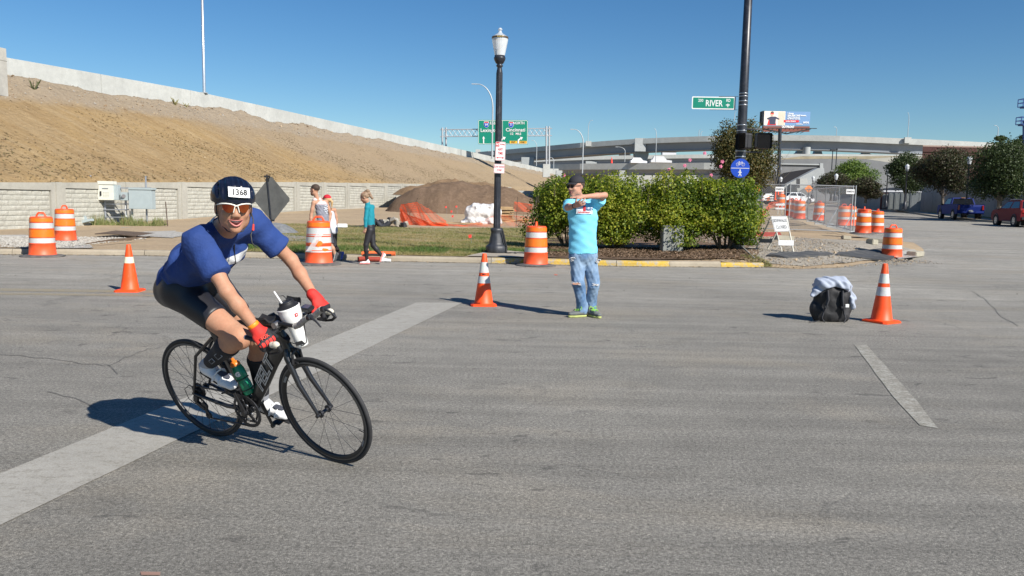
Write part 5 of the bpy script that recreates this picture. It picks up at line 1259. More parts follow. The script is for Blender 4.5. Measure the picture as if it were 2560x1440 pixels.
shades(man, mq, MP0, mat('black_gloss', (.012, .012, .014), .12))
hair_dk = mat('dark_hair', (.05, .032, .022), .75, var=.4, scale=60, bump=.6, bscale=120); 
sdf_obj('hair', [ell(mq(0, -.03, .02), np.array([.085, .088, .075])*1.08, mA, .01), cut(mq(0, .045, 0), mA[:, 1]), cut(mq(0, 0, .05), mA[:, 2]), cut(mq(0, 0, -.035), -mA[:, 2])], hair_dk, man, MP0, .008)
a = MB(); d_ = nrm(J['R_wr']-J['R_el']); a.torus(J['R_wr']-d_*.02-MP0, np.stack(frame(d_), 1), .031, .006, 24, 6); a.build('watch_band', M_BLK, man)
def walker(lab, d0, J, face, hup, top, bottom, hairf=None, hs=1.0, skinm=M_SK3, foot=None, shoe_m=None, sole_m=None, wid=1.0, sleeves='none', capm=None, shoes=()):
 J = pj(J, d0); P0 = np.array([J['pel'][0], d0, 0.0]); w = thing('person', lab, 'person', P0)
 hp_, q, A = headprims(J['head'], face, hup, hs); ac = nrm(J['L_sh']-J['R_sh']); ac[2] = 0; ac = nrm(ac)
 B = list(hp_)+[cap(J['neck'], J['head']-A[:, 2]*.07-A[:, 1]*.015, .05*wid, .046, .03), cap(J['R_sh'], J['L_sh'], .048, .048, .04), cap(J['cst'], J['pel'], .085*wid, .085*wid, .05, sq=ac, s=1.25)]
 for s in 'RL':
  B += armprims(J[s+'_sh'], J[s+'_el'], J[s+'_wr'], .95*wid)+legprims(J[s+'_hip'], J[s+'_kn'], J[s+'_an'], .88*wid, back=-np.asarray(face)*[1, 1, 0])
  dh = nrm(J[s+'_wr']-J[s+'_el']+np.asarray(face)*.12); B += handprims(J[s+'_wr'], dh, nrm(np.asarray(face)*.3+(ac if s == 'R' else -ac)), face, .95*wid, curl=(.35, .4, .3), thumb=(.4, .2))
 sdf_obj('body', B, skinm, w, P0, .010); head_extras(w, q, A, P0, hs, skinm, eyes=True)
 return w, J, P0, q, A, ac
def shoes_for(w, P0, J, spec, m, sole, s=1.0):
 for hl, tp, an in spec:
  P, f_, u_, s2 = shoeprims(an, hl, tp, [0, 0, 1] if abs(nrm(tp-hl)[2]) < .5 else np.cross(nrm(tp-hl), [0, -1, 0])*-1, s)
  so_ = sdf_obj('shoe', P, m, w, P0, .009); a = MB(); L = np.linalg.norm(tp-hl); a.prism([(-.0, 0), (L, 0), (L-.01, .02), (.01, .02)], hl-P0-u_*.010, f_, u_, s2, -.038*s, .038*s); a.build('shoe_sole', sole, so_, bevel=.006)
# ---- man in the grey tank top, seen from behind, partly hidden by the torn barrel
d1 = 18.55
w, J, P0, q, A, ac = walker('bearded man in a grey sleeveless top walking behind the torn barrel', d1, dict(head=(787, 475), neck=(793, 498, .02), L_sh=(784, 507, -.14), R_sh=(815, 504, .10), cst=(803, 525), pel=(810, 566), L_el=(778, 537, -.16), L_wr=(777, 561, -.2), R_el=(826, 535, .12), R_wr=(822, 560, .05), L_hip=(804, 578, -.07), R_hip=(818, 577, .07), L_kn=(800, 613, -.1), R_kn=(826, 612, .12), L_an=(797, 648, -.15), R_an=(838, 640, .18)), nrm([-.93, .36, -.05]), [-.06, .05, 1], None, None, hs=1.08, wid=1.06)
tk = [cap(J['cst']+[0, 0, .10], J['pel']+[0, 0, -.05], .112, .118, .05, sq=ac, s=1.32), cap(J['cst']+[0, 0, .12]-ac*.06, J['cst']+[0, 0, .12]+ac*.06, .082, .082, .05), cap(J['neck']-[0, 0, .02]-ac*.06, J['neck']-[0, 0, .02]+ac*.06, .055, .055, .03), folds(.006, 20, 21), folds(.004, 44, 22), cut(J['pel']-[0, 0, .09], [0, 0, -1])]
for s in 'RL': tk.append(sub(ell(J[s+'_sh']+(ac if s == 'L' else -ac)*.035-[0, 0, .03], (.075, .075, .10), None, .02), .02))
tko = sdf_obj('tank_top', tk, mat2('grey_tank_fabric', (.20, .21, .25), (.60, .46, .44), .85, bump=.4), w, P0, .009, mask=lambda V: V[:, 2]-(J['neck'][2]-.115))
fr_ = np.array([A[0, 1], A[1, 1], 0]); bkd = -nrm(fr_); c = J['cst']+bkd*.155+[0, 0, .03]; a = MB(); bx = nrm(np.cross([0, 0, 1], bkd))
bx = bx if bx[0] > 0 else -bx; nb_ = np.cross(bx, [0, 0, 1]); nb_ = nb_ if nb_[1] < 0 else -nb_
TVk = np.array([v.co[:] for v in tko.data.vertices])+P0
def backpt(cx, cz): 
 k_ = np.where((np.abs((TVk-J['cst'])@bx-cx) < .03) & (np.abs(TVk[:, 2]-cz) < .03))[0]; e = ((TVk[k_]-J['cst'])@nb_).max() if len(k_) else .13
 return J['cst']+bx*cx+nb_*(e+.004)+np.array([0, 0, cz-J['cst'][2]])
for k_ in range(9):
 th = 2*PI*k_/9; o = backpt(math.cos(th)*.062, J['cst'][2]+.035+math.sin(th)*.080); a.prism([(-.016, -.012), (.016, -.010), (.012, .014), (-.014, .012)], o-P0, bx, [0, 0, 1], nb_, -.001, .003)
o = backpt(0, J['cst'][2]+.035); a.prism([(-.022, -.03), (.022, -.03), (.026, .02), (0, .036), (-.026, .02)], o-P0, bx, [0, 0, 1], nb_, -.001, .003); o = backpt(0, J['cst'][2]-.075); a.box(o-P0, (.05, .004, .012))
a.build('white_print', mat('white_print', (.66, .70, .74), .8), tko)
sd_ = [cap(J['pel']+[0, 0, .03], J['pel']-[0, 0, .03], .115, .115, .05, sq=ac, s=1.25)]+[cap(J[s+'_hip'], J[s+'_kn']+[0, 0, .03], .098, .09, .03) for s in 'RL']+[cut(J['L_kn']+[0, 0, .04], [0, 0, -1])]
sdf_obj('shorts', sd_, mat('dark_shorts', (.05, .055, .07), .85), w, P0, .010)
sdf_obj('hair', [ell(q(0, -.02, .045), (.089, .105, .088), A, .01), cut(q(0, .055, .06), A[:, 1]+A[:, 2]*-.2), cut(q(0, 0, -.03), -A[:, 2])], hair_dk, w, P0, .008)
sdf_obj('beard', [ell(q(0, .045, -.078), (.062, .058, .048), A, .01), cut(q(0, 0, -.045), A[:, 2])], mat('brown_beard', (.16, .09, .05), .9), w, P0, .008)
M_DSH = mat('dark_running_shoe', (.06, .065, .07), .8); M_GSO = mat('grey_sole', (.30, .31, .31), .7)
gl = lambda x, y, d: at(x, y, d1+d)
shoes_for(w, P0, J, [(gl(806, 652, -.1)*[1, 1, 0]+[0, 0, .02], gl(778, 656, -.15)*[1, 1, 0]+[0, 0, .02], J['L_an']), (gl(840, 630, .2), gl(834, 654, .1), J['R_an'])], M_DSH, M_GSO, 1.1)
# ---- woman with the red cap
d2 = 19.1
w, J, P0, q, A, ac = walker('woman with a red cap and blonde ponytail walking beside the bearded man', d2, dict(head=(817, 500), neck=(822, 519, .02), L_sh=(814, 527, -.12), R_sh=(836, 525, .10), cst=(825, 542), pel=(830, 576), L_el=(812, 552, -.16), L_wr=(806, 570, -.22), R_el=(842, 550, .12), R_wr=(838, 570, .1), L_hip=(824, 584, -.06), R_hip=(834, 584, .07), L_kn=(818, 613, -.12), R_kn=(836, 614, .08), L_an=(812, 646, -.1), R_an=(850, 634, .1)), nrm([-.9, .40, .05]), [-.05, 0, 1], None, None, hs=.98, wid=.88)
tk = [cap(J['cst']+[0, 0, .07], J['pel']+[0, 0, .0], .088, .115, .05, sq=ac, s=1.3), cap(J['neck']-[0, 0, .03]-ac*.05, J['neck']-[0, 0, .03]+ac*.05, .05, .05, .03), folds(.005, 22, 25), cut(J['pel']-[0, 0, .10], [0, 0, -1])]
sdf_obj('tank_top', tk, mat('pale_grey_top', (.52, .54, .60), .85, bump=.4), w, P0, .010)
sd_ = [cap(J['pel']+[0, 0, .0], J['pel']-[0, 0, .05], .10, .10, .05, sq=ac, s=1.2)]+[c for s in 'RL' for c in (cap(J[s+'_hip'], J[s+'_kn'], .088, .058, .03), cap(J[s+'_kn'], J[s+'_kn']*.4+J[s+'_an']*.6, .058, .048, .02))]
sdf_obj('leggings', sd_, mat('black_leggings', (.02, .02, .025), .6), w, P0, .010)
hb = mat('blonde_hair', (.50, .33, .16), .6, var=.3, scale=50, bump=.6, bscale=140)
sdf_obj('hair', [ell(q(0, -.02, .02), (.086, .10, .088), A, .01), cut(q(0, .05, .06), A[:, 1]+A[:, 2]*-.2), cap(q(0, -.10, .03), q(0, -.15, -.04), .024, .03, .02), cap(q(0, -.15, -.04), q(.0, -.15, -.20), .032, .012, .02)], hb, w, P0, .008)
capobj(w, q, A, P0, .98, mat('red_cap_cloth', (.52, .015, .03), .8))
gl = lambda x, y, d: at(x, y, d2+d)
shoes_for(w, P0, J, [(gl(818, 648, 0)*[1, 1, 0]+[0, 0, .16], gl(800, 650, 0)*[1, 1, 0]+[0, 0, .16], J['L_an']), (gl(854, 628, .1), gl(851, 651, .0), J['R_an'])], mat('blue_running_shoe', (.08, .12, .42), .7), M_GSO, .95)
# ---- woman in teal
d3 = 18.3
w, J, P0, q, A, ac = walker('woman in a teal long sleeved top and black leggings walking left by the kerb', d3, dict(head=(912, 493), neck=(919, 510, .02), L_sh=(918, 519, -.15), R_sh=(930, 518, .15), cst=(925, 535), pel=(926, 566), L_el=(914, 548, -.19), L_wr=(914, 573, -.19), R_el=(930, 546, .2), R_wr=(926, 570, .2), L_hip=(925, 576, -.08), R_hip=(928, 576, .08), L_kn=(915, 612, -.12), R_kn=(933, 613, .06), L_an=(917, 648, -.08), R_an=(954, 639, .10)), nrm([-.96, .12, -.42]), [-.35, 0, 1], None, None, hs=1.0, wid=.86)
M_TEAL = mat('teal_knit', (.004, .21, .27), .75, bump=.4, bscale=70)
tk = [cap(J['cst']+[0, 0, .07], J['pel']+[0, 0, .03], .098, .092, .05, sq=ac, s=1.3), cap(J['L_sh'], J['R_sh'], .058, .058, .05), cap(J['neck']-[0, 0, .02], J['neck']+[0, 0, .015], .062, .05, .03), folds(.004, 24, 31)]
for s in 'RL': tk += [cap(J[s+'_sh'], J[s+'_el'], .052, .045, .03), cap(J[s+'_el'], J[s+'_wr']*.8+J[s+'_el']*.2, .045, .038, .02)]
to = sdf_obj('jumper', tk+[cut(J['pel']+[0, 0, -.0], [0, 0, -1]) if False else folds(.002, 60, 3)], mat2('teal_jumper', (.004, .21, .27), (.13, .13, .15), .8, bump=.4), w, P0, .010, mask=lambda V: np.maximum((J['pel'][2]+.035)-V[:, 2]-(np.linalg.norm((V-J['pel'])[:, :2], axis=1) > .17)*9, (J['L_wr'][2]+.05)-V[:, 2]))
sd_ = [cap(J['pel']+[0, 0, .02], J['pel']-[0, 0, .06], .098, .105, .05, sq=ac, s=1.2)]+[c for s in 'RL' for c in (cap(J[s+'_hip'], J[s+'_kn'], .092, .060, .03), cap(J[s+'_kn'], J[s+'_kn']*.62+J[s+'_an']*.38, .058, .056, .02), cap(J[s+'_kn']*.62+J[s+'_an']*.38, J[s+'_an'], .056, .037, .02))]
sdf_obj('leggings', sd_, mat('black_leggings_gloss', (.014, .014, .017), .6), w, P0, .010)
sdf_obj('hair', [ell(q(0, -.018, .028), (.088, .104, .090), A, .01), cut(q(0, .055, .06), A[:, 1]+A[:, 2]*-.2), cap(q(0, -.06, .11), q(0, -.12, .10), .028, .036, .02), cap(q(0, -.12, .10), q(0, -.15, -.09), .042, .028, .02), folds(.004, 60, 4)], mat('ash_blonde_hair', (.24, .155, .095), .6, var=.4, scale=50, bump=.7, bscale=120), w, P0, .008)
gl = lambda x, y, d: at(x, y, d3+d)
shoes_for(w, P0, J, [(gl(926, 655, -.08)*[1, 1, 0]+[0, 0, .02], gl(898, 657, -.12)*[1, 1, 0]+[0, 0, .02], J['L_an']), (gl(959, 632, .1), gl(951, 655, .0), J['R_an'])], mat('white_pink_shoe', (.66, .62, .62), .6), mat('coral_sole', (.62, .20, .18), .6), .95)
# ------------------------------------------------------------------ traffic cones and barrels
def plas(name, col, fade=.35, rough=.42):
 t = NT(name); a = t.noise(3, 4, .6, .3); b = t.noise(22, 5, .75, .4); c = t.mix(t.ramp(a, [(.4, 0.0), (.7, fade)]), col, tuple(min(1, q*1.25+.05) for q in col))
 c = t.mix(t.ramp(b, [(.56, 0.0), (.70, .55)]), c, tuple(q*.5+.02 for q in col)); c = t.mix(t.ramp(t.noise(9, 6, .8, .8, sc=(1, 1, .3)), [(.60, 0.0), (.68, .5)]), c, (.30, .24, .19)); t.color(c); t.set(rough); t.bump(b, .08, .004); return t.m
M_OR = plas('orange_plastic', (.90, .078, .006), .2, .5); M_ORB = plas('barrel_orange', (.82, .090, .020), .3, .5); M_ORR = plas('orange_reflective_sheet', (.80, .165, .008), .2, .35)
def refl():
 t = NT('white_reflective_sheet'); v = t.new('ShaderNodeTexVoronoi'); v.inputs['Scale'].default_value = 60; t.lk(t.coord(), v.inputs['Vector'])
 b = t.noise(14, 5, .75, .3); c = t.mix(t.ramp(b, [(.55, 0.0), (.74, .55)]), (.58, .58, .56), (.34, .33, .31)); c = t.mix(.15, c, v.outputs['Color'], 'MULTIPLY'); t.color(c); t.set(.35); return t.m
M_REF = refl(); M_REFY = mat('cream_reflective_sheet', (.74, .70, .50), .4, var=.08, scale=20)
M_BRUB = mat('barrel_base_rubber', (.085, .083, .08), .85, var=.35, scale=9, bump=.5, bscale=40, dirt=(.26, .24, .21), dirt_amt=.5)
def cone(lab, p, rz, bands, H=.745):
 t = thing('traffic_cone', lab, 'traffic cone', p, rz, 'orange cones standing on the road')
 a = MB(); out = []
 for k in range(8):
  ang = PI/8+k*PI/4; out.append((math.cos(ang)*.205*(1 if k % 2 else 1), math.sin(ang)*.205))
 o8 = [(.185, .15), (.15, .185), (-.15, .185), (-.185, .15), (-.185, -.15), (-.15, -.185), (.15, -.185), (.185, -.15)]
 a.prism(o8, (0, 0, 0), (1, 0, 0), (0, 1, 0), (0, 0, 1), .003, .026); a.prism([(x*.9, y*.9) for x, y in o8], (0, 0, 0), (1, 0, 0), (0, 1, 0), (0, 0, 1), .0262, .034); a.build('cone_base', M_OR, t, bevel=.006)
 r = lambda z: .135-(z-.03)*(.135-.031)/(H-.03)
 a = MB(); a.lathe([(r(.034)+.012, .034), (r(.05), .05)]+[(r(z), z) for z in (.2, .35, .5, .65, H-.012)]+[(r(H)-.003, H), (.022, H), (.020, H-.05)], 28); a.build('cone_body', M_OR, t)
 for z0, z1, m_ in bands:
  a = MB(); a.lathe([(r(z)+.0022, z) for z in np.linspace(z0, z1, 4)], 28); a.build('reflective_band', m_, t)
 return t
p = onz(325, 728); c_l = cone('small orange cone with one cream band, left of the cyclist', p, .1, [(.44, .535, M_REFY)], .725)
p = onz(1209, 763); c_m = cone('orange cone with two white bands and pen marks, in front of the lamp post', p, .05, [(.475, .625, M_REF), (.325, .425, M_REF)], .745)
a = MB()
for i, ch in enumerate('IRPS'):
 th = -PI/2-.30+.18*i; r_ = .135-(.45-.03)*(.104)/.715+.003; letter(a, ch, (math.cos(th)*r_, math.sin(th)*r_, .452), (-math.sin(th), math.cos(th), 0), (0, 0, 1), .034, 1, .001)
a.build('lettering', mat('marker_ink', (.05, .02, .02), .7), c_m)
p = onz(2203, 805); cone('tall orange cone with two white bands beside the black backpack', p, .55, [(.52, .645, M_REF), (.355, .47, M_REF)], .775)

def barrel(lab, p, rz=0.0, bands=((.66, .79, 1), (.32, .44, 1)), s=1.0, tilt=0.0, dent=0.0, kind=0, grp='orange construction barrels', hide_base=False):
 t = thing('construction_barrel', lab, 'barrel', p, rz, grp); H = .93; rb = lambda z: .292-.055*(z/H)
 def wob(V):
  if dent:
   z = V[:, 2]; th = np.arctan2(V[:, 1], V[:, 0]); k = np.exp(-((z-.86)/.09)**2)*np.maximum(0, np.cos(th-2.7))**2*dent; V = V*np.stack([1-k, 1-k, np.ones_like(k)], 1)
  return V
 steps = [0, .02, .09, .10, .31, .32, .44, .45, .53, .54, .65, .66, .79, .80, .90, H]
 pr = [(rb(0)+.012, .02), (rb(.05)+.012, .05), (rb(.06), .062), (rb(.19), .19), (rb(.30), .30), (rb(.31)+.008, .308), (rb(.32)+.006, .316), (rb(.32)-.004, .322), (rb(.44)-.004, .44), (rb(.45)+.006, .446), (rb(.46), .456), (rb(.64), .64), (rb(.65)+.008, .648), (rb(.66)-.004, .662), (rb(.79)-.004, .79), (rb(.80)+.006, .797), (rb(.81), .808), (rb(H-.03), H-.03), (rb(H)-.012, H-.008), (rb(H)-.03, H), (.0, H+.006)]
 a = MB(); a.lathe(pr, 32, wob=wob); a.build('barrel_body', M_ORB, t)
 for z0, z1, mi in bands:
  a = MB(); a.lathe([(rb(z)-.0005+(.0 if .3 < z < .45 or .65 < z < .8 else .004), z) for z in np.linspace(z0+.004, z1-.004, 4)], 32, wob=wob); a.build('reflective_band', (M_ORR, M_REF)[mi], t)
 a = MB(); a.tube([(-.115, 0, H-.01), (-.085, 0, H+.055), (-.06, 0, H+.088), (.06, 0, H+.088), (.085, 0, H+.055), (.115, 0, H-.01)], .021, 8, hint=(0, 1, 0)); a.build('handle', M_ORB, t)
 a = MB(); a.lathe([(.27, .03), (.31, .052), (.40, .032), (.475, .012), (.48, .0), (.0, 0.002)], 32, wob=lambda V: V+np.stack([0*V[:, 0], 0*V[:, 0], .012*np.maximum(0, np.sin(np.arctan2(V[:, 1], V[:, 0])*2+1))*(np.hypot(V[:, 0], V[:, 1]) > .38)], 1)); a.build('rubber_base', M_BRUB, t)
 if s != 1: t.scale = (s,)*3
 if tilt: t.rotation_euler = (0, tilt, rz)
 return t
OW = [(.66, .79, 1), (.32, .44, 1), (.456, .64, 0), (.81, .90, 0)]
def bp(x, y, d=None, zf=None):
 return onz(x, y, 0) if d is None else at(x, y, d)
g1 = 'orange and white barrels at the kerb'
b1 = barrel('orange barrel on the road edge by the white gravel, front one of the left pair', onz(107, 641), .0, OW, 1.0, grp=g1)
barrel('orange barrel on the verge behind the white gravel, rear one of the left pair', ong(164, 604, zg), 1.35, OW, .98, grp=g1)
def mk(x, y, rz, lab, s=1.0, z=None): 
 p = onz(x, y, 0) if z is None else ong(x, y, z); return dup(b1, p, rz, lab, g1, s)
mk(1339, 664, 1.45, 'orange barrel standing at the yellow kerb beside the lamp post')
mk(2228, 649, .15, 'orange barrel on the gravel corner behind the tall cone', 1.0)
p = at(2157, 584, 30.6); bd = barrel('dented orange barrel by the end of the wire fence', p, 1.2, OW, 1.0, tilt=-.06, dent=.45, grp=g1)
p = at(2191, 583, 33.5); dup(b1, p, 1.5, 'orange barrel behind the dented one near the wire fence', g1, .98)
# torn barrel with clinging plastic
tb = barrel('weathered orange barrel with torn white sheeting on the road in front of the walkers', onz(797, 661), .2, [(.62, .79, 1), (.47, .60, 1), (.27, .40, 1), (.81, .90, 0)], 1.05, grp=g1)
a = MB(); rgt = random.Random(5)
rb_ = lambda z: .292-.055*(z/.93)+.004
def rag(th0, z0, w, h, n=7):
 out = []
 for i in range(n*2): 
  th = 2*PI*i/(n*2); k = rgt.uniform(.65, 1.25); out.append((th0+math.cos(th)*w*k, z0+math.sin(th)*h*k))
 return out
for th0, z0, w, h in ((-1.45, .455, .22, .055), (-1.0, .33, .28, .035), (-1.6, .47, .13, .07), (-2.2, .45, .14, .04)):
 o = rag(th0, z0, w, h); V = [(math.cos(t_)*(rb_(z)+.002), math.sin(t_)*(rb_(z)+.002), z) for t_, z in o]+[(math.cos(th0)*(rb_(z0)+.006), math.sin(th0)*(rb_(z0)+.006), z0)]; n_ = len(o)
 a.add(V, [[i, (i+1) % n_, n_] for i in range(n_)])
a.build('torn_patch', M_ORR, tb, kind='stuff')
a = MB(); V = []
for j in range(8):
 for i in range(5):
  th = -1.75-.5*(j/7)+.14*i*(1-.6*j/7); z = .66-.36*j/7; r = rb_(z)+.006+.03*abs(math.sin(i*2+j*1.7))+.10*(j/7)**2*(i < 2); V.append((math.cos(th)*r, math.sin(th)*r, z))
a.add(V, [[j*5+i, j*5+i+1, (j+1)*5+i+1, (j+1)*5+i] for j in range(7) for i in range(4)], True)
t = NT('clear_film'); t.color((.8, .8, .8)); t.set(.25); t.b.inputs['Alpha'].default_value = .42; a.build('plastic_film', t.m, tb)

# ------------------------------------------------------------------ street lamp with its signs
def blk(name, col=(.020, .022, .030), rough=.38): 
 return mat(name, col, rough, var=.3, scale=6, bump=.15, bscale=40, dirt=(.14, .145, .16), dirt_amt=.25)
M_POLE = blk('black_pole_paint'); 
LP = ong(1241, 634, zg); LP[2] -= .02; LPd = LP[1]
lamp = thing('street_lamp', 'old style black fluted street lamp with glass globe and flared base behind the kerb', 'street lamp', LP)
HT = (at(1250, 72, LPd)[2]-LP[2]); kz = HT/5.85
def flute(V): 
 th = np.arctan2(V[:, 1], V[:, 0]); k = 1+.05*np.cos(th*12); return V*np.stack([k, k, np.ones_like(k)], 1)
a = MB(); a.lathe([(.0, .0), (.27, .0), (.275, .20), (.25, .235), (.205, .26), (.195, .30), (.175, .42), (.150, .52), (.145, .58), (.160, .61), (.160, .66), (.125, .69), (.0, .69)], 24, wob=lambda V: V*np.stack([1+.03*np.sign(np.cos(np.arctan2(V[:, 1], V[:, 0])*8))]*2+[np.ones(len(V))], 1)); a.build('lamp_base', blk('chipped_black_casting', (.03, .033, .04), .5), lamp)
ptop = (at(1248, 182, LPd)[2]-LP[2])
a = MB(); a.lathe([(.088, .69), (.085, 1.5), (.078, ptop)], 72, wob=flute); a.build('lamp_shaft', M_POLE, lamp)
def zz(y): return at(1249, y, LPd)[2]-LP[2]
a = MB(); a.lathe([(.078, ptop), (.075, zz(178)), (.062, zz(172)), (.06, zz(168)), (.085, zz(166)), (.085, zz(163)), (.06, zz(161)), (.10, zz(158)), (.14, zz(150)), (.148, zz(146)), (.148, zz(144)), (.135, zz(143)), (.13, zz(139)), (.0, zz(139))], 28); a.build('lamp_neck', M_POLE, lamp)
def glassm(name, col, alpha):
 t = NT(name); t.color(col); t.set(.12); t.b.inputs['Alpha'].default_value = alpha; t.b.inputs['Specular IOR Level'].default_value = .7; return t.m
def ribs(V): th = np.arctan2(V[:, 1], V[:, 0]); k = 1+.012*np.cos(th*24); return V*np.stack([k, k, np.ones_like(k)], 1)
gl_ = MB(); gl_.lathe([(.128, zz(139)), (.145, zz(130)), (.175, zz(115)), (.20, zz(102)), (.203, zz(97))], 72, wob=ribs); gl_.build('globe', glassm('prismatic_glass', (.72, .74, .75), .72), lamp)
a = MB(); a.lathe([(.205, zz(97)), (.21, zz(97)), (.212, zz(93)), (.205, zz(92))], 36); rg_ = a.build('globe_ring', mat('bronze_ring', (.16, .12, .08), .4, .5), lamp)
a = MB(); a.lathe([(.203, zz(92)), (.14, zz(88)), (.07, zz(84)), (.042, zz(80)), (.036, zz(76)), (.055, zz(75)), (.058, zz(73.5)), (.03, zz(70)), (.0, zz(69))], 32); a.build('globe_cap', glassm('clear_acrylic', (.62, .66, .70), .62), lamp)
a = MB(); a.cyl((0, 0, zz(139)), (0, 0, zz(112)), .035, n=12); a.build('bulb', mat('bulb_white', (.7, .7, .68), .4), lamp)
a = MB(); 
for k in range(3): a.box((.05*(k-1), -.213, zz(94.5)), (.03, .01, .05-.01*abs(k-1)))
a.build('gold_crest', mat('gold_paint', (.55, .38, .12), .35, .6), lamp)
# torn skirt piece at the foot
a = MB(); a.tube([(.16, -.16, .62), (.20, -.14, .42), (.26, -.12, .22), (.24, -.16, 0)], [.02, .03, .02, .015], 6); a.build('broken_flange', M_BLK, lamp)
def sign_panel(mb_out, w, h, r=.03, n=5):
 o = []
 for cx, cy, a0 in ((w/2-r, h/2-r, 0), (-w/2+r, h/2-r, PI/2), (-w/2+r, -h/2+r, PI), (w/2-r, -h/2+r, 3*PI/2)):
  for k in range(n+1): th = a0+PI/2*k/n; o.append((cx+r*math.cos(th), cy+r*math.sin(th)))
 return o
M_SGW = mat('sign_white', (.70, .70, .70), .35, var=.04); M_SGR = mat('sign_red', (.55, .025, .03), .4, var=.05); M_SGG = mat('sign_green', (.003, .20, .13), .35, var=.06); M_SGB = mat('sign_blue', (.008, .055, .42), .35, var=.06); M_SGK = mat('sign_black', (.02, .02, .02), .5); M_SGY = mat('sign_yellow', (.80, .42, .02), .4, var=.04)
def sign(name, lab, c, w, h, normal, m, tilt=0.0, r=.03, th=.004, cat='sign', grp=None, border=None, bw_=.02):
 n = nrm(normal); ux = nrm(np.cross([0, 0, 1], n)); ux = Rz(0)@ux; uy = np.cross(n, ux); ux, uy = ux*math.cos(tilt)+uy*math.sin(tilt), uy*math.cos(tilt)-ux*math.sin(tilt)
 t = thing(name, lab, cat, c, 0, grp); a = MB(); a.prism(sign_panel(None, w, h, r), (0, 0, 0), ux, uy, n, -th, 0); a.build('panel', m, t)
 if border is not None:
  o = sign_panel(None, w-bw_, h-bw_, r); i_ = sign_panel(None, w-bw_*2, h-bw_*2, r*.8); N = len(o); a = MB(); V = [ux*p[0]+uy*p[1]+n*.0015 for p in o+i_]; a.add(V, [[i, (i+1) % N, N+(i+1) % N, N+i] for i in range(N)]); a.build('border', border, t)
 return t, ux, uy, n
def put(t, name, items, ux, uy, n, m, e=.003):
 a = MB()
 for it in items:
  if it[0] == 't': letter(a, it[1], ux*it[2]+uy*it[3]+n*e, ux, uy, it[4], it[5] if len(it) > 5 else 1.0, it[6] if len(it) > 6 else 0)
  else: a.prism(it[1], n*0, ux, uy, n, .0008, e)
 return a.build(name, m, t, kind=None)
sn = nrm([.08, -1, .02]); 
c = at(1251, 378, LPd-.17); t, ux, uy, n = sign('parking_sign', 'white and red no stopping any time sign strapped to the lamp post', c, .255, .475, sn, M_SGW, tilt=-.02, border=M_SGR, bw_=.012)
put(t, 'red_block', [('p', [(-.115, .115), (-.03, .115), (-.03, .222), (-.115, .222)])], ux, uy, n, M_SGR, .0022)
put(t, 'lettering', [('t', 'NO', -.073, .168, .075, .75, .003)], ux, uy, n, M_SGW, .0035)
put(t, 'lettering', [('t', 'STOPPING', .046, .168, .052, .52, .001), ('t', 'ANY', 0, .045, .095, .62, .002), ('t', 'TIME', 0, -.055, .095, .62, .002)], ux, uy, n, M_SGR)
put(t, 'arrow', [('p', [(-.06, -.172), (.06, -.172), (.06, -.157), (-.06, -.157)]), ('p', [(-.10, -.1645), (-.055, -.190), (-.055, -.139)]), ('p', [(.10, -.1645), (.055, -.139), (.055, -.190)])], ux, uy, n, M_SGR)
c = at(1248, 421.5, LPd-.17); t, ux, uy, n = sign('tow_away_sign', 'small white tow away zone sign below the no stopping sign on the lamp post', c, .275, .235, sn, M_SGW, tilt=-.02, border=M_SGR, bw_=.012)
put(t, 'lettering', [('t', 'TOW AWAY', 0, .042, .075, .62, .001), ('t', 'ZONE', 0, -.042, .075, .62, .001)], ux, uy, n, M_SGR)

# ------------------------------------------------------------------ traffic pole with signals and signs
TP = ong(1833, 622, zg); TPd = TP[1]; xb = (at(1848, 500, TPd)[0]); TP[0] = at(1841, 600, TPd)[0]; 
pole = thing('traffic_pole', 'tall black traffic signal pole rising behind the flowering hedge', 'pole', TP)
ztp = 9.5; topx = 0
a = MB(); a.lathe([(.172, 0), (.150, 1.8), (.128, 4.5), (.10, ztp), (0, ztp)], 32); a.build('pole_shaft', M_POLE, pole)
a = MB(); a.lathe([(.0, 0), (.24, 0), (.24, .36), (.23, .38), (.16, .38)], 28); a.build('pole_skirt', mat('galvanised_skirt', (.38, .40, .42), .5, .6, var=.15, dirt=(.15, .14, .13)), pole)
def pz(y): return at(1855, y, TPd)[2]-TP[2]
M_STL = mat('steel_strap', (.50, .50, .50), .3, .9)
for y in (234, 241, 253, 263, 313, 327, 378, 392):
 a = MB(); z = pz(y); rr = float(np.interp(z, [0, 1.8, 4.5, 9.5], [.172, .15, .128, .10]))+.003; a.lathe([(rr, z-.012), (rr+.003, z), (rr, z+.012)], 28); a.build('strap', M_STL, pole)
c = at(1783.5, 257.5, TPd-.03); t, ux, uy, n = sign('street_name_sign', 'green River Road street name sign on the tall traffic pole', c, 1.23, .355, [.0, -1, 0], M_SGW, tilt=.004, r=.03, th=.003)
put(t, 'green_field', [('p', sign_panel(None, 1.17, .295, .02))], ux, uy, n, M_SGG, .0015)
put(t, 'lettering', [('t', '200', -.365, .065, .115, .85, .001), ('t', 'RIVER', .018, -.015, .245, .78, .004), ('t', 'RD', .425, .075, .115, .8, .002)], ux, uy, n, M_SGW, .003)
fl = [[(0, .055), (.018, .03), (.012, .0), (.010, -.05), (-.010, -.05), (-.012, 0), (-.018, .03)], [(.012, .0), (.03, .03), (.052, .024), (.058, .004), (.044, -.006), (.04, .008), (.028, .006), (.014, -.016)], [(-.012, .0), (-.014, -.016), (-.028, .006), (-.04, .008), (-.044, -.006), (-.058, .004), (-.052, .024), (-.03, .03)], [(-.03, -.022), (.03, -.022), (.03, -.012), (-.03, -.012)]]
put(t, 'flower_emblem', [('p', [(x+.415, y-.062) for x, y in o]) for o in fl], ux, uy, n, M_SGW, .003)
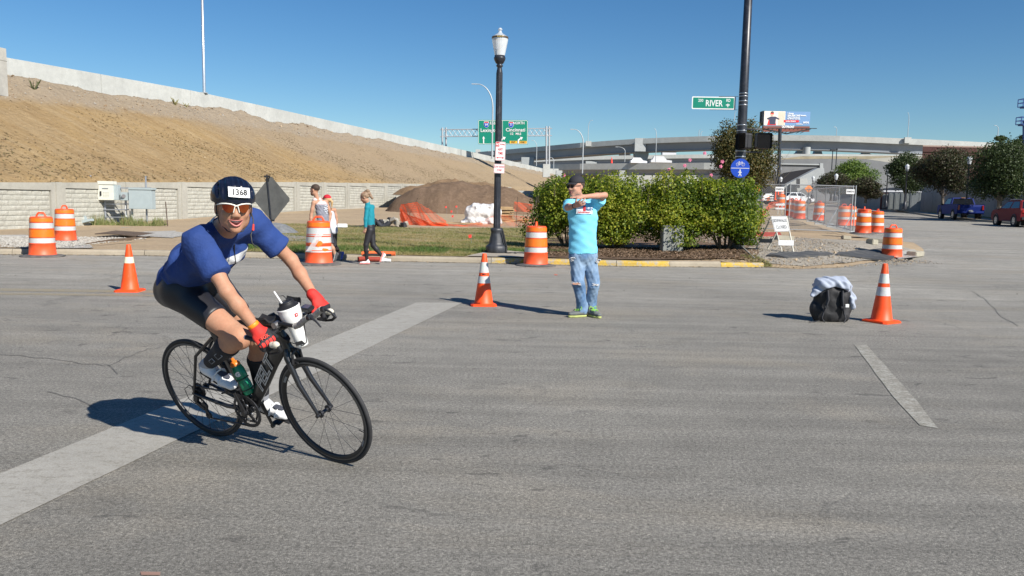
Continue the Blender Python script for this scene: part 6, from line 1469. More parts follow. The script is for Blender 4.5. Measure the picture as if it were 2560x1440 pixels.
a = MB()
for z in (.185, -.19): a.bar((.15 if z > 0 else -.1, .0, z), (.70, .0, z+.01), .012, .012)
a.bar((.62, 0, -.17), (.62, 0, .18), .03, .02); a.build('mounting_rod', M_POLE, t)
def ped(lab, c, rz, w=.43, h=.44, cat='signal'):
 t = thing('pedestrian_signal', lab, cat, c, rz, 'crosswalk signals on the tall pole'); a = MB(); a.prism(sign_panel(None, w, h, .05), (0, 0, 0), (1, 0, 0), (0, 0, 1), (0, -1, 0), -.13, .02); a.build('housing', M_BLK, t, bevel=.01)
 a = MB(); o, i_ = sign_panel(None, w, h, .05), sign_panel(None, w-.045, h-.045, .04); N = len(o); V = [(p[0], -.022, p[1]) for p in o]+[(p[0], -.022, p[1]) for p in i_]+[(p[0], -.10, p[1]) for p in o]; a.add(V, [[i, (i+1) % N, N+(i+1) % N, N+i] for i in range(N)]+[[i, (i+1) % N, 2*N+(i+1) % N, 2*N+i] for i in range(N)], False); a.build('visor', M_BLK, t)
 a = MB()
 for k in range(14):
  s_ = -.19+.028*k; a.box((0, -.045, s_), (w-.06, .03, .002), R=Rx(.5))
 a.build('louvre', M_BLK, t, kind='stuff'); return t
ps1 = ped('crosswalk signal facing the road, right of the pole and under the billboard', at(1909, 352, TPd-.08), .03)
ps2 = ped('narrow side view of a crosswalk signal fixed to the front of the pole', at(1858, 353, TPd-.24), -1.15)
a = MB()
for y in (323, 380):
 p0 = at(1858, y, TPd); p1 = at(1905 if y < 350 else 1905, y+.5, TPd-.06); a.tube([p0-TP, p1-TP, (p1+[0, 0, -.07 if y < 350 else .07])-TP], .022, 8)
a.build('signal_bracket', M_POLE, pole)
c = at(1850.5, 420.5, TPd-.22); t = thing('cycle_path_sign', 'round blue sign with a white bicycle and walker on the black pole', 'sign', c)
a = MB(); n_ = 48; a.prism([(math.cos(2*PI*k/n_)*.272, math.sin(2*PI*k/n_)*.272) for k in range(n_)], (0, 0, 0), (1, 0, 0), (0, 0, 1), (0, -1, 0), -.004, 0); a.build('panel', M_SGB, t)
a = MB(); a.box((0, -.003, 0), (.52, .004, .014)); a.build('divider', M_SGW, t)
a = MB()
for sx in (-1, 1): a.torus((sx*.078, -.003, .105), Rx(PI/2), .044, .005, 24, 4)
for p, q in (((-.078, .105), (-.035, .165)), ((-.035, .165), (.048, .165)), ((.048, .165), (-.005, .105)), ((-.005, .105), (-.035, .165)), ((-.078, .105), (-.005, .105)), ((.078, .105), (.045, .185)), ((.045, .185), (.028, .188)), ((-.035, .165), (-.04, .185)), ((-.058, .188), (-.022, .188))): a.bar((p[0], -.003, p[1]), (q[0], -.003, q[1]), .009, .003, hint=(0, 1, 0))
a.build('bicycle_symbol', M_SGW, t, kind=None)
a = MB(); a.prism([(math.cos(k*.52)*.020+.0, math.sin(k*.52)*.020-.055) for k in range(12)], (0, 0, 0), (1, 0, 0), (0, 0, 1), (0, -1, 0), .001, .004)
for p, q, w_ in (((.0, -.08), (.0, -.15), .042), ((.005, -.145), (.040, -.225), .020), ((-.005, -.145), (-.035, -.225), .020), ((-.015, -.085), (-.055, -.125), .014), ((.015, -.09), (.048, -.135), .014)): a.bar((p[0], -.003, p[1]), (q[0], -.003, q[1]), w_, .003, hint=(0, 1, 0))
a.build('walker_symbol', M_SGW, t)
c = at(1851, 468, TPd-.22); t, ux, uy, n = sign('push_button_sign', 'small faded white sign half hidden by leaves under the round blue sign', c, .23, .26, [0, -1, 0], mat('faded_sign', (.50, .50, .46), .5)); put(t, 'arrow', [('p', [(-.05, -.01), (.0, .06), (.05, -.01)]), ('p', [(-.02, -.06), (.02, -.06), (.02, 0), (-.02, 0)])], ux, uy, n, M_SGK)
# leaning bar by the pole foot
a = MB(); p0 = ong(1828, 612, zg); p1 = ong(1886, 652, zg); a.tube([p0+[0, 0, .25], p1+[0, 0, .06]], .022, 8); o = a.build('leaning_pipe', mat('grey_pipe', (.30, .29, .26), .6), None, world=None); tag(o, 'grey pipe leaning from the pole foot down to the yellow kerb end', 'pipe')

# ------------------------------------------------------------------ back of the diamond sign
DP = ong(686, 612, zg); Dd = DP[1]
dsg = thing('warning_sign', 'dark back of a diamond shaped warning sign on a thin post, right of the cyclist', 'sign', DP)
c = at(679, 497.5, Dd)-DP; hw = .475*Dd/20*1.02
a = MB(); r_ = hw; pr = []
for k in range(4):
 a0 = PI/2*k; v = np.array([math.cos(a0), math.sin(a0)]); l = np.array([-v[1], v[0]])
 for s in (-.10, -.04, .04, .10): pr.append(tuple(v*(r_-abs(s)*.92-.02)+l*s*.85))
dcx = hw*.98
a.prism([(x, z*1.26) for x, z in pr], c, nrm([1, .12, .0]), nrm([-.03, 0, 1]), nrm([.12, -1, 0]), 0, .004); a.build('panel', mat('sign_back', (.075, .075, .072), .55, var=.25, scale=4, bump=.15, dirt=(.13, .13, .12), dirt_amt=.3), dsg)
a = MB(); a.bar(at(685, 600, Dd)-DP+[.0, -.02, -.3], at(668, 436, Dd)-DP+[0, -.03, 0], .038, .03); a.build('sign_post', M_POLE, dsg)
a = MB()
for y, w in ((441, .16), (450, .10), (446, .06), (551, .11)): a.box(at(669 if y < 500 else 682, y, Dd)-DP+[0, -.035, 0], (w, .05, .05))
a.build('clamp', M_BLK, dsg, kind='stuff')
# ------------------------------------------------------------------ foliage
def leafmat(name, cols, trans=.35, rough=.55):
 t = NT(name); a = t.attr('m'); c = t.ramp(a, [(i/(len(cols)-1)*.98+.01, q) for i, q in enumerate(cols)]); t.color(c); t.set(rough); t.b.inputs['Specular IOR Level'].default_value = .35
 tr = t.new('ShaderNodeBsdfTranslucent'); t.lk(t.mix(1.0, c, (1.1, 1.25, .6), 'MULTIPLY'), tr.inputs['Color']); mx = t.new('ShaderNodeMixShader'); mx.inputs[0].default_value = trans
 out = t.n['Material Output']; t.lk(t.b.outputs[0], mx.inputs[1]); t.lk(tr.outputs[0], mx.inputs[2]); t.lk(mx.outputs[0], out.inputs['Surface']); return t.m
def leaves(name, P, N, size, mat_, parent=None, seed=0, asp=.6, rnd=.9, off=None, val=None):
 rg = np.random.default_rng(seed); n = len(P); D = N+rg.normal(size=(n, 3))*rnd; D /= np.linalg.norm(D, axis=1)[:, None]
 T = np.cross(D, rg.normal(size=(n, 3))); T /= np.linalg.norm(T, axis=1)[:, None]+1e-9; B = np.cross(D, T)
 s = (size*rg.uniform(.6, 1.25, n))[:, None]; c = P-(0 if off is None else off)
 V = np.empty((n, 4, 3)); V[:, 0] = c-T*s*.5; V[:, 1] = c+B*s*asp*.5+D*s*.10; V[:, 2] = c+T*s*.5; V[:, 3] = c-B*s*asp*.5+D*s*.10
 me = bpy.data.meshes.new(name); me.vertices.add(n*4); me.vertices.foreach_set('co', V.reshape(-1)); me.loops.add(n*4); me.loops.foreach_set('vertex_index', np.arange(n*4, dtype=np.int32))
 me.polygons.add(n); me.polygons.foreach_set('loop_start', np.arange(0, n*4, 4, dtype=np.int32)); me.polygons.foreach_set('loop_total', np.full(n, 4, np.int32))
 at_ = me.attributes.new('m', 'FLOAT', 'POINT'); v = rg.random(n) if val is None else val; at_.data.foreach_set('value', np.repeat(v, 4).astype(np.float32)); me.update(); me.validate()
 return link(name, me, mat_, parent)
def blobpts(blobs, n, seed=0, shell=.42, clump=.16, nclump=60):
 rg = np.random.default_rng(seed); w = np.array([b[1][0]*b[1][2]+b[1][0]*b[1][1] for b in blobs]); idx = rg.choice(len(blobs), n, p=w/w.sum())
 d = rg.normal(size=(n, 3)); d /= np.linalg.norm(d, axis=1)[:, None]; r = 1-shell*rg.random(n)**1.6
 C = np.array([b[0] for b in blobs])[idx]; R = np.array([b[1] for b in blobs])[idx]
 lump = 1+clump*np.sin(d[:, 0]*7+idx*1.3)*np.cos(d[:, 2]*8+idx)+clump*.7*np.sin(d[:, 1]*15+d[:, 2]*11+idx*2.1)+clump*.5*np.sin(d[:, 0]*23+d[:, 2]*19)
 P = C+d*R*(r*lump)[:, None]; Nn = d/R; Nn /= np.linalg.norm(Nn, axis=1)[:, None]; return P, Nn, idx, r
M_LEAF = leafmat('hibiscus_leaf', [(.045, .085, .012), (.11, .17, .018), (.23, .28, .026), (.36, .38, .04), (.48, .43, .06)], .42)
M_STEM = mat('shrub_stem', (.13, .10, .065), .9, var=.3); M_PINK = mat('pink_petal', (.62, .16, .26), .6, var=.2)
def shrub(lab, px0, px1, ytop, ybase, d, depth, n, seed, zb=None, grp='flowering shrubs in the mulch bed', cat='shrub', flowers=(), dens=1.0, tall=1.0, mat_=None, lsz=.078):
 rg = np.random.default_rng(seed); cx = (px0+px1)/2; b0 = at(cx, ybase, d); b0[2] = zg(b0[0], b0[1])+.03; top = at(cx, ytop, d)[2]; W = (at(px1, ytop, d)-at(px0, ytop, d))[0]; H = top-b0[2]
 t = thing('flowering_shrub', lab, cat, b0, 0, grp); blobs = []
 for k in range(20):
  a = rg.uniform(0, 2*PI); r = rg.uniform(.2, .80); z = rg.uniform(.14, .82); blobs.append((np.array([math.cos(a)*r*W*.5*(1.1-.25*abs(z-.5)), math.sin(a)*r*depth*.5, H*z]), np.array([W*.22, depth*.24, H*.20])))
 blobs += [(np.array([0, 0, H*.55]), np.array([W*.46, depth*.46, H*.36])), (np.array([0, 0, H*.72]), np.array([W*.40, depth*.40, H*.26])), (np.array([-W*.18, -.1, H*.42]), np.array([W*.28, depth*.38, H*.26])), (np.array([W*.2, -.1, H*.40]), np.array([W*.28, depth*.38, H*.26]))]
 P, N, i, r = blobpts(blobs, n, seed); P[:, 2] = np.clip(P[:, 2], .16, None)
 # upright shoots
 S = [];  SN = []; sh = MB(); ns = int(34*W/2.4)
 for k in range(ns):
  x = rg.uniform(-.44, .44)*W; y = rg.uniform(-.4, .4)*depth; z0 = H*(.86-.25*(2*x/W)**2); L = rg.uniform(.15, .42)*tall; dx, dy = rg.normal()*.12, rg.normal()*.12
  sh.tube([(x, y, z0-.25), (x+dx*L, y+dy*L, z0+L)], [.006, .002], 4)
  for q in range(int(16*L/.3)): f = rg.random(); S.append((x+dx*L*f+rg.normal()*.03, y+dy*L*f+rg.normal()*.03, z0+L*f)); SN.append(rg.normal(size=3))
 P = np.concatenate([P, np.array(S)]); N = np.concatenate([N, np.array(SN)])
 val = np.clip(.40+.22*rg.normal(size=len(P))+.16*np.sin(P[:, 0]*2.1+seed)+.10*np.sin(P[:, 2]*5+seed), 0, 1)
 leaves('foliage', P, N+[0, 0, .35], lsz, mat_ or M_LEAF, t, seed, .66, .75, val=val)
 for k in range(16):
  a = rg.uniform(0, 2*PI); rr = rg.uniform(.3, .9); e = np.array([math.cos(a)*W*.38*rr, math.sin(a)*depth*.38*rr, H*rg.uniform(.35, .6)]); s0 = np.array([math.cos(a)*.12, math.sin(a)*.1, -.03])
  sh.tube([s0, s0*.5+e*.5+[0, 0, -.08*H], e], [.022, .016, .008], 5)
 sh.build('stems', M_STEM, t, kind='stuff')
 if flowers:
  f = MB()
  for (fx, fy) in flowers:
   p = at(fx, fy, d-depth*.25*rg.random())-b0; 
   for q in range(5): a = q*2*PI/5; u = np.array([math.cos(a), rg.normal()*.3, math.sin(a)]); w_ = np.array([-u[2], 0, u[0]])*.024; f.add([p, p+u*.035+w_, p+u*.055, p+u*.035-w_], [[0, 1, 2, 3]])
  f.build('flowers', M_PINK, t, kind='stuff')
 return t
shrub('leftmost hedge shrub beside the kerb barrel, with dark reddish shoot tips at its left edge', 1318, 1520, 438, 606, 23.8, 2.1, 27000, 1, flowers=[(1410, 438)])
shrub('rounded hedge shrub directly behind the man in pale blue', 1440, 1640, 430, 608, 23.4, 2.1, 27000, 2)
shrub('hedge shrub over the grey utility box, right of the man in pale blue', 1590, 1790, 424, 614, 23.2, 2.1, 28000, 3, flowers=[(1673, 424), (1712, 414), (1725, 400)])
shrub('tallest yellowish hedge shrub around the traffic pole foot', 1722, 1897, 446, 622, 22.9, 2.0, 28000, 4, flowers=[(1806, 404), (1802, 416), (1778, 438), (1818, 478), (1868, 500), (1762, 383)], tall=.8)
# utility box among the shrubs
p = ong(1632, 614, zg); ub = thing('utility_box', 'grey utility box half hidden under the hedge shrubs', 'utility box', (p[0]-.02, 22.5, zg(p[0], 22.5)))
a = MB(); a.box((0, 0, .36), (.58, .45, .72)); a.build('box_body', mat('box_grey_green', (.24, .25, .23), .6, dirt=(.15, .15, .12)), ub, bevel=.02); a = MB(); a.box((0, 0, .735), (.62, .49, .03)); a.build('box_lid', mat('box_grey_green', (.24, .25, .23)), ub, bevel=.01)
# fallen leaves and chips on the mulch, leaves in the gutter
def scatter(name, n, gen, size, cols, label, cat, seed=1, flat=True, asp=.5, zoff=.012):
 rg = np.random.default_rng(seed); P = []
 while len(P) < n:
  x, y = gen(rg); P.append((x, y, zg(x, y) if y > float(np.interp(x, KL[:, 0], KL[:, 1]))+.16 or x > KL[-1, 0] else float(zr(x, y))))
 P = np.array(P)+[0, 0, zoff]; N = np.tile([0, 0, 1.0], (n, 1)); o = leaves(name, P, N, size, leafmat(name+'_mat', cols, .1, .9), None, seed, asp, .35); tag(o, label, cat); o['kind'] = 'stuff'; return o
mp = [ong(a, b, zg)[:2] for a, b in [(1350, 640), (1890, 645), (1860, 600), (1360, 600)]]
scatter('mulch_chips', 9000, lambda r: (r.uniform(mp[0][0], mp[1][0]), r.uniform(19.6, 24.0)), .07, [(.07, .045, .03), (.16, .10, .06), (.30, .21, .14)], 'brown bark chips and dry leaves spread under the hedge', 'mulch', 3, zoff=.055)
scatter('gutter_leaves', 900, lambda r: (r.uniform(KL[1, 0], KL[-1, 0]+2), 0) if False else (lambda x: (x, float(np.interp(x, KL[:, 0], KL[:, 1]))-abs(r.normal())*.10-.02))(r.uniform(KL[1, 0]-1, KL[-1, 0]+2)), .045, [(.10, .07, .04), (.26, .18, .10), (.36, .30, .2)], 'dry leaves and grit lying along the foot of the kerb', 'leaves', 4, zoff=.012)
scatter('road_debris', 260, lambda r: (r.uniform(-9, 12), r.uniform(13, 19)), .030, [(.05, .05, .05), (.2, .18, .15)], 'small crumbs of grit scattered over the far lane', 'grit', 5, zoff=.01)
# grass blades
def grass(name, n, gen, h, cols, label, seed, w=.012, lean=.35):
 rg = np.random.default_rng(seed); V = np.empty((n, 3, 3)); vals = np.empty(n)
 for i in range(n):
  x, y, hh, v = gen(rg); z = zg(x, y)+.01; H = h*hh*rg.uniform(.6, 1.3); a = rg.uniform(0, 2*PI); dx, dy = math.cos(a)*w/2, math.sin(a)*w/2; lx, ly = rg.normal()*lean*H, rg.normal()*lean*H
  V[i] = [(x-dx, y-dy, z), (x+dx, y+dy, z), (x+lx, y+ly, z+H)]; vals[i] = v
 me = bpy.data.meshes.new(name); me.vertices.add(n*3); me.vertices.foreach_set('co', V.reshape(-1)); me.loops.add(n*3); me.loops.foreach_set('vertex_index', np.arange(n*3, dtype=np.int32)); me.polygons.add(n); me.polygons.foreach_set('loop_start', np.arange(0, n*3, 3, dtype=np.int32)); me.polygons.foreach_set('loop_total', np.full(n, 3, np.int32))
 at_ = me.attributes.new('m', 'FLOAT', 'POINT'); at_.data.foreach_set('value', np.repeat(vals, 3).astype(np.float32)); me.update(); o = link(name, me, leafmat(name+'_mat', cols, .3, .8)); tag(o, label, 'grass'); o['kind'] = 'stuff'; return o
LXY = np.array([ong(a, max(b, 0), zg)[:2] for a, b in lawn_px])
def inpoly(x, y, P):
 c = False; n = len(P)
 for i in range(n):
  a, b = P[i], P[i-1]
  if (a[1] > y) != (b[1] > y) and x < (b[0]-a[0])*(y-a[1])/(b[1]-a[1])+a[0]: c = not c
 return c
lo, hi = LXY.min(0), LXY.max(0)
def ggen(rg):
 while True:
  x = rg.uniform(lo[0], hi[0]); y = 19.3+(hi[1]-19.3)*rg.random()**1.5
  if y > float(np.interp(x, KL[:, 0], KL[:, 1]))+.2 and inpoly(x, y, LXY): break
 g_ = hash_noise(x, y, .8, 3)+.6*hash_noise(x, y, 2.9, 1); front = math.exp(-((y-21.2)/1.3)**2)
 lush = max(0, min(1, .30+.5*g_+.75*front*(hash_noise(x*1.0, 0, .9, 7) > -.1)))
 return x, y, .5+1.0*lush, float(np.clip(lush+rg.normal()*.13, 0, 1))
grass('lawn_grass', 60000, ggen, .055, [(.36, .27, .13), (.28, .24, .10), (.16, .19, .055), (.075, .14, .03)], 'patchy green and straw coloured grass behind the kerb', 8, w=.016, lean=.8)
wd = [at(x, 560, 33)[:2] for x in (225, 400)]
def wgen(rg):
 x = rg.uniform(wd[0][0], wd[1][0]+.2); y = 32.9+rg.uniform(-.3, .5)+(x-wd[0][0])*.2*0; c = .15+.95*abs(math.sin(x*2.3)*math.sin(x*5.1+1)); return x, y, c, float(np.clip(.55+rg.normal()*.3, 0, 1))
grass('wall_weeds', 2200, wgen, .42, [(.40, .32, .18), (.30, .29, .13), (.20, .23, .08), (.11, .17, .05)], 'tall green weeds growing under the electrical cabinets', 9, w=.02, lean=.25)
def w3(rg): x = rg.uniform(at(1880, 0, 21)[0], at(1925, 0, 21)[0]); return x, rg.uniform(19.5, 21.0), .8, float(np.clip(.5+rg.normal()*.2, 0, 1))
grass('kerb_end_weeds', 900, w3, .10, [(.36, .27, .13), (.24, .25, .08), (.12, .18, .04)], 'low weeds at the broken end of the yellow kerb', 10)
def bankweeds():
 rg = np.random.default_rng(5)
 for i, (px, py, s) in enumerate([(86, 225, 1.0), (438, 262, .9), (540, 265, 1.2), (648, 286, .8), (465, 268, .6)]):
  lab = ['dark leafy weed at the left end of the bank top', 'dry weed tuft on the bank left of the thin pole', 'taller dry weed on the bank just under the thin pole', 'green weed tuft on the bank right of the thin pole', 'small straw tuft on the bank top'][i]
  r = ray(px, py); d = 40.
  for k in range(600):
   P_ = CAM+r*d; u, v = uv(P_[0], P_[1])
   if v < 12.2 and v > 0 and P_[2] < emb_pt(u, v)[2]: break
   d += .1
  m_ = MB()
  for q in range(int(26*s)):
   a = rg.uniform(0, 2*PI); H = rg.uniform(.2, .75)*s; e = np.array([math.cos(a)*H*.5, math.sin(a)*H*.5, H]); w = np.array([-math.sin(a), math.cos(a), 0])*.015; m_.add([-w, w, e*.6+w*.6+[0, 0, .1], e], [[0, 1, 2], [0, 2, 3]])
   if q % 2: m_.add([e*.7, e*.7+[.06, 0, .05], e*.7+[.02, 0, .09]], [[0, 1, 2]])
  o = m_.build('weed_tuft', mat('dry_weed', (.22, .20, .07), .9, var=.3) if i else mat('green_weed', (.07, .085, .03), .9, var=.3)); o.location = P_-[0, 0, .12]; tag(o, lab, 'weed')
bankweeds()
o = leaves('dry_tufts', DASH, np.tile(WN*.45+[0, 0, .9], (len(DASH), 1)), .15, leafmat('dry_tuft_mat', [(.10, .07, .035), (.17, .12, .06), (.13, .12, .05)], .1, .95), None, 77, .3, .25); tag(o, 'small dark dry tufts and clods dotting the brown embankment face', 'tufts'); o['kind'] = 'stuff'

# ------------------------------------------------------------------ trees
def tree(lab, px0, px1, ytop, ybot, ybase, d, n, seed, cols, lsz=.16, trans=.25, zb=None, blobs=11, trunk_r=.13, name='street_tree', grp=None, depth=None, gap=.25):
 rg = np.random.default_rng(seed); cx = (px0+px1)/2; b0 = at(cx, ybase, d); W = (at(px1, ytop, d)-at(px0, ytop, d))[0]; top = at(cx, ytop, d)[2]-b0[2]; bot = at(cx, ybot, d)[2]-b0[2]; H = top-bot; dp = depth or W*.9
 t = thing(name, lab, 'tree', b0, 0, grp); B = []
 for k in range(blobs):
  a = 2*PI*k/blobs+rg.uniform(-.3, .3); r = rg.uniform(.25, .62); z = rg.uniform(.22, .80); B.append((np.array([math.cos(a)*r*W*.5, math.sin(a)*r*dp*.5, bot+H*z]), np.array([W*.21, dp*.21, H*.19])*rg.uniform(.8, 1.25)))
 B += [(np.array([0, 0, bot+H*.55]), np.array([W*.36, dp*.36, H*.38])), (np.array([rg.uniform(-.1, .1)*W, 0, bot+H*.78]), np.array([W*.22, dp*.22, H*.21]))]
 P, N, i, r = blobpts(B, n, seed, shell=.55, clump=.2)
 val = np.clip(.45+.2*rg.normal(size=len(P))+.15*np.sin(i*2.3), 0, 1)
 leaves('crown', P, N+[0, 0, .2], lsz, leafmat('leaf_'+str(seed), cols, trans), t, seed, .6, .9, val=val)
 m_ = MB(); m_.tube([(0, 0, -.1), (0.02, 0, bot*.6), (0, 0, bot+H*.2), (.05, 0, bot+H*.6)], [trunk_r*1.2, trunk_r, trunk_r*.7, trunk_r*.3], 9)
 for k in range(min(7, blobs)):
  c = B[k][0]; m_.tube([(0, 0, bot+H*.05), (c[0]*.5, c[1]*.5, (bot+c[2])*.5+.1), c], [trunk_r*.5, trunk_r*.3, trunk_r*.12], 6)
 m_.build('trunk', mat('bark', (.16, .13, .10), .9, var=.3, bump=.6), t); return t
DK = [(.022, .034, .012), (.04, .06, .02), (.06, .09, .03), (.10, .12, .045)]
DKR = [(.03, .03, .014), (.07, .05, .03), (.05, .07, .028), (.08, .09, .04)]
tree('tall brownish tree rising behind the hedge and the traffic pole', 1748, 1938, 292, 520, 585, 33, 30000, 21, [(.025, .032, .010), (.05, .06, .016), (.09, .085, .022), (.15, .10, .03), (.08, .09, .022)], .095, blobs=22, depth=2.6, name='tall_shrub_tree')
gt_ = 'dark street trees along the right pavement'
tree('large dark green street tree between the blue pickup and the red car', 2392, 2600, 345, 512, 535, 60, 30000, 22, DK, .15, grp=gt_, trunk_r=.18)
tree('dark street tree with reddish top directly behind the blue pickup', 2268, 2440, 368, 500, 528, 68, 24000, 23, DKR, .16, grp=gt_)
tree('dark street tree over the white roofed portable toilets', 2198, 2325, 380, 494, 512, 82, 16000, 24, DK, .18, grp=gt_)
tree('low dark tree behind the wire fence, left of the bright green tree', 2028, 2125, 430, 490, 500, 96, 9000, 25, DKR, .2, grp=gt_)
tree('low brown green tree between the bright green tree and the portable toilets', 2112, 2215, 440, 500, 506, 92, 9000, 26, DKR, .2, grp=gt_)
tree('bright green rounded tree in front of the grey retaining wall', 2068, 2192, 398, 476, 500, 125, 14000, 27, [(.05, .09, .02), (.10, .17, .03), (.17, .24, .045), (.24, .30, .06)], .26, grp=gt_)
tree('thin dark treetop above the brick building beside the blue lift', 2528, 2568, 336, 366, 480, 110, 900, 28, DK, .3, grp=gt_, blobs=5)
tree('small dark treetop peeping over the large street tree near the curved lamp', 2472, 2508, 338, 356, 480, 112, 500, 29, DK, .3, grp=gt_, blobs=4)
# bare twiggy shrub right of the tall tree
p = at(1965, 470, 45); o = MB(); rg = random.Random(8)
for k in range(14): a = rg.uniform(-1.2, .8); L = rg.uniform(.8, 2.6); o.tube([(0, 0, 0), (math.sin(a)*L*.5, 0, L*.45), (math.sin(a)*L+rg.uniform(-.3, .3), rg.uniform(-.3, .3), L*rg.uniform(.7, 1))], [.012, .008, .004], 4)
o = o.build('bare_branches', mat('pale_twig', (.20, .18, .14), .9)); o.location = at(1935, 478, 34); tag(o, 'bare pale twigs sticking out right of the tall brownish tree', 'branches')
# ------------------------------------------------------------------ construction site odds and ends
# electrical cabinets
ED = 33.2; eb = at(300, 556, ED); eb[2] = zg(eb[0], ED)
ew = thing('electrical_cabinets', 'rack of grey and white electrical cabinets on posts in front of the retaining wall', 'electrical cabinet', eb)
M_GALV = mat('galvanised_steel', (.34, .36, .40), .45, .6, var=.15); M_CABW = mat('cabinet_cream', (.66, .66, .58), .45, var=.04, dirt=(.4, .38, .32), dirt_amt=.2); M_CABG = mat('cabinet_grey_blue', (.36, .42, .43), .45, var=.05)
def E_(x, y, dd=0): return at(x, y, ED+dd)-eb
def ebox(name, x0, y0, x1, y1, dep, m, dd=0, bev=.01, par=None):
 a0 = E_(x0, y1, dd); a1 = E_(x1, y0, dd); a = MB(); a.box(((a0[0]+a1[0])/2, a0[1]+dep/2, (a0[2]+a1[2])/2), (a1[0]-a0[0], dep, a1[2]-a0[2])); return a.build(name, m, par or ew, bevel=bev)
for x, yt, yb in ((226, 438, 560), (364, 440, 560), (314, 500, 560), (262, 500, 560), (330, 520, 560)):
 a = MB(); p0 = E_(x, yt, .25); p1 = p0.copy(); p1[2] = -.05; a.cyl(p0, p1, .035 if yt < 450 else .045, n=10); a.build('post', M_GALV if x < 300 or yt < 450 else mat('white_conduit', (.55, .56, .56), .5), ew)
for y in (510, 524, 470, 543):
 a = MB(); a.bar(E_(214, y, .2), E_(322 if y != 470 else 378, y, .2), .045, .045); a.build('rail', M_GALV, ew)
c1 = ebox('cabinet', 245, 455, 280, 500, .32, M_CABW, -.1); ebox('cabinet_hood', 243, 453, 281, 461, .36, M_CABW, -.13)
ebox('door_handle', 249.5, 478, 252.5, 489, .03, M_BLK, -.14, .002); ebox('nameplate', 255, 470, 270, 472, .01, M_GALV, -.115, .0)
a = MB()
for i in range(4):
 for j in range(4): q = E_(259+i*4, 481+j*3.6, -.104); a.box(q, (.045, .006, .012))
a.build('vent_slots', mat('vent_shadow', (.32, .32, .28), .6), ew, kind='stuff')
ebox('meter_box', 227, 468, 239, 492, .16, M_CABW, -.05); ebox('meter_label', 230, 472, 235, 476, .01, M_GALV, -.06, 0); ebox('cabinet', 281, 463, 294, 500, .28, M_CABG, .0)
ebox('meter_socket', 301, 481, 319, 501, .14, M_CABG, .0); a = MB(); a.cyl(E_(309, 490, -.06), E_(309, 490, .02), .075, n=20); a.build('meter_dial', mat('meter_glass', (.20, .19, .20), .12), ew)
ebox('cabinet', 322, 472, 378, 522, .38, M_CABG, -.05); ebox('cabinet_hood', 320, 470, 380, 474, .42, M_CABG, -.08)
o = MB(); q = at(214, 556, 32.3); q[2] = zg(q[0], 32.3)+.12; o.box((0, 0, .05), (.55, .3, .10), R=Ry(-.25)); o.box((-.1, 0, .17), (.28, .05, .16), R=Ry(-.25)); o = o.build('fallen_bracket', M_CABG, None, bevel=.008); o.location = q; tag(o, 'grey metal bracket lying on the dirt left of the electrical cabinets', 'bracket')
a = MB(); q = at(419, 553, 32.8); a.cyl((0, 0, -.1), (-.06, 0, 1.0), .02, n=6); o = a.build('fence_stake', mat('rusty_steel', (.09, .06, .045), .8)); o.location = (q[0], q[1], zg(q[0], q[1])); tag(o, 'thin rusty stake standing right of the electrical cabinets', 'stake')
# steel plates over the trench at the left
M_PLATE = mat('rusted_steel_plate', (.13, .09, .06), .75, .3, var=.3, dirt=(.25, .19, .13))
for pts, lab, rz in (([(238, 592), (340, 599)], 'thin steel plate propped above the dirt behind the rear barrel', .05), ([(215, 618), (330, 608)], 'bent dark steel sheet lying at the edge of the white gravel', -.05)):
 a_, b_ = [ong(x, y, zg) for x, y in pts]; L = np.linalg.norm(b_-a_); m_ = MB(); n_ = 8
 V = []
 for i in range(n_+1):
  f = i/n_; p = a_*(1-f)+b_*f; V += [p+[0, -.02, .10+.03*math.sin(f*PI)], p+[0.1, 1.1, .16], p+[0, -.02, .075+.03*math.sin(f*PI)]]
 m_.add(np.array(V)-a_, [[3*i, 3*i+3, 3*i+4, 3*i+1] for i in range(n_)]+[[3*i+2, 3*i+5, 3*i+3, 3*i] for i in range(n_)]); o = m_.build('steel_plate', M_PLATE); o.location = a_; tag(o, lab, 'steel plate')
# dirt mound
MD = 55.0; mc = at(1160, 522, MD); mh = 2.15
def mound_z(x, y, c=mc):
 dx = (x-c[0]); dy = (y-c[1]); w = 5.3 if dx < 0 else 5.6; k = 1-(dx/w)**2-(dy/3.6)**2
 z = max(0, k)**.62*mh*(1-.10*math.exp(-((dx-.9)/1.0)**2)); z = z*(1+.08*hash_noise(x, y, 1.1, 2))+(.12*hash_noise(x, y, 2.4, 3)+.08*hash_noise(x, y, 6, 1)+.05*hash_noise(x, y, 13, 4))*(k > .02); return z
m_ = MB(); V = []; nx_, ny_ = 60, 36
for j in range(ny_):
 for i in range(nx_): x = mc[0]-6+12*i/(nx_-1); y = mc[1]-4+8*j/(ny_-1); V.append((x-mc[0], y-mc[1], zg(x, y)-.06+mound_z(x, y)-zg(*mc[:2])))
m_.add(V, [[j*nx_+i, j*nx_+i+1, (j+1)*nx_+i+1, (j+1)*nx_+i] for j in range(ny_-1) for i in range(nx_-1)], True)
M_MOUND = dirt_mat('dark_moist_soil', (.165, .112, .076), (.13, .088, .058), (.23, .16, .11), 1.2, .8, clod=.5)
o = m_.build('dirt_mound', M_MOUND, fixn=False); o.location = (mc[0], mc[1], zg(*mc[:2])); tag(o, 'long heap of dark brown soil in front of the retaining wall', 'dirt pile')
m2 = MB(); V = []
c2 = at(1150, 478, 66)
for j in range(24):
 for i in range(40): x = -5.5+11*i/39; y = -2.5+5*j/23; k = max(0, 1-(x/5.4)**2-(y/2.4)**2); V.append((x, y, -.5+k**.6*(1.15+.35*hash_noise(x+9, y, 1.1, 6)+.2*hash_noise(x, y, 3.1, 4))))
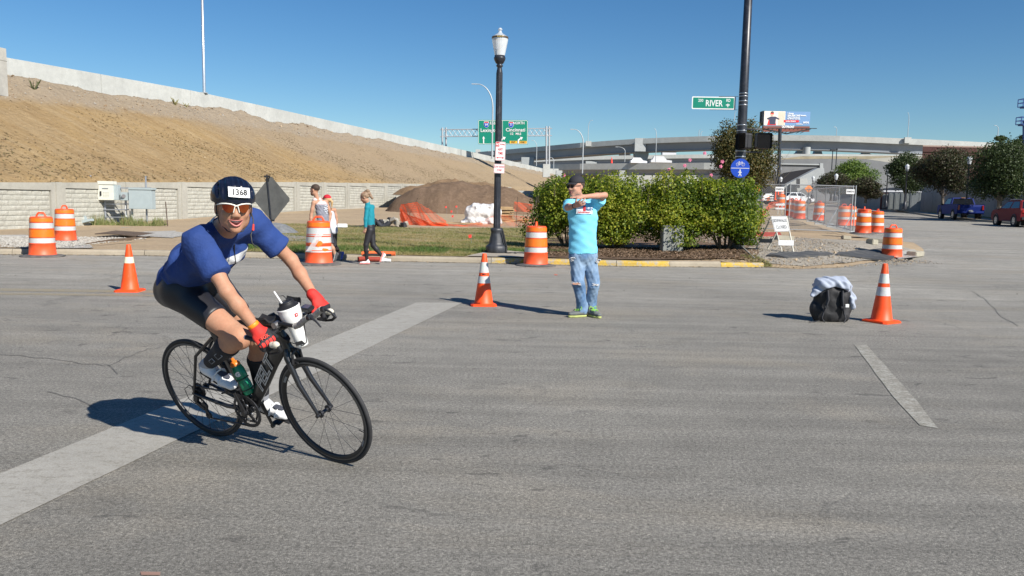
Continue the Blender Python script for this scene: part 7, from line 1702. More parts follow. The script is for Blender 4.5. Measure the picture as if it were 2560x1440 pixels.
m2.add(V, [[j*40+i, j*40+i+1, (j+1)*40+i+1, (j+1)*40+i] for j in range(23) for i in range(39)], True)
o = m2.build('soil_ridge', dirt_mat('brown_soil', (.22, .145, .085), (.18, .12, .07), (.28, .19, .12), 1.2, .8), fixn=False); o.location = (c2[0], c2[1], wtop(66)-.4); tag(o, 'reddish brown ridge of loose soil behind the dark mound', 'dirt pile')
# white wrapped pallet
PD = 39.5; pb = at(1207, 556, PD); pb[2] = zg(pb[0], PD)
P = [cap(pb+[-.48, 0, .52], pb+[.52, 0, .52], .42, .42, .05, sq=(0, 1, 0), s=1.1), cap(pb+[-.45, 0, .80], pb+[.48, 0, .82], .17, .17, .03, sq=(0, 1, 0), s=2.2), cap(pb+[-.62, 0, .12], pb+[.62, 0, .12], .30, .30, .05, sq=(0, 1, 0), s=1.6), cap(pb+[-1.0, -.2, .06], pb+[.9, -.2, .06], .07, .07, .1, sq=(0, 1, 0), s=3.5), fld(lambda X: .028*np.abs(np.sin(X[..., 0]*7+X[..., 2]*2.5+np.sin(X[..., 1]*5)))+.018*np.abs(np.sin(X[..., 0]*13-X[..., 2]*5+1))-.03), folds(.02, 9, 52), folds(.012, 23, 53)]
wp = thing('covered_pallet', 'pallet wrapped in crumpled white plastic sheeting on the grass left of the lamp post', 'covered pallet', pb); sdf_obj('plastic_sheet', P, mat('white_sheeting', (.64, .62, .60), .35, var=.06, bump=.3, bscale=8, bdist=.05), wp, pb, .035)
# lumber stack and loose wood right of the lamp
M_WOOD = mat('pale_lumber', (.42, .29, .15), .8, var=.2, scale=5); LD = 43.0; lb_ = at(1266, 531, LD); lb_[2] = zg(lb_[0], LD)
ls_ = thing('lumber_stack', 'stack of pale timber boards standing right of the lamp post', 'lumber stack', lb_); rg = random.Random(2)
for k in range(13):
 a = MB(); w = rg.uniform(.55, .75); a.box((rg.uniform(-.08, .08), rg.uniform(-.1, .1), .04+k*.056), (w, .7 if k % 3 else .5, .045), R=Rz(rg.uniform(-.08, .08))); a.build('board', M_WOOD, ls_)
for k, (x, y, L, rz, lab) in enumerate(((1290, 527, 1.5, .5, 'loose plank leaning by the timber stack'), (1303, 524, 1.1, -.4, 'short orange brown plank near the hedge edge'), (1312, 529, .9, 1.2, 'broken plank piece right of the timber stack'), (1283, 532, 1.4, -.2, 'long plank lying at the foot of the timber stack'), (1138, 553, 2.6, .03, 'long pale plank lying inside the orange netting'), (1110, 555, 1.9, -.05, 'thin pale board beside the long plank in the netting'))):
 dd = 42 if k < 4 else 38.5; q = at(x, y, dd); q[2] = zg(q[0], dd); a = MB(); a.box((0, 0, .08), (L, .16, .04), R=Rz(rz)@Ry(-.12 if k < 4 else 0)); o = a.build('plank', M_WOOD if k != 1 else mat('orange_wood', (.50, .22, .08), .8)); o.location = q; tag(o, lab, 'plank')
# orange netting
def net():
 t = NT('orange_netting'); t.color((.80, .09, .02)); t.set(.5); tr = t.new('ShaderNodeBsdfTranslucent'); tr.inputs[0].default_value = (.85, .12, .03, 1); mx = t.new('ShaderNodeMixShader'); mx.inputs[0].default_value = .3; t.lk(t.b.outputs[0], mx.inputs[1]); t.lk(tr.outputs[0], mx.inputs[2]); t.lk(mx.outputs[0], t.n['Material Output'].inputs[0]); return t.m
M_NET = net()
def netting(lab, line, nx_, rows, seed=0, w=.011, droop=None):
 """line: list of (px, ybottom, ytop, d)"""
 L = np.array([[*at(a, b, d), at(a, c, d)[2]] for a, b, c, d in line]); P0 = L[0, :3].copy(); s = np.concatenate([[0], np.cumsum(np.linalg.norm(np.diff(L[:, :2], axis=0), axis=1))]); rg = random.Random(seed); m_ = MB(); G = []
 for i in range(nx_+1):
  q = np.array([np.interp(s[-1]*i/nx_, s, L[:, k]) for k in range(4)]); col = []
  for j in range(rows+1): f = j/rows; col.append(np.array([q[0]+.02*math.sin(i*.7+j), q[1]+.10*math.sin(i*.33+j*.5)*(1-f*.5), q[2]*(1-f)+q[3]*f+.012*math.sin(i*1.3+j*2)]))
  G.append(col)
 for i in range(nx_+1):
  for j in range(rows+1):
   p = G[i][j]
   if i < nx_: q = G[i+1][j]; u = np.array([0, 0, w*.8 if j < rows else w*1.5]); m_.add([p-P0-u, q-P0-u, q-P0+u, p-P0+u], [[0, 1, 2, 3]])
   if j < rows: q = G[i][j+1]; u = np.array([w*.55, 0, 0]); m_.add([p-P0-u, p-P0+u, q-P0+u, q-P0-u], [[0, 1, 2, 3]])
 o = m_.build('orange_netting', M_NET, fixn=False); o.location = P0; tag(o, lab, 'safety netting'); return o
netting('bunched orange safety netting sagging between stakes left of the white pallet', [(1002, 556, 512, 37.6), (1018, 564, 510, 37.2), (1042, 569, 506, 37.0), (1062, 568, 535, 36.8), (1080, 568, 556, 36.8), (1120, 567, 560, 36.8)], 62, 13, 1, .010)
netting('sagging thin orange netting with a red top cord crossing in front of the white pallet', [(1120, 566, 561, 36.8), (1160, 566, 563, 36.8), (1200, 566, 556, 36.8), (1238, 565, 537, 36.8)], 46, 8, 7, .0045)
netting('second layer of orange netting heaped on the ground left of the long plank', [(1000, 552, 520, 38.2), (1020, 560, 538, 37.4), (1050, 566, 548, 37.0), (1075, 568, 560, 36.9), (1110, 567, 563, 36.7)], 50, 10, 2, .014)
netting('thin orange netting sloping down from the tilted stake', [(1042, 560, 506, 37.6), (1080, 560, 528, 37.9), (1115, 560, 553, 38.2)], 40, 16, 3, .0045)
netting('orange netting stretched from the lamp post to the stake by the hedge', [(1245, 564, 537, 36.8), (1290, 565, 540, 36.8), (1345, 564, 545, 36.8)], 44, 9, 4, .0045)
netting('far orange netting behind the timber stack', [(1285, 528, 505, 48), (1330, 530, 512, 48)], 24, 9, 5, .010)
netting('low orange netting across the dug ground behind the closed sidewalk sign', [(1893, 590, 578, 29), (1905, 545, 533, 33), (1925, 520, 506, 44), (1960, 512, 503, 55)], 60, 9, 6, .008)
for x, y0, y1, d, dx, lab in ((1012, 552, 505, 37.4, 33, 'tilted rusty stake holding the bunched orange netting'), (1290, 566, 492, 36.8, 4, 'thin rusty stake in the netting between lamp post and hedge')):
 a = MB(); p = at(x, y0, d); q = at(x+dx, y1-10 if dx > 10 else y1, d); a.cyl((0, 0, -.1), q-p, .014, n=6); o = a.build('fence_stake', mat('rusty_steel', (.09, .06, .045), .8)); o.location = p; tag(o, lab, 'stake')
# marker flags
for i, (x, y, d) in enumerate(((1117, 522, 45), (1143, 521, 46), (1131, 533, 42), (1134, 545, 40), (1179, 600, 24.5))):
 p = at(x, y, d); p[2] = zg(p[0], d); z = at(x, y-7 if d > 30 else y-14, d)[2]-p[2]; t = thing('marker_flag', ['red marker flag on the dark soil, left of two', 'red marker flag on the dark soil, right of two', 'lowest red marker flag at the foot of the dark soil', 'red marker flag in the dry grass left of the white pallet', 'red marker flag in the green grass left of the lamp base'][i], 'flag', p, 0, 'small red marker flags')
 a = MB(); a.cyl((0, 0, 0), (0, 0, max(.25, z)), .004, n=5); a.build('wire', M_GALV, t); a = MB(); z = max(.25, z); a.add([(0, 0, z), (-.10, .02, z-.02), (-.09, -.02, z-.11), (0, 0, z-.10)], [[0, 1, 2, 3]]); a.build('flag_cloth', mat('flag_red', (.75, .05, .03), .6), t)
# rubble and black pipe on the grass
RD = 35.5; rb0 = at(985, 566, RD); rb0[2] = zg(rb0[0], RD); rt = thing('rubble_heap', 'small heap of broken concrete and dark scraps at the left end of the orange netting', 'rubble', rb0); rg = random.Random(12)
for k in range(26):
 r = rg.uniform(.06, .20); q = np.array([rg.uniform(-.75, .6), rg.uniform(-.3, .3), 0]); q[2] = r*.5+max(0, .34-abs(q[0])*.4)*rg.random(); a = MB(); a.box(q, (r*1.6, r*1.3, r), R=Rz(rg.uniform(0, 3))@Rx(rg.uniform(-.6, .6))@Ry(rg.uniform(-.6, .6)), taper=rg.uniform(.6, .9)); a.build('chunk', [mat('grey_stone', (.30, .27, .23)), mat('pale_rubble', (.38, .36, .30), .9, var=.2), mat('black_scrap', (.03, .03, .035), .8)][k % 3], rt, bevel=.012)
a = MB(); P = [at(866, 571, 35)-rb0, at(905, 570, 35)-rb0, at(932, 566, 35)-rb0, at(940, 551, 35)-rb0, at(945, 558, 35)-rb0, at(955, 568, 35)-rb0, at(968, 563, 35)-rb0, at(974, 555, 35)-rb0]; o = a.tube(P, [.11, .12, .13, .13, .12, .14, .14, .10], 8).build('black_pipe', mat('black_pipe_plastic', (.022, .024, .03), .7, var=.3, bump=.4, bscale=20)); o.location = rb0; tag(o, 'black corrugated drain pipe lying on the grass behind the woman in teal', 'pipe')
a = MB(); p = at(856, 573, 34); p[2] = zg(p[0], 34); a.box((0, 0, .10), (.42, .25, .16), R=Rz(.2)); o = a.build('white_carton', mat('paper_white', (.72, .72, .72), .7), bevel=.02); o.location = p; tag(o, 'crumpled white carton on the grass right of the red capped woman', 'litter')
a = MB(); p = at(690, 583, 30); p[2] = zg(p[0], 30); a.lathe([(.85, 0), (.6, .18), (.35, .32), (0, .38)], 20); o = a.build('gravel_heap', mat('grey_gravel_heap', (.16, .165, .17), .95, var=.3, bump=1, bscale=12)); o.location = p; tag(o, 'small grey gravel heap behind the diamond sign post', 'gravel pile')
# rolled orange netting and white bottle at the kerb by the woman in teal
for i, (x0, x1, y, r, col, lab) in enumerate(((905, 988, 648, .055, (.72, .13, .03), 'long orange roll of netting lying on the kerb by the woman in teal'), (895, 950, 655, .06, (.32, .05, .03), 'dark red roll lying against the kerb behind the white shoe'), (908, 978, 640, .03, (.02, .02, .02), 'black pole lying on the kerb behind the orange roll'), (957, 977, 655, .042, (.75, .75, .75), 'white bottle lying on the road beside the pink soled shoe'))):
 d = 18.95 if i else 19.05; p = at(x0, y, d); q = at(x1, y, d); a = MB(); a.tube([np.zeros(3), (q-p)*.3+[0, 0, .01], (q-p)*.7, q-p], r, 10); o = a.build(['netting_roll', 'netting_roll', 'black_pole', 'white_bottle'][i], mat('roll_%d' % i if False else ['orange_roll', 'dark_red_roll', 'black_rubber_pole', 'white_bottle_plastic'][i], col, .6, var=.2)); o.location = (p[0], p[1], (.13+r if i in (0, 2) else r)+.0); tag(o, lab, ['netting', 'netting', 'pole', 'bottle'][i])
p = onz(1134, 656); a = MB(); a.ball((0, 0, .04), (.05, .04, .035), 8); a.ball((.07, .0, .02), (.04, .03, .02), 8); o = a.build('crumpled_paper', mat('paper_white', (.72, .72, .72)), kind=None); o.location = p; tag(o, 'crumpled white paper lying in the gutter left of the lamp post', 'litter')
a = MB(); p = ong(1290, 636, zg); 
for k in range(7): a.bar((rg.uniform(-.5, .5), rg.uniform(-.2, .2), .03), (rg.uniform(-.4, .8), rg.uniform(-.2, .2), .06), .05, .02)
o = a.build('scrap_pile', mat('dark_scrap_metal', (.05, .05, .055), .7), kind='stuff'); o.location = p; tag(o, 'dark flat scraps on the ground right of the lamp base', 'scraps')
# grate piece on the yellow kerb
p = onz(1752, 660); t = thing('grate_piece', 'small green metal grate leaning on the yellow kerb', 'grate', (p[0], p[1]+.02, .02)); a = MB()
for k in range(4): a.bar((-.07+.045*k, 0, 0), (-.03+.045*k, .05, .16), .010, .010)
for z in (0, .5, 1): a.bar((-.08+.04*z, .05*z, .16*z), (.075+.04*z, .05*z, .16*z), .012, .012)
a.build('bars', mat('dark_green_metal', (.03, .07, .05), .6), t)

# ------------------------------------------------------------------ backpack with a grey jacket over it
BP0 = onz(2076, 803); bpk = thing('backpack', 'black backpack with shoulder straps standing on the road beside the tall cone', 'backpack', BP0); M_BAG = mat('black_nylon', (.014, .014, .016), .7, var=.3, bump=.5, bscale=30, bdist=.01)
c = BP0.copy(); P = [ell(c+[0, .02, .25], (.22, .15, .25), None, .05), cap(c+[-.14, 0, .08], c+[.14, 0, .08], .10, .10, .08), cap(c+[-.13, 0, .38], c+[.13, 0, .38], .10, .10, .08), ell(c+[-.21, .02, .16], (.06, .09, .12), None, .03), ell(c+[.21, .02, .18], (.06, .09, .13), None, .03), cut(c+[0, 0, .004], (0, 0, -1)), folds(.007, 22, 61), folds(.004, 50, 62)]
bo = sdf_obj('bag_body', P, M_BAG, bpk, BP0, .011); BV = np.array([v.co[:] for v in bo.data.vertices])
def bagf(x, z): k_ = np.where((abs(BV[:, 0]-x) < .03) & (abs(BV[:, 2]-z) < .03))[0]; return BV[k_, 1].min() if len(k_) else -.14
M_STR = mat('charcoal_webbing', (.035, .036, .042), .8, var=.3, bump=.4)
for s, x0 in ((-1, -.115), (1, .075)):
 a = MB(); a.tube([(x0, bagf(x0, .40)-.005, .42), (x0-.005*s, bagf(x0, .3)-.035, .30), (x0+.015*s, bagf(x0, .2)-.03, .20), (x0+.05*s, bagf(x0, .1)-.012, .09)], [.032, .034, .030, .012], 8, hint=(1, 0, 0), sq=.42); a.build('shoulder_strap', M_STR, bpk)
 a = MB(); a.tube([(x0+.03*s, bagf(x0, .15)-.02, .16), (x0+.06*s, -.16, .06), (x0+.03*s, -.18, .008)], .008, 5); a.build('webbing_tail', M_STR, bpk)
 a = MB(); a.box((x0+.01*s, bagf(x0, .2)-.045, .21), (.055, .02, .03)); a.build('buckle', M_BLK, bpk, bevel=.004)
a = MB(); a.tube([(-.18, -.08, .02), (-.26, -.14, .012), (-.34, -.16, .01)], .012, 6, sq=.3); a.build('webbing_tail', M_STR, bpk)
a = MB(); a.box((.155, bagf(.155, .22)-.012, .225), (.05, .012, .045)); a.build('white_tag', M_WHP, bpk, bevel=.004)
P = [cap(c+[-.13, .0, .47], c+[.11, .0, .47], .115, .120, .06, sq=(0, 1, 0), s=1.25), cap(c+[-.10, -.03, .49], c+[-.27, -.05, .355], .055, .042, .05), cap(c+[.12, 0, .46], c+[.245, -.03, .30], .075, .055, .05), cap(c+[.24, -.03, .30], c+[.26, -.04, .20], .05, .038, .03), folds(.010, 26, 63), folds(.007, 55, 64), sub(ell(c+[0, -.06, .29], (.21, .22, .18), None, .03), .03)]
jk = thing('jacket', 'light grey jacket draped over the top of the black backpack', 'jacket', BP0); sdf_obj('fabric', P, mat('light_grey_fabric', (.34, .38, .46), .8, var=.08, bump=.4, bscale=25, bdist=.01), jk, BP0, .009)

# ------------------------------------------------------------------ closed sidewalk sign (A-frame)
SD = 22.3; s0 = at(1953, 632, SD); s0[2] = zg(s0[0], SD); afr = thing('sidewalk_closed_sign', 'white sidewalk closed board on a folding A-frame on the gravel corner', 'sign', s0); M_LEG = mat('weathered_white_leg', (.50, .48, .42), .7, dirt=(.22, .19, .15))
def S_(x, y, dd=0): return at(x, y, SD+dd)-s0
for a_, b_ in ((S_(1930, 540, 0), S_(1955, 634, -.25)), (S_(1966, 541, 0), S_(1984, 634, -.25)), (S_(1928, 542, .05), S_(1888, 630, .45)), (S_(1962, 543, .05), S_(1917, 627, .45))):
 a = MB(); b_ = b_.copy(); b_[2] = 0.0; a.bar(a_, b_, .045, .02); a.build('leg', M_LEG, afr)
A = [S_(1927.5, 541, -.06), S_(1964.5, 540, -.06), S_(1976, 577, -.14), S_(1936.5, 580, -.14)]; ux = nrm(A[1]-A[0]); uy = nrm((A[0]-A[3])-ux*np.dot(A[0]-A[3], ux)); n = np.cross(ux, uy); cc = sum(A)/4; w_, h_ = np.linalg.norm(A[1]-A[0])*1.03, np.linalg.norm(A[0]-A[3])*.97
sh_ = (A[0]-A[3])@ux/h_; uy2 = uy+ux*sh_*.0; out = [(x*w_/2+y*h_/2*((A[0]+A[1]-A[2]-A[3])@ux/2/h_), y*h_/2) for x, y in ((-1, -1), (1, -1), (1, 1), (-1, 1))]
k_ = (A[0]+A[1]-A[2]-A[3])@ux/2/h_; uys = uy+ux*k_
a = MB(); a.prism([(-w_/2, -h_/2), (w_/2, -h_/2), (w_/2, h_/2), (-w_/2, h_/2)], cc, ux, uys, n, -.012, 0); bd_ = a.build('sign_board', M_SGW, afr)
a = MB(); o_, i_ = [[(sx*(w_/2-e), sy*(h_/2-e)) for sx, sy in ((-1, -1), (1, -1), (1, 1), (-1, 1))] for e in (.012, .020)]; V = [cc+ux*p[0]+uys*p[1]+n*.002 for p in o_+i_]; a.add(V, [[i, (i+1) % 4, 4+(i+1) % 4, 4+i] for i in range(4)]); a.build('border', M_SGK, bd_)
a = MB(); letter(a, 'SIDEWALK', cc+uys*.085+n*.003, ux, uys, .125, .62, .002); letter(a, 'CLOSED', cc-uys*.095+n*.003, ux, uys, .125, .66, .002); a.build('lettering', M_SGK, bd_)
a = MB(); q = S_(1965, 607, -.22); a.box(q, (.42, .015, .14), R=Rx(-.12)); bb = a.build('lower_board', M_SGW, afr); a = MB(); letter(a, 'LANE', q+[0, -.012, 0], (1, 0, 0), (0, 0, 1), .03, 1, .0005); a.build('lettering', mat('faded_ink', (.35, .35, .35), .7), bb)
a = MB(); a.box(S_(1915, 602, .3), (.36, .015, .11), R=Rx(.2)); a.build('rear_board', mat('grey_back_board', (.10, .105, .11), .7), afr)

# ------------------------------------------------------------------ chain link fence
M_WIRE = mat('galvanised_wire', (.42, .44, .45), .45, .5, var=.1); FDp = 33.0
def fence_panel(par, A, B, h0, h1, sp=.075, off=None, fr=.022, mesh=True, gap=.0, wire=.0035):
 """A, B world feet, h0/h1 heights at A and B"""
 A, B = np.asarray(A, float)-off, np.asarray(B, float)-off; ux = nrm(B-A); L = np.linalg.norm(B-A); up = np.array([0, 0, 1.])
 f = MB(); a0, b0_, a1, b1_ = A+up*.06, B+up*.06, A+up*h0, B+up*h1
 for p, q in ((A, a1+up*.04), (B, b1_+up*.04), (a1, b1_), (a0, b0_)): f.cyl(p, q, fr, n=6)
 f.build('fence_frame', M_WIRE, par)
 if not mesh: return
 m_ = MB(); H = (h0+h1)/2-.06; n_ = int((L+H)/sp); nn = np.cross(ux, up)
 for sgn in (1, -1):
  for k in range(n_):
   s = k*sp; x0, z0 = (s, 0) if s <= L else (L, s-L); x1, z1 = (s-H, H) if s-H >= 0 else (0, s)
   if sgn < 0: x0, x1 = L-x0, L-x1
   p = A+ux*x0+up*(.06+z0); q = A+ux*x1+up*(.06+z1); d = nrm(q-p); w = np.cross(d, nn)*wire; m_.add([p-w, q-w, q+w, p+w], [[0, 1, 2, 3]]); 
 m_.build('chain_link', M_WIRE, par, fixn=False, kind='stuff')
fo = at(2125, 583, FDp); cf = thing('chain_link_fence', 'temporary chain link fence panels facing the road and running back along the dug pavement', 'fence', fo)
hF = at(2132, 466, FDp)[2]-fo[2]; fA = at(1970, 577, FDp+.6); fB = at(2126, 583, FDp); fence_panel(cf, fA, fB, at(1973, 461, FDp+.6)[2]-fA[2], hF, off=fo)
fC = at(1960, 577, FDp+.7); fD = at(1880, 573, FDp+1.2); fence_panel(cf, fD, fC, at(1890, 463, FDp+1.2)[2]-fD[2], at(1965, 461, FDp+.7)[2]-fC[2], off=fo)
prev = None
for k, (x, y, yt, d) in enumerate([(2133, 581, 466, 33.2), (2092, 569, 468, 36.4), (2060, 562, 470, 39.6), (2038, 555, 472, 43), (2018, 549, 474, 46.4), (2000, 543, 475, 50)]):
 q = at(x, y, d); h = at(x, yt, d)[2]-q[2]
 if prev is not None: fence_panel(cf, prev[0], q, prev[1], h, off=fo, sp=.10, wire=.0045)
 prev = (q, h)
 a = MB(); a.bar(q-fo+[-.5, -.1, .04], q-fo+[.5, .1, .04], .05, .05); a.bar(q-fo+[-.45, 0, .05], q-fo+[0, 0, .9], .03, .03); a.build('fence_foot', M_WIRE, cf)
for x, y, lab in ((1949, 473, 'left'), (2126, 479, 'right')):
 q = at(x, y, FDp-.1)-fo; a = MB(); a.box(q, (.34, .01, .19)); pl = a.build('fence_sign', M_SGW, cf); a = MB(); letter(a, 'metro', q+[0, -.008, .01], (1, 0, 0), (0, 0, 1), .13, .9, .003); a.build('lettering', M_SGK, pl)
for x, y, lab in ((1893, 475, 'orange marker sign seen edge-on, leaning at the left end of the wire fence'), (2022, 472, 'small orange diamond road work sign seen through the wire fence')):
 q = at(x, y, 60 if x > 2000 else 50); t, ux_, uy_, n_ = sign('road_work_sign', lab, q, .46, .46, [.1 if x > 2000 else .75, -1, 0], mat('orange_sign', (.85, .22, .02), .4), tilt=PI/4, r=.05, grp='orange road work signs')
 put(t, 'lettering', [('t', 'ROAD', 0, .05, .10, .8, .002), ('t', 'WORK', 0, -.06, .10, .8, .002)] if x > 2000 else [('p', [(-.02, -.1), (.02, -.1), (.02, .1), (-.02, .1)])], nrm(ux_-uy_), nrm(ux_+uy_), n_, M_SGK)
 a = MB(); a.cyl((0, .05, .3), (0, .05, -2.0), .03, n=6); a.build('sign_post', M_GALV, t)
# barrels seen through the fence
for i, (x, y, d, lab) in enumerate(((1974, 541, 46, 'barrel behind the left end of the wire fence, first of the cluster'), (1988, 545, 42, 'barrel behind the wire fence, second of the cluster'), (1998, 549, 40, 'barrel behind the wire fence with bright lower band, third of the cluster'), (2046, 553, 41, 'single barrel behind the middle of the wire fence'), (2107, 566, 37, 'barrel pair behind the right fence post, left one'), (2124, 566, 37.5, 'barrel pair behind the right fence post, right one'), (1951, 525, 50, 'barrel beside the striped barricade left of the fence gap'), (1953, 500, 85, 'distant barrel by the far striped barricade'))):
 q = at(x, y, d); dup(b1, q, i*.7, lab, g1)
# concrete blocks, mats, stones on the corner
M_BLOCK = conc('kerb_block', (.40, .37, .29), .3)
for x, y, d, sz, rz, lab in ((1960, 594, 27.5, (.6, .3, .17), .1, 'concrete block weighing down the fence foot behind the closed sign'), (2290, 616, 24.0, (.28, .8, .16), -.75, 'broken kerb block right of the corner barrel'), (2180, 606, 26.0, (.25, .3, .18), .4, 'small rough concrete lump left of the corner barrel'), (2198, 597, 27.5, (.7, .2, .14), -.5, 'tilted concrete slab behind the corner barrel'), (2115, 597, 29, (.3, .22, .14), 0, 'dark stone under the fence corner')):
 q = at(x, y, d); q[2] = zg(q[0], d); a = MB(); a.box((0, 0, sz[2]/2), sz, R=Rz(rz)@Ry(.05)); o = a.build('concrete_block', M_BLOCK, bevel=.02); o.location = q; tag(o, lab, 'concrete block')
M_MAT = mat('black_rubber_mat', (.055, .057, .06), .85, var=.25, scale=3, dirt=(.20, .18, .15), dirt_amt=.6)
def matsheet(lab, px, th=.03, seed=1):
 P = np.array([ong(a, b, zg)[:2] for a, b in px]); cx, cy = P.mean(0); rg = random.Random(seed); n_ = len(P); out = []
 for i in range(n_):
  for f in (0, .33, .66): q = P[i]*(1-f)+P[(i+1) % n_]*f; out.append((q[0], q[1], zg(q[0], q[1])+.045+rg.uniform(0, .05)))
 N = len(out); c = (cx, cy, zg(cx, cy)+.05); V = [np.array(o)-c for o in out]+[np.zeros(3)]+[np.array(o)-c-[0, 0, th+.02] for o in out]; m_ = MB(); m_.add(V, [[i, (i+1) % N, N] for i in range(N)]+[[i, N+1+i, N+1+(i+1) % N, (i+1) % N] for i in range(N)]); o = m_.build('rubber_mat', M_MAT); o.location = c; tag(o, lab, 'mat'); return o
matsheet('grey black rubber mat at the edge of the gravel corner, left piece', [(1915, 644), (1965, 650), (2060, 644), (2085, 638), (2020, 634), (1950, 637)])
matsheet('grey black rubber mat continuing right towards the corner barrel', [(2088, 640), (2170, 652), (2230, 652), (2240, 636), (2200, 628), (2110, 634)], seed=3)
matsheet('dark red mat strip lying behind the closed sidewalk sign', [(1875, 593), (1955, 592), (1950, 586), (1880, 585)], seed=4).data.materials[0] = mat('red_clay_strip', (.35, .06, .04), .9)
# loose stones in the dug ground
rg = random.Random(21); m_ = MB()
for k in range(9000):
 x = rg.uniform(at(1880, 0, 22)[0], at(2290, 0, 22)[0]); y = rg.uniform(19.6, 36)
 if rim(x, y) < .12 and y < 30 or x > (np.interp(y, [20, 24, 28, 36], [11.2, 11.5, 12.5, 14])): continue
 pebbles(m_, np.array([x, y, zg(x, y)+.03]), rg.uniform(.006, .026) if rg.random() < .985 else rg.uniform(.03, .07), rg, rg.choice([0, 2, 0]))
for k in range(9000):
 a_ = rg.random(); x = rg.uniform(-16, -11.2) if a_ < .8 else rg.uniform(-14, -11); y = rg.uniform(19.3, 24.2); pebbles(m_, np.array([x, y, zg(x, y)+.03]), rg.uniform(.008, .026), rg, rg.choice([3, 3, 0]))
o = m_.build('gravel_stones', stone_m+[mat('white_gravel_stone', (.42, .40, .36), .9, var=.2)], fixn=False, kind='stuff'); tag(o, 'loose pale gravel stones on the dug corner and the left verge', 'gravel')
# ------------------------------------------------------------------ right side: wall, toilets, vehicles, lamps
M_RWALL = conc('tall_wall_concrete', (.30, .29, .28), .3, sc=.4)
wl_ = [(2700, 53), (2560, 62), (2440, 74), (2320, 90), (2150, 122), (2090, 140)]
rw = thing('concrete_wall', 'long grey concrete wall behind the street trees on the right', 'wall', at(2440, 520, 74)); wo = np.array(rw.location)
for (xa, da), (xb, db) in zip(wl_[:-1], wl_[1:]):
 n_ = max(1, int(np.hypot((xb-1280)/2000*db-(xa-1280)/2000*da, db-da)/3.2))
 for k in range(n_):
  f0, f1 = k/n_, (k+1)/n_; A = np.array([((1-f)*(xa-1280)*da+f*(xb-1280)*db)/2000 for f in (f0, f1)]); Dd = [da+(db-da)*f for f in (f0, f1)]
  a = MB(); zt = [float(np.interp(d, [50, 62, 90, 122, 140], [3.5, 3.62, 4.35, 4.15, 4.5])) for d in Dd]; P = []
  for i, (x, d) in enumerate(zip(A, Dd)):
   u = (.035 if i == 0 else -.035); P += [(x+u*.2, d+u, .3), (x+.35+u*.2, d+u, .3), (x+.35+u*.2, d+u, zt[i]), (x+u*.2, d+u, zt[i])]
  a.add(np.array(P)-wo, [[0, 1, 2, 3], [7, 6, 5, 4], [0, 3, 7, 4], [3, 2, 6, 7], [1, 5, 6, 2]]); a.build('wall_panel', M_RWALL, rw)
# portable toilets
M_TOI = mat('toilet_grey_plastic', (.24, .26, .26), .6, var=.1); M_TOR = mat('toilet_white_roof', (.72, .72, .72), .5); M_TOD = mat('toilet_red_plastic', (.10, .03, .03), .6)
def toilet(lab, p, rz, m):
 t = thing('portable_toilet', lab, 'portable toilet', p, rz, 'portable toilets in a row'); a = MB(); a.box((0, 0, 1.08), (1.12, 1.12, 2.02)); a.build('cabin', m, t, bevel=.03)
 for sx in (-1, 0, 1): a = MB(); a.box((sx*.42, -.575, 1.1), (.07, .03, 1.9)); a.build('rib', m, t)
 a = MB(); a.box((0, -.572, 1.05), (.72, .03, 1.75)); dr = a.build('door', M_TOI, t, bevel=.01); a = MB(); a.box((.28, -.595, 1.05), (.05, .02, .12)); a.build('latch', M_BLK, dr)
 for sy in (-.35, 0, .35): a = MB(); a.box((-.575, sy, 1.1), (.03, .07, 1.9)); a.build('rib', m, t)
 a = MB(); a.box((0, 0, 2.16), (1.2, 1.2, .12)); a.box((0, 0, 2.26), (1.1, 1.1, .10), taper=.7); a.build('roof', M_TOR, t, bevel=.03); return t
tz = lambda x, d: (lambda q: [q[0], q[1], at(x, 523, 88)[2]*0+float(zr(0, d))+.14])(at(x, 520, d))
t1 = toilet('nearest portable toilet with its door side to the street and white roof', tz(2286, 88), -.45, M_TOI)
for x, d, lab in ((2262, 90, 'second portable toilet in the row, behind the nearest one'), (2246, 92.2, 'third portable toilet in the row'), (2232, 94.4, 'fourth portable toilet, next to the red one')): dup(t1, tz(x, d), -.45, lab)
toilet('dark red portable toilet at the far left end of the row', tz(2213, 96), -.45, M_TOD)
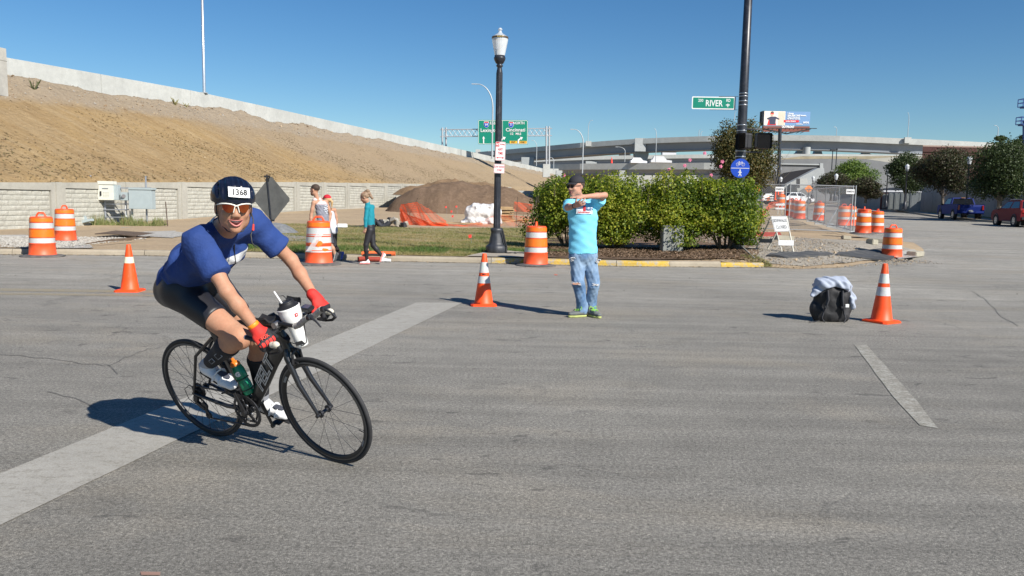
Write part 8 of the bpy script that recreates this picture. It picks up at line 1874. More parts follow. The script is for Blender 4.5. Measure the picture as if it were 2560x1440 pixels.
# vehicles: x forward, y left
M_TYRE = mat('car_tyre', (.02, .02, .02), .85); M_CGL = mat('dark_car_glass', (.012, .014, .018), .06); M_CHR = mat('alloy_wheel', (.45, .46, .48), .3, .8); M_TL = mat('tail_light_red', (.32, .01, .01), .15); M_TRIM = mat('black_trim', (.02, .02, .022), .5)
def carpaint(n, c):
 t = NT(n); t.color(c); t.set(.6, .0); t.b.inputs['Specular IOR Level'].default_value = .25; return t.m
def vehicle(name, lab, cat, p, rz, paint, prof, cabin, W, wheels, R, bed=None, rails=False, tail=None, grp=None, plate=True):
 t = thing(name, lab, cat, p, rz, grp); y0 = W/2
 a = MB(); n_ = len(prof); V = []
 for y, s in ((-y0, .0), (-y0*.96, 1), (y0*.96, 1), (y0, 0)): V.append([(x, y, z if s else z) for x, z in prof])
 sec = [(-y0*.93, .965), (-y0, 1.0), (y0, 1.0), (y0*.93, .965)]; cx = sum(q[0] for q in prof)/n_; V = []
 for i, (y, k) in enumerate([(-y0, .97), (-y0*1.0, 1), (y0*1.0, 1), (y0, .97)]):
  yy = y if i in (1, 2) else y*1.0
  V += [(cx+(x-cx)*(1 if i in (1, 2) else .985), yy*(.985 if z > .75 else 1)*(1 if i in (1, 2) else 1.0), z) for x, z in prof]
 a.prism(prof, (0, 0, 0), (1, 0, 0), (0, 0, 1), (0, 1, 0), -y0, y0); body = a.build('body', paint, t, bevel=.05)
 cb, ct, zb_, zt_, inset = cabin    # (x0,x1) bottom, top
 q = [(cb[0], zb_), (cb[1], zb_), (ct[1], zt_), (ct[0], zt_)]
 a = MB(); A = [(x, -(y0-.04 if z == zb_ else y0-inset), z) for x, z in q]; B = [(x, -y, z) for x, y, z in A]; a.add(A+B, [[0, 1, 2, 3], [7, 6, 5, 4], [0, 4, 5, 1], [1, 5, 6, 2], [2, 6, 7, 3], [3, 7, 4, 0]]); cabm = a.build('roof', paint, t, bevel=.04)
 def wpanel(s, xa, xb):
  f0, f1 = .14, .86; out = []
  for f, sx in ((f0, 0), (f0, 1), (f1, 1), (f1, 0)):
   xl = cb[0]+(ct[0]-cb[0])*f; xr = cb[1]+(ct[1]-cb[1])*f; x = xl+(xr-xl)*(xa if sx == 0 else xb); y = (y0-.04)*(1-f)+(y0-inset)*f; out.append((x, s*(y+.006), zb_+(zt_-zb_)*f))
  return out
 for s in (-1, 1):
  for xa, xb in ((.06, .46), (.52, .93)) if not bed else ((.12, .88),):
   a = MB(); a.add(wpanel(s, xa, xb), [[0, 1, 2, 3]]); a.build('side_window', M_CGL, t)
  a = MB(); a.box((cb[1]-.25, s*(y0+.09), zb_+.06), (.12, .18, .14)); a.build('mirror', M_TRIM, t, bevel=.02)
 for i, (xb_, xt_) in enumerate(((cb[0], ct[0]), (cb[1], ct[1]))):
  sg = -1 if i == 0 else 1; out = []
  for f, s in ((.14, -1), (.14, 1), (.88, 1), (.88, -1)): x = xb_+(xt_-xb_)*f+sg*.006; y = ((y0-.04)*(1-f)+(y0-inset)*f-.10); out.append((x, s*y, zb_+(zt_-zb_)*f))
  a = MB(); a.add(out, [[0, 1, 2, 3]]); a.build('rear_window' if i == 0 else 'windscreen', M_CGL, t)
 for wx in wheels:
  for s in (-1, 1):
   a = MB(); a.box((wx, s*(y0-.10), R+.02), (R*2.15, .22, R*2.05)); 
   a = MB(); a.cyl((wx, s*(y0-.24), R), (wx, s*(y0+.015), R), R, n=26); w = a.build('wheel', M_TYRE, t, bevel=.02)
   a = MB(); a.cyl((wx, s*(y0+.0), R), (wx, s*(y0+.024), R), R*.62, n=20); a.build('rim', M_CHR, w)
   a = MB()
   for k in range(5): th = k*2*PI/5+.3; a.box((wx+math.cos(th)*R*.38, s*(y0+.026), R+math.sin(th)*R*.38), (R*.16, .006, R*.16))
   a.build('rim_opening', M_TRIM, w)
   a = MB(); a.torus((wx, s*(y0+.0), R), Rx(PI/2), R*1.13, .035, 24, 6); a.build('wheel_arch', M_TRIM, t)
 xr = min(q[0] for q in prof)
 for s in (-1, 1): a = MB(); a.box((xr-.0, s*(y0-tail[0]), tail[1]), (.08, tail[2], tail[3])); a.build('tail_light', M_TL, t, bevel=.02)
 a = MB(); a.box((xr-.03, 0, prof[0][1]+.12), (.12, W*.96, .20)); a.build('rear_bumper', M_TRIM if not bed else paint, t, bevel=.03)
 if plate: a = MB(); a.box((xr-.05 if not bed else xr-.10, 0, .72), (.02, .32, .16)); a.build('number_plate', mat('plate_grey', (.30, .32, .36), .5), t)
 return t
def gpz(x, y, d): q = at(x, y, d); return [q[0], q[1], float(zr(q[0], d))]
HD = PI/2-math.radians(13)
pk = vehicle('pickup_truck', 'blue pickup truck parked under the dark street trees, seen from behind', 'pickup truck', gpz(2398, 548, 66), HD, carpaint('blue_car_paint', (.006, .022, .17)), [(-2.6, .52), (2.55, .48), (2.72, .62), (2.70, .98), (2.55, 1.12), (1.3, 1.20), (-.45, 1.22), (-2.62, 1.20), (-2.68, 1.1)], ((-.75, 1.35), (-.55, .70), 1.16, 1.78, .22), 1.95, (-1.62, 1.85), .40, bed=True, tail=(.10, .98, .14, .36))
a = MB(); a.box((-1.68, 0, 1.215), (1.72, 1.62, .03)); a.build('truck_bed', M_TRIM, pk); a = MB(); a.box((-.63, 0, 1.77), (.10, .30, .03)); a.build('brake_light', mat('amber_light', (.6, .3, .1), .3), pk)
sv = vehicle('parked_suv', 'dark red SUV parked at the right edge of the street, cut off by the frame', 'car', gpz(2551, 562, 52.5), PI/2-math.radians(11), carpaint('red_car_paint', (.16, .006, .010)), [(-2.3, .42), (2.15, .38), (2.32, .55), (2.28, .82), (2.05, .98), (1.05, 1.10), (-2.2, 1.14), (-2.36, .95)], ((-2.16, 1.35), (-1.55, .30), 1.08, 1.68, .26), 1.90, (-1.38, 1.48), .37, tail=(.20, .98, .30, .20))
for s in (-1, 1): a = MB(); a.tube([(-1.5, s*.62, 1.69), (-1.3, s*.62, 1.74), (.1, s*.62, 1.74), (.3, s*.62, 1.68)], .02, 6); a.build('roof_rail', M_CHR, sv)
cpw = carpaint('white_car_paint', (.72, .73, .75))
def smallcar(lab, x, y, d, rz, paint, grp='far parked cars', s=1.0):
 return vehicle('parked_car', lab, 'car', gpz(x, y, d), rz, paint, [(-2.2, .35), (2.1, .35), (2.25, .55), (2.1, .78), (1.1, .95), (-1.9, 1.0), (-2.25, .85)], ((-2.0, 1.2), (-1.4, .35), .94, 1.50, .26), 1.82, (-1.35, 1.38), .33, tail=(.18, .85, .25, .16), grp=grp)
for lab, x, y, d, rz, pt in (('white car parked beyond the wire fence gap, left one', 1932, 484, 118, .15, cpw), ('white SUV parked beyond the fence, right of the left white car', 1992, 484, 112, .3, cpw), ('dark car half hidden between the two white cars beyond the fence', 1958, 486, 116, .2, carpaint('black_car_paint', (.02, .022, .025)))):
 q = smallcar(lab, x, y, d, rz, pt); q.location.z = float(zr(0, d))+.2+(.35 if 'SUV' in lab else 0.1)
# street lamps on the right
def acorn(lab, x, ybase, ytop, d, grp='acorn street lamps on the right side'):
 p = at(x, ybase, d); H = at(x, ytop, d)[2]-p[2]; t = thing('acorn_lamp', lab, 'street lamp', p, 0, grp); a = MB(); a.lathe([(.22, -.1), (.22, .25), (.13, .5), (.07, .7), (.055, H-.75), (.12, H-.7), (.12, H-.62), (0, H-.62)], 12); a.build('lamp_shaft', M_POLE, t)
 a = MB(); a.lathe([(.12, H-.62), (.20, H-.25), (.20, H-.16), (.10, H-.06), (.03, H), (0, H)], 14); a.build('globe', mat('frosted_globe', (.55, .57, .58), .3), t); return t
acorn('acorn lamp with black post rising through the tree behind the blue pickup', 2413, 535, 390, 64)
acorn('acorn lamp post standing in front of the portable toilets', 2261, 521, 410, 76); acorn('acorn lamp at the left edge of the dark tree over the toilets', 2214, 515, 424, 90); acorn('acorn lamp against the low tree behind the wire fence', 2087, 500, 434, 84)
acorn('acorn lamp just left of the striped barricade beyond the fence', 2030, 495, 440, 110); acorn('acorn lamp cut off at the right edge of the photo', 2561, 530, 366, 66)
acorn('small acorn lamp half behind the black billboard post', 1950, 490, 442, 100)
p = at(1903, 517, 52); pl = thing('short_lamp_post', 'thin dark post standing in the road behind the left fence panel', 'post', p); a = MB(); a.lathe([(.12, -.1), (.12, .15), (.05, .3), (.04, 1.75), (0, 1.75)], 10); a.build('post_shaft', M_POLE, pl)
def shoebox(x, yb, yt, d, lab, w=.7):
 p = at(x, yb, d); H = at(x, yt, d)[2]-p[2]; t = thing('parking_lot_lamp', lab, 'street lamp', p); a = MB(); a.cyl((0, 0, 0), (0, 0, H), .07, n=8); a.build('lamp_shaft', M_POLE, t); a = MB(); a.box((.0, 0, H+.05), (1.0*w, .45, .2)); a.build('lamp_head', M_BLK, t)
shoebox(2079, 425, 376, 120, 'double headed parking lot lamp left of the bright green tree'); shoebox(2089, 425, 374, 126, 'thin dark pole right of the double headed parking lot lamp', .15)
# striped barricades and work lamps
def barricade(lab, x0, x1, yt, yb, d, rails=3, fan=None):
 A, B = at(x0, yb, d), at(x1, yb, d); H = at(x0, yt, d)[2]-A[2]; t = thing('barricade', lab, 'barricade', A, 0, 'orange and white striped barricades'); L = B[0]-A[0]
 for k in range(rails):
  z = H*(1-.36*k)-.1; a = MB(); a.box((L/2, 0, z), (L, .03, H*.17)); rl = a.build('rail', M_SGW, t); a = MB(); s = .3
  for q in range(int(L/(s*2))): x = .1+q*s*2; a.prism([(x, -H*.085), (x+s, -H*.085), (x+s+.12, H*.085), (x+.12, H*.085)], (0, 0, z), (1, 0, 0), (0, 0, 1), (0, -1, 0), .016, .02)
  a.build('stripe', M_SGR if False else mat('stripe_orange', (.70, .16, .04), .5), rl, kind='stuff')
 for x in (.15, L-.15): a = MB(); a.bar((x, .03, -.05), (x, .03, H), .06, .04); a.build('upright', M_LEG, t)
barricade('long striped barricade across the far road beyond the left fence panel', 1880, 1934, 485, 501, 75); barricade('small striped barricade with white lower board left of the fence gap', 1938, 1961, 507, 534, 45, 2)
a = MB(); q = at(1896, 497, 73); a.box((0, 0, .3), (.6, .6, .8)); o = a.build('green_bin', mat('green_bin', (.01, .07, .06), .5), bevel=.04); o.location = q; tag(o, 'dark green bin in front of the far striped barricade', 'bin')
for x, y, c, lab in ((1938, 500, (.75, .1, .03), 'left small orange channelizer beyond the fence'), (1945, 500, (.75, .1, .03), 'right small orange channelizer beyond the fence')):
 q = at(x, y, 80); a = MB(); a.lathe([(.2, 0), (.2, .05), (.08, .08), (.05, 1.0), (0, 1.02)], 10); o = a.build('channelizer', M_OR); o.location = q; tag(o, lab, 'traffic cone')
# ------------------------------------------------------------------ brick building and lift at the right
BD = 125; p0 = at(2301, 450, BD); bb = thing('brick_building', 'low red brown brick building behind the street trees on the right', 'building', p0); Wd = at(2600, 400, BD)[0]-p0[0]; Hb = at(2301, 366, BD)[2]-p0[2]
t = NT('brick_masonry'); br = t.new('ShaderNodeTexBrick'); br.inputs['Scale'].default_value = 2.2; br.inputs['Color1'].default_value = (.07, .020, .017, 1); br.inputs['Color2'].default_value = (.05, .016, .014, 1); br.inputs['Mortar'].default_value = (.08, .05, .045, 1); mp = t.new('ShaderNodeMapping'); mp.inputs['Rotation'].default_value = (PI/2, 0, 0); t.lk(t.coord(), mp.inputs[0]); t.lk(mp.outputs[0], br.inputs['Vector']); t.color(br.outputs['Color']); t.set(.9); M_BRK = t.m
def skew(z0, z1, th): q = [(0, 0), (Wd, 0), (Wd+th*.5, th), (th*.52, th)]; return [(x, y, z) for z in (z0, z1) for x, y in q]
F8 = [[0, 3, 2, 1], [4, 5, 6, 7], [0, 1, 5, 4], [1, 2, 6, 5], [2, 3, 7, 6], [3, 0, 4, 7]]
a = MB(); a.add(skew(-4, Hb, 12), F8); a.build('brick_wall', M_BRK, bb); a = MB(); a.add(skew(Hb+.001, Hb+.2, 12), F8); a.build('coping', mat('coping_tan', (.30, .22, .18), .8), bb)
a = MB(); a.box((Wd*.45, -.1, Hb-.75), (Wd*.9, .1, .12)); a.build('ledge', M_BRK, bb)
bl_ = thing('boom_lift', 'blue boom lift with two work platforms at the right edge of the sky', 'boom lift', at(2556, 470, 75)); lo_ = np.array(bl_.location); M_LIFT = mat('lift_blue', (.008, .05, .22), .5)
for x0, y0, y1 in ((2551, 248, 267), (2546, 293, 311)):
 q0 = at(x0, y1, 75)-lo_; q1 = at(x0, y0, 75)-lo_; h = q1[2]-q0[2]; w = 1.9; a = MB()
 for z in (0, h*.5, h):
  for y in (-.4, .4): a.bar((q0[0], y, q0[2]+z), (q0[0]+w, y, q0[2]+z), .06, .06)
  for x in (0, w): a.bar((q0[0]+x, -.4, q0[2]+z), (q0[0]+x, .4, q0[2]+z), .05, .05)
 for x in (0, w/2, w):
  for y in (-.4, .4): a.bar((q0[0]+x, y, q0[2]), (q0[0]+x, y, q0[2]+h), .06, .06)
 a.box((q0[0]+w/2+.1, 0, q0[2]-.06), (w*.9, .8, .12)); a.build('work_platform', M_LIFT, bl_)
 a = MB(); a.bar((q0[0]+w, 0, q0[2]-.1), (q0[0]+w+1.6, .5, q0[2]-.8), .16, .16); a.build('jib', M_LIFT, bl_)
a = MB(); a.bar(at(2561, 300, 75)-lo_, at(2561, 470, 75)-lo_, .25, .2); a.bar(at(2588, 315, 75)-lo_, at(2588, 470, 75)-lo_, .3, .3); a.build('boom', M_LIFT, bl_)
a = MB(); a.box(at(2575, 470, 75)-lo_+[0, 0, .1], (3.5, 2, 1.2)); a.build('chassis', M_LIFT, bl_, bevel=.05)
# ------------------------------------------------------------------ viaducts
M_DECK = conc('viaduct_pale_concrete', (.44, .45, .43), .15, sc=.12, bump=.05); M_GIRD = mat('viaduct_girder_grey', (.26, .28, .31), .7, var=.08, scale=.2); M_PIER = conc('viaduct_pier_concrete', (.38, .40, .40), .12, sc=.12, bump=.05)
def deck(lab, pts, par=1.25, gir=2.3, w=10.5, joints=(), name='viaduct', extra=0):
 P = np.array([at(x, y, d) for x, y, d in pts]); P = np.array([[np.interp(s, np.linspace(0, 1, len(P)), P[:, k]) for k in range(3)] for s in np.linspace(0, 1, (len(P)-1)*5+1)])
 P[:, 2] = np.convolve(np.pad(P[:, 2], 2, 'edge'), np.ones(5)/5, 'valid'); o = P[0].copy(); o[2] = 0; t = thing(name, lab, 'bridge', o); n_ = len(P)
 def sweep(sec, nm, m):
  a = MB(); V = []
  for i in range(n_):
   tg = nrm((P[min(i+1, n_-1)]-P[max(i-1, 0)])*[1, 1, 0]); bk = np.array([-tg[1], tg[0], 0]); bk = bk if bk[1] > 0 else -bk
   V += [P[i]-o+bk*s_+np.array([0, 0, z]) for s_, z in sec]
  k = len(sec); a.add(V, [[i*k+j, i*k+(j+1) % k, (i+1)*k+(j+1) % k, (i+1)*k+j] for i in range(n_-1) for j in range(k)]+[list(range(k)), list(range((n_-1)*k, n_*k))]); a.build(nm, m, t)
 sweep([(0, 0), (.3, 0), (.45, -par+.15), (.45, -par-.25), (-.02, -par-.25), (-.02, -par+.05)], 'parapet', M_DECK)
 sweep([(.46, -par-.02), (w-.46, -par-.02), (w-.46, -par-.24), (.46, -par-.24)], 'road_slab', M_DECK)
 sweep([(w-.45, -par+.15), (w-.3, 0), (w, 0), (w, -par-.25), (w-.45, -par-.25)], 'parapet', M_DECK)
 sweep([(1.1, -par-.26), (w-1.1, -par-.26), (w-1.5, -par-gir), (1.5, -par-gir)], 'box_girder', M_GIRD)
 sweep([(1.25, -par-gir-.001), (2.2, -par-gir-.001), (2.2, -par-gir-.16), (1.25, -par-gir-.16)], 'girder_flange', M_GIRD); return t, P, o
v1, VP, vo = deck('high curved viaduct with pale parapet sweeping across behind the hedge', [(1150, 384, 300), (1300, 371, 268), (1450, 357, 248), (1601, 346, 236), (1769, 340, 226), (1935, 337, 218), (2100, 339, 214), (2300, 348, 212), (2453, 355, 212), (2620, 366, 214)])
v2, V2, vo2 = deck('second viaduct lower and farther behind the high curved one', [(1240, 402, 330), (1400, 392, 325), (1560, 388.5, 320), (1740, 386, 315), (1935, 385.5, 310), (2245, 386.5, 300)], 1.2, 1.7)
v3, V3, vo3 = deck('low viaduct with pale parapet just above the hedge top', [(1330, 412, 240), (1450, 409, 225), (1600, 408, 215), (1760, 407, 205), (1900, 408, 200)], 1.4, 1.5, w=9)
def pier(par, off, x, yt, d, w, flare=0.0, ybot=470, round_=False, back=4.5):
 p = at(x, yt, d)-off+[0, back, 0]; a = MB(); zb = -off[2]-0; 
 if round_: a.lathe([(w/2, 0), (w/2, p[2])], 20, (p[0], p[1], 0))
 else: a.prism([(-w/2, 0), (w/2, 0), (w/2, p[2]-4.5), (w/2+flare, p[2]-1.2), (w/2+flare, p[2]), (-w/2-flare, p[2]), (-w/2-flare, p[2]-1.2), (-w/2, p[2]-4.5)], (p[0], p[1], 0), (1, 0, 0), (0, 0, 1), (0, 1, 0), -1.6, 1.6)
 a.build('pier', M_PIER, par, bevel=.0)
pier(v1, vo, 1608, 376, 236, 2.3, .9, back=4); pier(v1, vo, 1320, 392, 262, 2.4, .9, back=4); pier(v1, vo, 2027, 366, 214, 2.0, round_=True, back=3.0); pier(v1, vo, 2420, 384, 212, 2.0, round_=True)
a = MB(); q = at(1601, 345.5, 236)-vo; a.box(q+[0, -.15, -1.9], (3.2, .5, 3.8)); a.build('pier_cap_face', M_PIER, v1)
for x, d in ((1471, 246), (2268, 212), (1195, 290)): a = MB(); q = at(x, float(np.interp(x, [1195, 1471, 2268], [376, 355.5, 346.5])), d)-vo; a.box(q+[0, -.25, -.45], (1.7, .6, 1.5)); a.build('lamp_plinth', M_DECK, v1)
for x in (1400, 1560, 1700): pier(v3, vo3, x, 425, 212, 1.6)
pier(v2, vo2, 1480, 402, 320, 2.4, 1); pier(v2, vo2, 1700, 400, 315, 2.4, 1)
# highway lamps
M_HL = mat('galvanised_pole', (.42, .45, .47), .5, .3)
def hlamp(lab, x, yb, yt, ax, d, r=.12, grp='tall highway lamps'):
 p = at(x, yb, d); q = at(x, yt, d); H = q[2]-p[2]; t = thing('highway_lamp', lab, 'street lamp', p, 0, grp); s = d/2000; ar = ax*s; P = [(0, 0, -.3), (0, 0, H*.68)]+[(ar*.8*(1-math.cos(q)), 0, H*(.68+.32*math.sin(q))) for q in np.linspace(.2, PI/2, 9)]
 a = MB(); a.tube(P, np.linspace(r*1.2, r*.5, 11), 8); a.build('lamp_pole', M_HL, t); a = MB(); a.box((ar*.95, 0, H-.02), (abs(ar)*.30, .25, .12)); a.build('lamp_head', M_HL, t)
for i, (x, yb, yt, ax, d) in enumerate([(1230, 392, 210.5, -48, 130), (1456, 430, 323.5, -30, 170), (1470, 357, 300.5, 9, 240), (1562, 402, 367.5, -22, 210), (1639, 402, 322, -6, 200), (2091, 338, 317, -7, 215), (2269, 346, 282, -4, 212), (2494, 345, 313.5, -10, 200), (1341, 412, 351, -12, 200), (1747, 342, 324, 4, 230), (1752, 342, 329, 4, 232), (1836, 300, 278, 4, 240), (1384, 422, 394, -10, 190), (1233, 386, 378, -12, 230)]):
 hlamp(['highway lamp with long arm reaching left of the black street lamp', 'highway lamp curving left, right of the sign gantry', 'highway lamp on the viaduct bending right above the parapet', 'low curved highway lamp above the hedge, left of the viaduct pier', 'thin highway lamp rising past the viaduct girder right of the pier', 'short lamp on the viaduct right of the billboard', 'straight tall lamp on the viaduct above the bright green tree', 'curved lamp above the large street tree at the right', 'short lamp between the green gantry sign and its right leg', 'left one of two tiny lamps on the viaduct by the tall tree', 'right one of two tiny lamps on the viaduct by the tall tree', 'tiny lamp tip just left of the black traffic pole', 'small curved lamp at the foot of the gantry leg', 'tiny curved lamp beside the long arm lamp foot'][i], x, yb, yt, ax, d, .11 if i < 2 else .075)
# flagpole-like thin pole on the barrier
yb_ = min(np.arange(55, 66, .05), key=lambda y: abs(at(511, 232, y)[0]-bpt(y)[0])); pp = bpt(yb_); pp[2] = ztopb(yb_)+.01; t = thing('light_pole', 'tall thin silver pole rising from the barrier into the sky at the left', 'pole', pp); a = MB(); a.lathe([(.115, 0), (.085, 12.5), (0, 12.5)], 12); a.build('pole_shaft', mat('bright_galvanised', (.62, .64, .66), .3, .7), t); a = MB(); a.box((0, 0, .02), (.45, .45, .06)); a.build('base_plate', M_HL, t)
# sign gantry
GD = 138; g0 = at(1240, 430, GD); gt2 = thing('sign_gantry', 'steel truss gantry spanning the ramp behind the black street lamp', 'gantry', g0)
def Gp(x, y, dd=0): return at(x, y, GD+dd)-g0
M_GST = mat('gantry_steel', (.46, .47, .49), .5, .5)
for x in (1106, 1115, 1366, 1373):
 a = MB(); a.cyl(Gp(x, 430, 1.5 if x in (1115, 1373) else 0), Gp(x, 319 if x < 1200 else 316, 1.5 if x in (1115, 1373) else 0), .16, n=10); a.build('gantry_leg', M_GST, gt2)
for y0, y1 in ((324, 321), (341.5, 339)):
 for dd in (0, 1.5): a = MB(); a.cyl(Gp(1100, y0, dd), Gp(1380, y1, dd), .09, n=6); a.build('chord', M_GST, gt2)
a = MB(); k_ = 22
for i in range(k_):
 x0, x1 = 1108+i*(264/k_), 1108+(i+1)*(264/k_); ya, yb_ = (324, 341) if i % 2 else (341, 324); a.cyl(Gp(x0, ya), Gp(x1, yb_), .045, n=5, caps=False); a.cyl(Gp(x0, yb_, 1.5), Gp(x1, ya, 1.5), .045, n=5, caps=False)
a.build('truss_bracing', M_GST, gt2, kind='stuff')
a = MB(); a.box(Gp(1366, 427, .5), (1.2, 2, 2.2)); a.build('gantry_base', M_BAR, gt2)
c = at(1257.5, 330.5, GD-.9); t, ux, uy, n = sign('highway_sign', 'green overhead highway sign with white shields and yellow exit only panels on the gantry', c, 122/2000*GD, 59/2000*GD, [.05, -1, 0], M_SGG, tilt=.018, r=.2, th=.1, border=M_SGW, bw_=.12)
pm = lambda x, y: ((x-1257.5)/2000*GD, -(y-330.5)/2000*GD)
def T_(s, x, y, sz, sx=1.0, b=.01): q = pm(x, y); return ('t', s, q[0], q[1], sz, sx, b)
put(t, 'lettering', [T_('EAST', 1234.5, 309, .62, .9), T_('Lexington', 1226, 326.5, .82, 1.0), T_('NORTH', 1296, 308.5, .62, .9), T_('Cincinnati', 1288, 325, .82, 1.0), T_('1/2   MILE', 1288, 334.5, .52, .9), ('p', [(pm(1256, 300)[0], -1.9+.6), (pm(1256.7, 300)[0], -1.9+.6), (pm(1256.7, 300)[0], 1.9), (pm(1256, 300)[0], 1.9)])], ux, uy, n, M_SGW, .06)
def arrow(x, y, kind):
 q = pm(x, y)
 if kind == 0: return [('p', [(q[0]-.09, q[1]-.65), (q[0]+.09, q[1]-.65), (q[0]+.09, q[1]+.25), (q[0]-.09, q[1]+.25)]), ('p', [(q[0]-.22, q[1]+.2), (q[0]+.22, q[1]+.2), (q[0], q[1]+.6)])]
 return [('p', [(q[0]-.4, q[1]-.6), (q[0]-.2, q[1]-.6), (q[0]-.15, q[1]-.1), (q[0]+.2, q[1]+.2), (q[0]+.1, q[1]+.36), (q[0]-.35, q[1]+.05)]), ('p', [(q[0]-.02, q[1]+.52), (q[0]+.5, q[1]+.45), (q[0]+.25, q[1]-.02)])]
for x_, k_ in ((1210, 0), (1257, 1), (1299, 1)): put(t, 'arrow', arrow(x_, 349, k_), ux, uy, n, M_SGW, .06)
for x in (1283, 1306.5): q = pm(x, 354.5); put(t, 'exit_panel', [('p', [(q[0]-.62, q[1]-.20), (q[0]+.62, q[1]-.20), (q[0]+.62, q[1]+.20), (q[0]-.62, q[1]+.20)])], ux, uy, n, M_SGY, .05)
put(t, 'lettering', [T_('EXIT', 1283, 354.5, .36, .95), T_('ONLY', 1306.5, 354.5, .36, .95)], ux, uy, n, M_SGK, .08)
for x, s in ((1217, '64'), (1277.5, '71')):
 q = pm(x, 311.5); shp = [(0, -.55), (.25, -.42), (.42, -.12), (.40, .2), (.36, .42), (-.36, .42), (-.40, .2), (-.42, -.12), (-.25, -.42)]
 put(t, 'shield', [('p', [(q[0]+a_*1.08, q[1]+b_*1.08) for a_, b_ in shp])], ux, uy, n, M_SGW, .04); put(t, 'shield_field', [('p', [(q[0]+a_, q[1]+min(b_, .18)) for a_, b_ in shp])], ux, uy, n, M_SGB, .055); put(t, 'shield_top', [('p', [(q[0]-.35, q[1]+.22), (q[0]+.35, q[1]+.22), (q[0]+.34, q[1]+.40), (q[0]-.34, q[1]+.40)])], ux, uy, n, M_SGR, .055); put(t, 'lettering', [('t', s, q[0], q[1]-.08, .55, .85, .01)], ux, uy, n, M_SGW, .08)
# right part beyond the fence: bank, grey wall and a dark slab painted as the underpass shade
GW = 178
gw = thing('grey_retaining_wall', 'tall grey retaining wall with pale coping under the viaduct on the right', 'wall', at(2100, 470, GW)); go = np.array(gw.location)
def gq(name, px, m, d=GW, th=3.0, dd=None):
 P = [at(x, y, d)-go for x, y in px]; a = MB(); n_ = len(P); a.add(P+[p+[0, th, 0] for p in P], [list(range(n_)), list(range(n_, 2*n_))[::-1]]+[[i, (i+1) % n_, n_+(i+1) % n_, n_+i] for i in range(n_)]); return a.build(name, m, gw)
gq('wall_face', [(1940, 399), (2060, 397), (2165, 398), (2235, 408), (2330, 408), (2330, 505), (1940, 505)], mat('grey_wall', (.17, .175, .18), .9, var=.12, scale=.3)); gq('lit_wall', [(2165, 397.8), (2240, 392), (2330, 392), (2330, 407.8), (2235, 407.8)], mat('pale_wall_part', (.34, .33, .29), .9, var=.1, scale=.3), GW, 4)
gq('wall_ledge', [(1940, 408), (2055, 410), (2055, 413), (1940, 411)], M_PIER, GW-.4, .3); gq('wall_pilaster', [(2050, 408), (2058, 408), (2058, 424), (2050, 424)], M_PIER, GW-.5, .4)
gq('grass_bank', [(1935, 398.8), (2000, 391), (2250, 390), (2330, 391), (2330, 391.9), (2240, 391.9), (2165, 397.6), (2060, 396.8)], mat('bank_tan', (.33, .28, .19), .95, var=.2, scale=.5), GW+6, 4)
gq('barrier', [(1930, 384.5), (2250, 386.5), (2330, 388), (2330, 392), (2250, 391), (1930, 390)], M_DECK, GW+11, .5)
gq('underpass_shade_slab', [(1905, 470), (1925, 452), (1960, 432), (2010, 424), (2048, 418), (1990, 455), (1955, 476), (1905, 485)], mat('underpass_shade', (.018, .018, .022), .95), GW-22, .3)  # solid near-black slab, the shade under the bridge put into its colour
gq('ramp_slab', [(1948, 476), (1965, 462), (2045, 420), (2060, 420), (2062, 440), (1990, 482), (1948, 490)], M_PIER, GW-24, 2); gq('ramp_block', [(2000, 446), (2018, 446), (2022, 466), (2000, 470)], M_DECK, GW-27, 2); gq('bridge_beam', [(1905, 408), (1950, 408), (1955, 424), (1905, 432)], M_GIRD, GW-20, 4)
fw = thing('pale_concrete_wall', 'pale concrete wall under the low viaduct seen through the hedge tops', 'wall', at(1600, 470, 232)); fo_ = np.array(fw.location); a = MB(); a.box((0, 0, (at(1600, 426, 232)[2]-fo_[2])/2-2), (75, 1.5, at(1600, 426, 232)[2]-fo_[2]+4)); a.build('wall_face', M_DECK, fw)
m_ = MB(); V = []; n_ = 120
for i in range(n_+1): x = -500+1400*i/n_; z = 9+3.0*hash_noise(x*.02, 0, 3, 1)+1.5*hash_noise(x*.1, 0, 2, 3); V += [(x, 800, -2), (x, 800, z+3), (x, 850, z+5), (x, 900, -2)]
m_.add(V, [[i*4+j, i*4+4+j, i*4+5+j, i*4+1+j] for i in range(n_) for j in range(3)], True); struct('hills', m_, mat('distant_wooded_hill', (.09, .13, .13), .95, var=.3, scale=.08), fixn=False)
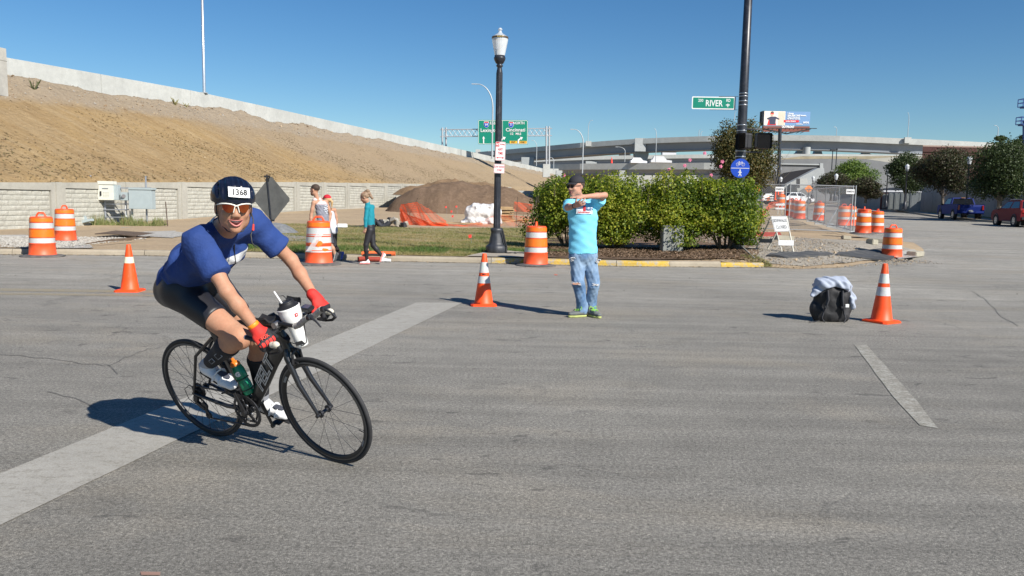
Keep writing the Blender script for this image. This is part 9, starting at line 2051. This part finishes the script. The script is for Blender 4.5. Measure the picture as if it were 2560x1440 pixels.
# vehicles on the viaducts
def tinycar(lab, x, y, d, col, tall=1.4, L=4.4, name='distant_car', cat='car'):
 p = at(x, y, d); t = thing(name, lab, cat, p, 0, 'vehicles on the viaducts'); pm_ = carpaint('paint_'+''.join(str(int(c*99)) for c in col), col); a = MB(); a.prism([(-L/2, 0), (L/2, 0), (L/2, .55), (L*.28, .7), (-L*.45, .75), (-L/2, .6)], (0, 0, 0), (1, 0, 0), (0, 0, 1), (0, 1, 0), -.85, .85); a.build('body', pm_, t, bevel=.05)
 a = MB(); a.prism([(-L*.42, .72), (L*.25, .70), (L*.1, tall), (-L*.34, tall)], (0, 0, 0), (1, 0, 0), (0, 0, 1), (0, 1, 0), -.75, .75); a.build('roof', M_CGL if col[0] < .5 else pm_, t, bevel=.03)
for a_ in (('white pickup on the low viaduct above the hedge', 1652, 407, 208, (.6, .61, .63), 1.6, 5.4), ('white car on the low viaduct left of the pier', 1596, 408, 216, (.7, .7, .72)), ('dark car on the second viaduct left of the pier', 1562, 389.5, 323, (.03, .03, .035)), ('dark car on the far barrier right of the billboard post', 2001, 389, 290, (.05, .06, .08), 1.6), ('dark van on the far barrier behind the round viaduct column', 2046, 390, 290, (.06, .05, .05), 2.6), ('small dark car on the far barrier above the bright green tree', 2166, 390.5, 290, (.04, .04, .04))): tinycar(*a_)
p = at(1671, 389, 345); wb = thing('white_building', 'distant white building top seen below the high viaduct', 'building', p); a = MB(); a.box((0, 0, .7), (5.8, 4, 2.6)); a.build('building_wall', mat('white_cladding', (.62, .62, .64), .7), wb); a = MB(); a.box((0, -.1, 1.7), (5.9, 4, .9)); a.build('roof_band', mat('dark_roof_band', (.10, .11, .12), .7), wb); a = MB(); letter(a, 'GALT HOUSE', (0, -2.05, .2), (1, 0, 0), (0, 0, 1), .9, .8, .02); a = None
p = at(1432, 409, 205); a = MB(); a.lathe([(.3, 0), (.25, .3), (.12, 1.1), (0, 1.6)], 10); o = a.build('red_beacon', mat('flag_red', (.75, .05, .03))); o.location = at(1529, 408, 200); tag(o, 'small red cone shaped marker on the low viaduct parapet', 'traffic cone')
# ------------------------------------------------------------------ billboard
KD = 112; k0 = at(1947, 455, KD); bl2 = thing('billboard', 'advertising billboard with a caped child on a black post right of the traffic pole', 'billboard', k0)
def Kp(x, y, dd=0): return at(x, y, KD+dd)-k0
a = MB(); a.cyl(Kp(1946, 470), Kp(1950, 322), .24, n=14); a.build('billboard_post', M_POLE, bl2)
A_, B_, C_, D_ = Kp(1909, 277.5), Kp(2024.5, 279.5, 3.5), Kp(2022, 313.5, 3.5), Kp(1909, 313); 
a = MB(); ux = nrm(B_-A_); up = np.array([0, 0, 1.]); n = np.cross(ux, up); wK = np.linalg.norm(B_-A_); hK = A_[2]-D_[2]
def K2(x, y): return D_+ux*(x*wK)+up*(y*hK)
a.add([K2(0, 0), K2(1, 0), K2(1, 1), K2(0, 1)]+[K2(x, y)-n*.25 for x, y in ((0, 0), (1, 0), (1, 1), (0, 1))], [[0, 1, 2, 3], [7, 6, 5, 4], [0, 4, 5, 1], [1, 5, 6, 2], [2, 6, 7, 3], [3, 7, 4, 0]]); pn = a.build('poster', mat('poster_blue', (.13, .24, .42), .5, var=.03), bl2)
def kp(name, polys, m, e): 
 a = MB()
 for o_ in polys: a.add([K2(x, y)+n*e for x, y in o_], [list(range(len(o_)))])
 return a.build(name, m, pn)
kp('photo_area', [[(0, 0), (.45, 0), (.45, 1), (0, 1)]], mat('poster_cream', (.66, .60, .52), .5), .02); kp('door_shape', [[(.30, 0), (.44, 0), (.44, .95), (.30, .95)]], mat('poster_beige', (.58, .46, .36), .5), .03)
kp('red_cape', [[(.07, 0), (.10, .42), (.18, .5), (.24, .3), (.26, 0)]], M_SGR, .04)
kp('child_figure', [[(.12, .06), (.11, .4), (.07, .42), (.06, .50), (.14, .62), (.24, .62), (.33, .46), (.31, .40), (.25, .48), (.24, .06)]], mat('poster_navy', (.03, .035, .07), .5), .05)
kp('child_head', [[(.165+.035*math.cos(q), .79+.13*math.sin(q)) for q in np.linspace(0, 2*PI, 13)[:-1]]], mat('poster_skin', (.55, .33, .22), .5), .055); kp('child_hair', [[(.13, .84), (.2, .84), (.195, .95), (.165, .99), (.135, .95)]], mat('poster_brown', (.10, .05, .03), .5), .06); kp('eye_mask', [[(.132, .79), (.198, .79), (.198, .86), (.132, .86)]], M_SGR, .065)
kp('red_banner', [[(.42, .22), (.74, .22), (.76, .30), (.74, .38), (.42, .38)]], M_SGR, .04)
def kt(s, x, y, size, sx=1.0, al='LEFT', b=.01, e=.08): a = MB(); letter(a, s, K2(x, y)+n*e, ux, up, size, sx, b, align=al); a.build('lettering', M_SGW, pn)
kt('I choose', .49, .86, .32); kt('Aetna Better Health because...', .49, .73, .31, .92); kt('That provide network', .49, .60, .28, .9); kt('has doctors I can trust.', .49, .48, .28, .9); kt('AetnaBetter 1-855-300-5528', .46, .30, .17, .9); kt('aetna', .84, .24, .50, 1.0); kt('aetnabetterhealth.com', .69, .10, .13, 1.0)
a = MB(); a.box((A_+B_)/2+[0, 0, -hK-.5], (wK, .3, .75), R=np.stack([ux, -n, up], 1)); a.build('lower_skirt', mat('rust_brown_skirt', (.16, .045, .03), .6), bl2)
a = MB(); letter(a, 'OUTFRONT', K2(.5, -.12)+n*.22, ux, up, .42, 1, .02); a.build('lettering', M_SGW, bl2)
a = MB()
for i in range(12): q = K2(i/11, -.24); a.bar(q+n*.3, q-n*1.8+[0, 0, -.5], .06, .06)
a.bar(K2(-.02, -.25)+n*1.0, K2(1.04, -.25)+n*1.0, .10, .10); a.bar(K2(0, -.26)+n*.1, K2(.5, -.6), .15, .15); a.bar(K2(1, -.26)+n*.1, K2(.5, -.6), .15, .15); a.build('catwalk', M_BLK, bl2, kind='stuff')
a = MB(); q = Kp(1906, 296, .8); a.box(q, (.35, 1.4, hK*1.0)); a.build('rear_face_edge', M_BLK, bl2)
a = MB(); 
for i in range(2): a.bar(K2(.02, 1.0)-n*(.4+.5*i), K2(.02, -.1)-n*(.4+.5*i), .09, .09)
a.build('back_frame', M_BLK, bl2, kind='stuff')
